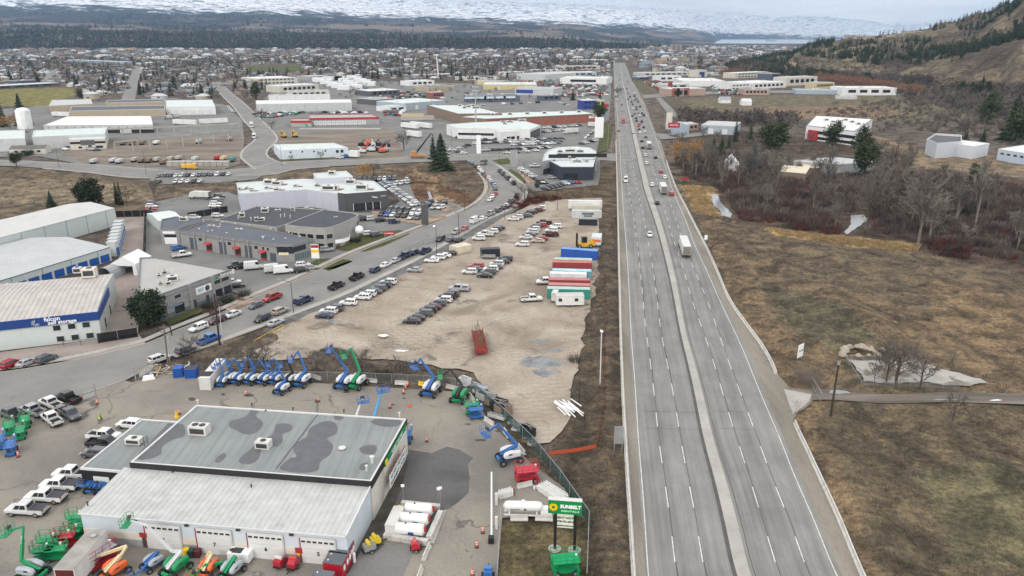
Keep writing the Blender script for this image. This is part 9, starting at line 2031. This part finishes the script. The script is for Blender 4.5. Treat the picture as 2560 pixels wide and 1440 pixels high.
for(x,y,ty,me,w,nm,l,nk)in((1715,412,332,WIL,1.1,'willow_tree','golden yellow weeping willow beside the highway',1),(2210,545,392,BTR,1.0,'cottonwood_tree','great spreading bare cottonwood in the creek wood',1),(2295,612,420,POP[0],1.1,'bare_tree','tall pale bare tree leaning at the edge of the dry field',1),(2438,565,405,POP[1],1.0,'dead_tree','tall pale dead trunk in the right thicket',1),(2170,560,430,BTR,.8,'bare_tree','dark bare tree beside the small pond',1),(2238,965,835,BTR,1.1,'bare_tree','largest bare tree on the old concrete slab',1),(2215,958,862,BAR[0],1.1,'bare_tree','bare tree just left of the largest one on the slab',1),(2300,970,878,BAR[1],1.1,'bare_tree','bare tree at the right side of the old slab',1),(2185,958,905,BAR[2],.6,'bare_tree','small bare sapling at the left of the old slab',1),(2382,1050,975,BAR[0],1.0,'bare_tree','pale bushy bare tree below the muddy track',1),(2380,908,868,BAR[1],.8,'bare_tree','tiny bare tree right of the rock heap',1),(478,892,830,BAR[2],1.1,'bare_tree','bare sapling before the dark grey SUV',1),(640,935,865,BAR[0],1.2,'bare_tree','bare forked tree behind the blue boom lifts, left',1),(622,925,855,BAR[1],1.1,'bare_tree','bare tree behind the first blue boom lifts',1),(662,930,862,BAR[2],1.3,'bare_tree','bushy bare tree behind the middle blue boom lifts',1),(794,935,875,BAR[0],1.1,'bare_tree','bare tree left of the dark earth mound',1),(905,930,862,BAR[1],1.1,'bare_tree','bare tree right of the green boom lift',1),(990,948,890,BAR[2],1.0,'bare_tree','bare tree behind the grey barrier',1),(1010,946,898,BAR[0],1.0,'bare_tree','small bare tree behind the grey barrier',1),(1448,1010,950,BAR[1],1.1,'bare_tree','bare bush tree at the brush edge above the white pipes',1),(1312,500,455,BAR[2],1.3,'bare_tree','grey bare tree at the end of the inner lawn',1),(910,445,396,WIL,.8,'bare_tree','orange brown bare tree behind the pale dealership',1),(935,442,400,BAR[0],1.2,'bare_tree','bare tree right of the orange brown one',1),(655,302,268,BAR[1],1.2,'bare_tree','grey bare tree beside the hill road',1),(680,325,298,BAR[2],1.2,'bare_tree','grey bare tree on the verge below it',1),(803,400,374,BAR[0],1.0,'bare_tree','small bare tree before the white workshop, right one',1),(729,403,385,BAR[1],1.0,'bare_tree','small bare tree before the white workshop, left one',1),(1545,244,214,BAR[2],1.2,'bare_tree','reddish bare tree on the left bank of the highway',1),(25,322,275,WIL,.8,'bare_tree','orange brown bare tree behind the large dark conifer',1),(1212,325,300,BAR[0],1.3,'bare_tree','bare tree before the white dealership',1),(1010,378,320,BAR[1],1.0,'bare_tree','thin bare tree in the machinery yard',1),(385,500,445,POP[2],1.2,'bare_tree','pale bare tree on the left field edge',1),(318,515,465,BAR[2],1.0,'bare_tree','bare tree right of the column trees',1)):
 p,h=th(x,y,ty);tree(me,p,h,l,nm,w,TRKP if me in POP else TRK)
for(x,y,w,h,k,l)in((611,741,3.4,2.6,'ever','round clipped evergreen bush right of the block office'),(570,757,3.4,2.4,'ever','round clipped evergreen bush left of the other one'),(520,770,3,2.2,'ever','low evergreen bush before the block office'),(538,785,3.5,2,'red','dull red shrub in the office verge'),(603,752,1.6,1.2,'orange','small orange grass clump by the clipped bushes'),(852,612,2.2,1.8,'orange','red brown round shrub at the bakery entrance'),(862,610,2,1.8,'orange','second red brown shrub at the bakery entrance'),(843,620,2.2,2,'red','dark red shrub left of the bakery entrance'),(881,607,2,2.6,'ever','dark cone bush at the bakery wall'),(895,607,2.2,3.4,'ever','larger dark bush at the bakery corner'),(1343,470,2.6,4.5,'ever','dark upright bush beside the dealership drive'),(962,950,3.5,3,'ever','dark stump wrapped in bushes at the yard fence'),(60,390,8,4,'ever','dark hedge before the long house'),(75,388,5,4.5,'ever','round bush before the long house'),(1437,905,3,2,'thicket','dark round bush on the gravel lot edge'),(2020,960,5,4,'grey','grey bare bush beside the farm gate')):
 o=tree(SHR[k],G(x,y,.25),h,l,'bush',w/h,cat='bush',parts=False)
lab_=[('pale slim bare tree in the creek wood',POP,TRKP),('grey brown bare tree in the creek wood',BAR,TRK)]
CW=[(1690,395),(1760,395),(1900,420),(2150,420),(2300,440),(2560,470),(2900,520),(2900,640),(2560,660),(2250,600),(1950,560),(1850,540),(1790,470),(1710,440)]
POND=[(1765,480),(1815,480),(1845,560),(1800,560)],[(2095,532),(2180,530),(2160,595),(2095,595)]
def smp(poly,n,cond=None,seed=5,z=0):
 r=RSt(seed);P=[G(*p)for p in poly];x0,x1=min(p.x for p in P),max(p.x for p in P);y0,y1=min(p.y for p in P),max(p.y for p in P)
 out=np.zeros((0,2))
 for _ in rg(40):
  X=r.uniform(x0,x1,n*3);Y=r.uniform(y0,y1,n*3);px,py=proj(X,Y,X*0);k=inp(px,py,poly)
  for q in POND:k&=~inp(px,py,q)
  if cond is not None:k&=cond(X,Y)
  out=np.r_[out,np.stack([X[k],Y[k]],1)]
  if len(out)>=n:break
 return out[:n]
def hsamp(polys,n,seed):
 r=RSt(seed);out=[]
 for poly in polys:
  x0,x1=min(p[0]for p in poly),max(p[0]for p in poly);y0,y1=min(p[1]for p in poly),max(p[1]for p in poly);k=0
  while k<n:
   x,y=r.uniform(x0,x1),r.uniform(y0,y1)
   if inp([x],[y],poly)[0]:p=GL(x,y,500,2600);out.append((p.x,p.y));k+=1
 return np.array(out)
def groundz(X,Y):return land(X,Y)+rises(np.asarray(X),np.asarray(Y))
for i,(X,Y)in en(smp(CW,130)):
 k=int(rnd.random()<.45);l,ms,tk=lab_[k];tree(rc(ms),(X,Y,0),ru(7,15)*(1.15 if k==0 else .8),l,'bare_tree',ru(.8,1.2),tk,'bare trees of the creek wood')
SLOPE=[(1960,290),(2280,245),(2560,262),(2900,300),(2900,420),(2480,360),(2300,330),(2190,330),(2180,300),(2000,285)]
for(X,Y)in smp(SLOPE,75,seed=8):tree(rc(BAR),(X,Y,float(land(np.array([X]),np.array([Y]))[0])),ru(6,11),'grey bare tree on the low slope right of the highway','bare_tree',ru(.9,1.4),TRK,'bare trees on the right slope')
for(X,Y)in smp([(1690,325),(1790,345),(2000,350),(2280,372),(2300,400),(2180,400),(1990,385),(1900,420),(1760,400),(1690,380)],50,seed=9):tree(rc(BAR),(X,Y,0),ru(5,10),'grey bare tree round the mini golf course','bare_tree',ru(.9,1.3),TRK,'bare trees round the mini golf course')
def stuff(name,tpls,mats,P,s0,s1,seed=1,zs=None,pick=None,fl=None,zoff=-.05):
 r=RSt(seed);n=len(P);T=[(t[0],t[1],np.full(len(t[1]),i))for i,t in en(tpls)]
 s=r.uniform(s0,s1,n)if fl is None else fl;V,F,mi=sct(T,P[:,0],P[:,1],groundz(P[:,0],P[:,1])+zoff,r.rand(n)*6.28,s,None if zs is None else s*zs,pick)
 return npo(name,npm(name,V,F,mats,mi),kind='stuff')
sh_t=[tsh(70+i,44,1,1.2,.035)for i in rg(4)]
stuff('creek_thicket',sh_t,[m_thk,m_thk,m_bark_,m_redt2],smp(CW,4200,seed=12),1.4,4.0,pick=RSt(3).choice(4,4200,p=[.44,.34,.17,.05]))
for q,n in(([(1850,520),(1905,530),(1930,560),(1850,552)],70),([(1960,545),(2110,560),(2100,590),(1960,572)],90),([(2320,610),(2420,615),(2420,650),(2330,640)],80),([(1800,440),(1850,450),(1850,510),(1800,480)],60)):
 stuff('red_twig_thicket',sh_t[:2],[m_redt2,m_thk],smp(q,n,seed=n),1.6,3.2)
Ph=hsamp([[(1960,175),(2300,190),(2560,215),(2560,240),(2100,200),(1960,188)],[(1850,160),(1950,150),(2120,135),(2320,165),(2200,185),(1950,172)],[(2330,120),(2560,60),(2560,92),(2400,135)]],420,55);stuff('hill_brush',sh_t[:2],[m_thk,m_bark_],Ph,2,5)
stuff('slope_thicket',sh_t[:3],[m_thk,m_bark_,m_sage],smp(SLOPE+[],1300,seed=14),1.5,3.6)
stuff('reeds',[tsh(80,26,.9,1,.05),tsh(81,26,.8,1,.05)],[m_reed,m_reed],np.r_[smp([(1705,464),(1780,470),(1790,500),(1775,512),(1835,560),(1745,535)],420,seed=15),smp([(1900,568),(2060,590),(2300,614),(2290,632),(2100,612),(1950,588)],700,seed=16),smp([(2135,505),(2240,515),(2220,530),(2150,524)],120,seed=17)],.8,1.6)
g_t=[tsh(90+i,9,.5,.9,.03)for i in rg(3)]
FR=[(1700,480),(1745,568),(1830,765),(1930,925),(1978,1050),(2060,1200),(2170,1440),(2200,1560),(2950,1560),(2950,780),(2560,690),(2200,608),(1950,578),(1800,562)]
nt_=lambda X,Y:~inp(*proj(X,Y,X*0),[(1930,930),(2560,975),(2950,990),(2950,1035),(2000,1020)])&~inp(*proj(X,Y,X*0),[(2110,895),(2300,900),(2500,968),(2140,965)])
def clumpy(X,Y):return(fbm(X/14,Y/14,81)>.47)
Pg=smp(FR,15000,lambda X,Y:nt_(X,Y)&(fbm(X/8,Y/8,83)>.40),seed=18)
stuff('dry_grass',g_t,[m_dry,m_sage,m_olive],Pg,.45,1.1,pick=np.where(fbm(Pg[:,0]/18,Pg[:,1]/18,85)+RSt(4).normal(size=len(Pg))*.06>.5,0,RSt(5).randint(1,3,len(Pg))))
b_t=[tsh(95+i,30,.8,1.3,.022)for i in rg(3)]
stuff('grey_weeds',b_t,[m_sage,m_bark_,m_thk],smp(FR,5200,lambda X,Y:nt_(X,Y)&clumpy(X,Y),seed=19),.5,1.5)
VG=[(1462,780),(1500,560),(1541,520),(1548,700),(1552,900),(1562,1150),(1580,1440),(1586,1540),(1470,1540),(1474,1300),(1385,1135),(1436,1010),(1450,860)]
stuff('roadside_brush',b_t+g_t[:1],[m_sage,m_thk,m_bark_,m_olive],smp(VG,2600,seed=20),.5,1.2)
stuff('fence_line_brush',b_t,[m_sage,m_thk,m_bark_],np.r_[smp([(560,918),(800,905),(1000,915),(1170,938),(1180,962),(1000,955),(700,948),(560,935)],700,seed=21),smp([(1180,955),(1340,1105),(1480,1290),(1455,1270),(1330,1150),(1190,985)],260,seed=22),smp([(440,925),(640,830),(720,795),(755,805),(640,868),(500,930)],420,seed=23),smp([(925,852),(985,854),(1100,870),(1060,885),(925,876)],150,seed=24),smp([(640,865),(800,850),(1000,885),(1140,920),(1000,905),(700,905)],330,lambda X,Y:fbm(X/9,Y/9,87)>.5,seed=31),smp([(1390,780),(1450,760),(1440,900),(1420,900)],60,seed=32),smp([(805,885),(860,885),(860,900),(805,900)],50,seed=25)],.5,1.15)
stuff('sign_lawn_weeds',g_t,[m_sage,m_dry,m_olive],smp([(1246,1305),(1465,1300),(1470,1500),(1240,1500)],900,seed=26),.35,.8)
MF=[(900,440),(1100,406),(1165,412),(1210,455),(1222,485),(1180,518),(1120,530),(1060,510),(1035,470),(1000,455)]
stuff('marsh_scrub',b_t,[m_sage,m_thk,m_dry],np.r_[smp(MF,1500,seed=27),smp([(1305,478),(1540,445),(1540,492),(1380,502),(1290,508)],700,seed=28)],.7,1.5)
stuff('red_marsh_shrubs',sh_t[:1],[m_redt2],smp([(1275,500),(1400,490),(1400,502),(1260,530)],160,seed=29),1,2)
stuff('left_field_scrub',b_t,[m_sage,m_thk,m_dry],np.r_[smp([(-200,420),(330,450),(380,462),(640,450),(860,436),(600,462),(560,495),(300,520),(-200,560)],2000,seed=30)],.6,1.5)
r_=RSt(40);X=r_.uniform(420,1400,60000);Y=r_.uniform(900,2300,60000);Zh=land(X,Y);px,py=proj(X,Y,Zh)
dens=fbm(X/120,Y/120,91)*.75+fbm(X/35,Y/35,92)*.25
bald=inp(px,py,[(1960,160),(2060,190),(2260,215),(2560,240),(2900,200),(2900,60),(2560,98),(2420,135),(2290,163),(2200,172),(2120,150),(1990,140)])|inp(px,py,[(2330,85),(2390,58),(2410,95),(2380,118),(2330,105)])|inp(px,py,[(2085,78),(2330,70),(2330,100),(2085,112)])
k=(Zh>2)&(px>1700)&(px<2800)&(r_.rand(60000)<np.where(bald,.012,np.clip((dens-.42)*7,.04,1))*.33)
idx=np.nonzero(k)[0];hh=r_.uniform(8,15,len(idx));shown=hh/Y[idx]*(px[idx]<2600);o_=np.argsort(-shown);near_,rest=idx[o_[:240]],idx[o_[240:]]
for i in near_:tree(rc(PIN+CON[:2]),(X[i],Y[i],Zh[i]-.3),ru(9,15),'dark evergreen tree on the wooded hill at the right','pine_tree',ru(.9,1.3),group='evergreens on the wooded hill',parts=False)
lowc=[tcn(100+i,60,.27,leaf=.13)for i in rg(3)]
P_=np.stack([X[rest],Y[rest]],1);V,F,mi=sct(lowc,P_[:,0],P_[:,1],Zh[rest]-.3,r_.rand(len(rest))*6,r_.uniform(8,14,len(rest))*1.1);npo('hill_forest',npm('hill_forest',V,F,m_con),kind='stuff')
lb=[t_bare(110+i,6,4,1,.9,0,.045)for i in rg(3)]
def mass(name,pts,h0,h1,mats,tp=lb,seed=1,pick=None):
 r=RSt(seed);T=[(t[0],t[1],np.full(len(t[1]),i%len(mats)))for i,t in en(tp)];X,Y=pts[:,0],pts[:,1];V,F,mi=sct(T,X,Y,land(X,Y)-.2,r.rand(len(X))*6,r.uniform(h0,h1,len(X)),pick=pick);npo(name,npm(name,V,F,mats,mi),kind='stuff')
mass('orange_willows',np.r_[hsamp([[(2035,196),(2070,194),(2110,202),(2235,219),(2235,226),(2100,213),(2040,207)]],300,41),hsamp([[(2240,230),(2295,228),(2300,240),(2245,240)],[(1800,184),(1860,180),(1860,188),(1800,190)]],60,42)],9,14,[m_orw])
mass('valley_edge_trees',np.r_[hsamp([[(1745,165),(1830,145),(1950,168),(1960,185),(1760,184)],[(2230,222),(2400,215),(2560,225),(2560,300),(2300,262),(2240,244)],[(1900,180),(2040,178),(2200,195),(2330,200),(2330,215),(2050,200)]],500,44),smp([(1690,292),(2000,300),(2000,315),(1800,318),(1700,305)],260,seed=46)],7,12,[m_bark_,m_thk])
EXC=[[(600,300),(640,262),(690,205),(760,190),(1000,200),(1180,205),(1350,188),(1525,170),(1640,170),(1640,420),(560,440)],[(-400,262),(60,262),(260,245),(560,250),(620,290),(620,430),(-400,430)],[(-300,208),(155,205),(195,222),(190,262),(-300,266)],[(530,202),(552,202),(620,262),(640,300),(560,300)],[(298,255),(335,168),(360,168),(342,255)],[(98,210),(130,172),(152,172),(130,212)],[(605,162),(745,160),(790,184),(610,186)],[(1533,152),(1562,152),(1600,260),(1525,260)]]
TOWN=[(-500,112),(1532,119),(1535,170),(1350,190),(1180,206),(1000,202),(760,192),(690,206),(610,262),(100,262),(-500,262)]
CITY=[(1530,104),(1572,103),(1760,103),(2010,104),(1990,128),(1930,142),(1800,190),(1640,186),(1590,160),(1560,148),(1535,148)]
gx,gy=np.meshgrid(np.arange(-2600,2400,25),np.arange(820,5600,33));X=gx.ravel()+r_.uniform(-5,5,gx.size);Y=gy.ravel()+r_.uniform(-6,6,gx.size);px,py=proj(X,Y,X*0)
inT=inp(px,py,TOWN)&(px<1600)&(py>100);inC=inp(px,py,CITY);ok=inT|inC
for e in EXC:ok&=~(inp(px,py,e)&(py>100))|(inC&(px>1650))
ok&=land(X,Y)<2;pr_=np.clip(900/Y,.13,.62);hs_=ok&(r_.rand(len(X))<pr_);hi=np.nonzero(hs_)[0];hi=hi[np.argsort(Y[hi]+np.abs(px[hi]-800)*.3)]
HR=[M('shingle_'+n,c,.85,var=.1)for n,c in(('dark',(.075,.078,.088)),('grey',(.20,.20,.21)),('brown',(.16,.12,.10)),('pale',(.50,.51,.52)))];HWm=[M('house_'+n,c,.8,var=.05)for n,c in(('white',(.62,.62,.60)),('cream',(.50,.45,.36)),('greyblue',(.28,.31,.34)),('taupe',(.30,.25,.21)))]
def house_t(L,D,h,rise):
 V=[(-L/2,-D/2,0),(L/2,-D/2,0),(L/2,D/2,0),(-L/2,D/2,0),(-L/2,-D/2,h),(L/2,-D/2,h),(L/2,D/2,h),(-L/2,D/2,h)];e=.7
 R=[(-L/2-e,-D/2-e,h-.2),(L/2+e,-D/2-e,h-.2),(L/2+e,D/2+e,h-.2),(-L/2-e,D/2+e,h-.2),(-L/2+D*.3,0,h+rise),(L/2-D*.3,0,h+rise)]
 wf=[(0,1,5),(0,5,4),(1,2,6),(1,6,5),(2,3,7),(2,7,6),(3,0,4),(3,4,7)];rf=[(0,1,5),(0,5,4),(2,3,4),(2,4,5),(3,0,4),(1,2,5)]
 return V,R,wf,rf
HT=[house_t(14,10,3.4,2.6),house_t(12,11,5.8,2.4),house_t(17,9,3.2,2.2)]
HMW=[[npm('house',np.array(t[0]),np.array(t[2]),m)for m in HWm]for t in HT];HMR=[[npm('roof',np.array(t[1]),np.array(t[3]),m)for m in HR]for t in HT]
RN=['dark','grey','brown','pale'];WN=['white','cream','grey blue','taupe'];HRd=rad(-HW)
for j,i in en(hi[:290]):
 t,a,b=rnd.randrange(3),rnd.randrange(4),rnd.randrange(4);o=BO('house',HMW[t][a]);o.location=(X[i],Y[i],0);o.rotation_euler=(0,0,HRd+rc([0,pi/2])+ru(-.05,.05));LK(o)
 wh='left of the side street' if px[i]<310 else'between the side street and the hill road' if px[i]<545 else'right of the hill road'
 tag(o,'%s %s house with a %s roof %s'%(['low','two-storey','long'][t],WN[a],RN[b],wh),'house','town houses '+wh);c=BO('roof',HMR[t][b]);c.parent=o;LK(c)
 q=BO('window',cube_mesh(mgl));q.location=(ru(-3,3),-HT[t][0][2][1]-.05,1.8);q.scale=(3.4,.1,1.3);q.parent=o;LK(q)
ht=[]
for t in HT:
 V=np.array(t[0]+t[1]);F=np.array(t[2]+[(a+8,b+8,c+8)for a,b,c in t[3]])
 for a,b in((0,0),(1,2),(2,1),(0,3),(3,2)):ht.append((V,F,np.array([a]*8+[4+b]*6)))
ii=hi[290:];sc_=np.where(inC[ii]|(Y[ii]>2400),r_.uniform(.9,2.1,len(ii)),1);V,F,mi=sct(ht,X[ii],Y[ii],X[ii]*0,HRd+(r_.rand(len(ii))>.5)*pi/2,sc_);npo('distant_houses',npm('distant_houses',V,F,HWm+HR,mi),kind='stuff')
gx,gy=np.meshgrid(np.arange(-2600,2400,15),np.arange(800,5600,19));X=gx.ravel()+r_.uniform(-7,7,gx.size);Y=gy.ravel()+r_.uniform(-9,9,gx.size);px,py=proj(X,Y,X*0);ok=(inp(px,py,TOWN)&(px<1600))|inp(px,py,CITY)
for e in EXC:ok&=~(inp(px,py,e)&(py>100))|(px>1650)
ok&=r_.rand(len(X))<np.clip(2000/Y,.4,.9);ix=np.nonzero(ok)[0];con=r_.rand(len(ix))<.24;P_=np.stack([X[ix],Y[ix]],1)
fx_=[t_bare(120+i,5,3,0,.95,0,.075)for i in rg(3)];m_town=leafm('town_bare_trees',(.075,.058,.06),(.15,.12,.115),.05)
mass('town_bare_trees',P_[~con],7,14,[m_town,m_bark_,m_thk],fx_,47)
ci=P_[con];ci=ci[np.argsort(ci[:,1])]
for(x_,y_)in ci[:260]:tree(rc(CON),(x_,y_,0),ru(8,17),'dark conifer in the gardens of the near town','conifer_tree',ru(.9,1.5),group='garden conifers of the near town',parts=False)
mass('distant_conifers',ci[260:],9,18,[m_con],[tcn(130+i,26,.3,leaf=.2)for i in rg(3)],48)
Pi=smp([(640,262),(720,200),(1000,200),(1180,206),(1520,172),(1520,235),(1300,262),(1150,262),(900,250),(700,246)],260,seed=49);mass('lot_bare_trees',Pi,4,9,[m_bark_,m_thk],fx_,50)
s_=r_.uniform(-.95,.16,9000);Yf=4250+r_.rand(9000)**1.3*620;Xf=s_*Yf;mass('escarpment_forest',np.stack([Xf,Yf],1),17,34,[m_con,m_con,m_thk],[tcn(140+i,13,.3,leaf=.3)for i in rg(3)],51)
s_=r_.uniform(-.95,.20,9000);Yf=r_.uniform(4900,9500,9000);Xf=s_*Yf;k=fbm(Xf/500,Yf/260,95)>.585;mass('bench_forest',np.stack([Xf[k],Yf[k]],1),18,34,[m_con],[tcn(150,9,.4,leaf=.4)],52)
for q,n,sd_,nm in(([(1385,232),(1520,228),(1522,240),(1400,246)],120,60,'far_parked_vehicles'),([(1300,205),(1380,200),(1390,222),(1345,226)],110,61,'far_parked_vehicles'),([(1395,212),(1518,216),(1515,228),(1400,224)],120,62,'far_parked_vehicles'),([(880,225),(1030,232),(1150,245),(1000,262),(960,250)],150,63,'far_parked_vehicles'),([(1780,215),(1860,228),(1850,238),(1780,236)],70,64,'far_parked_vehicles'),([(1605,203),(1640,200),(1668,225),(1650,228)],60,65,'far_parked_vehicles'),([(640,285),(880,282),(930,285),(770,286),(640,300)],90,66,'far_parked_vehicles'),([(1440,182),(1525,176),(1525,200),(1490,195)],110,67,'far_parked_vehicles'),([(950,266),(1000,262),(1015,292),(960,290)],60,68,'far_parked_vehicles')):
 Pp=smp(q,n,seed=sd_);pm2=[M('far_car_'+str(i),c,.4)for i,c in en(((.7,.7,.7),(.03,.03,.035),(.2,.21,.23),(.35,.05,.04),(.03,.15,.12)))]
 bx_=[]
 for i in rg(5):mb=MB().box((0,0,.6),(1.9,4.6,.8)).box((0,-.2,1.2),(1.6,2.4,.6));V=np.array(mb.v);F=np.array([(f[0],f[1],f[2])for f in mb.f]+[(f[0],f[2],f[3])for f in mb.f]);bx_.append((V,F,np.full(len(F),i)))
 V,F,mi=sct(bx_,Pp[:,0],Pp[:,1],Pp[:,0]*0+.4,HRd+(RSt(sd_).rand(n)>.6)*pi/2,RSt(sd_).uniform(.9,1.5,n));npo(nm,npm(nm,V,F,pm2,mi),kind='stuff')
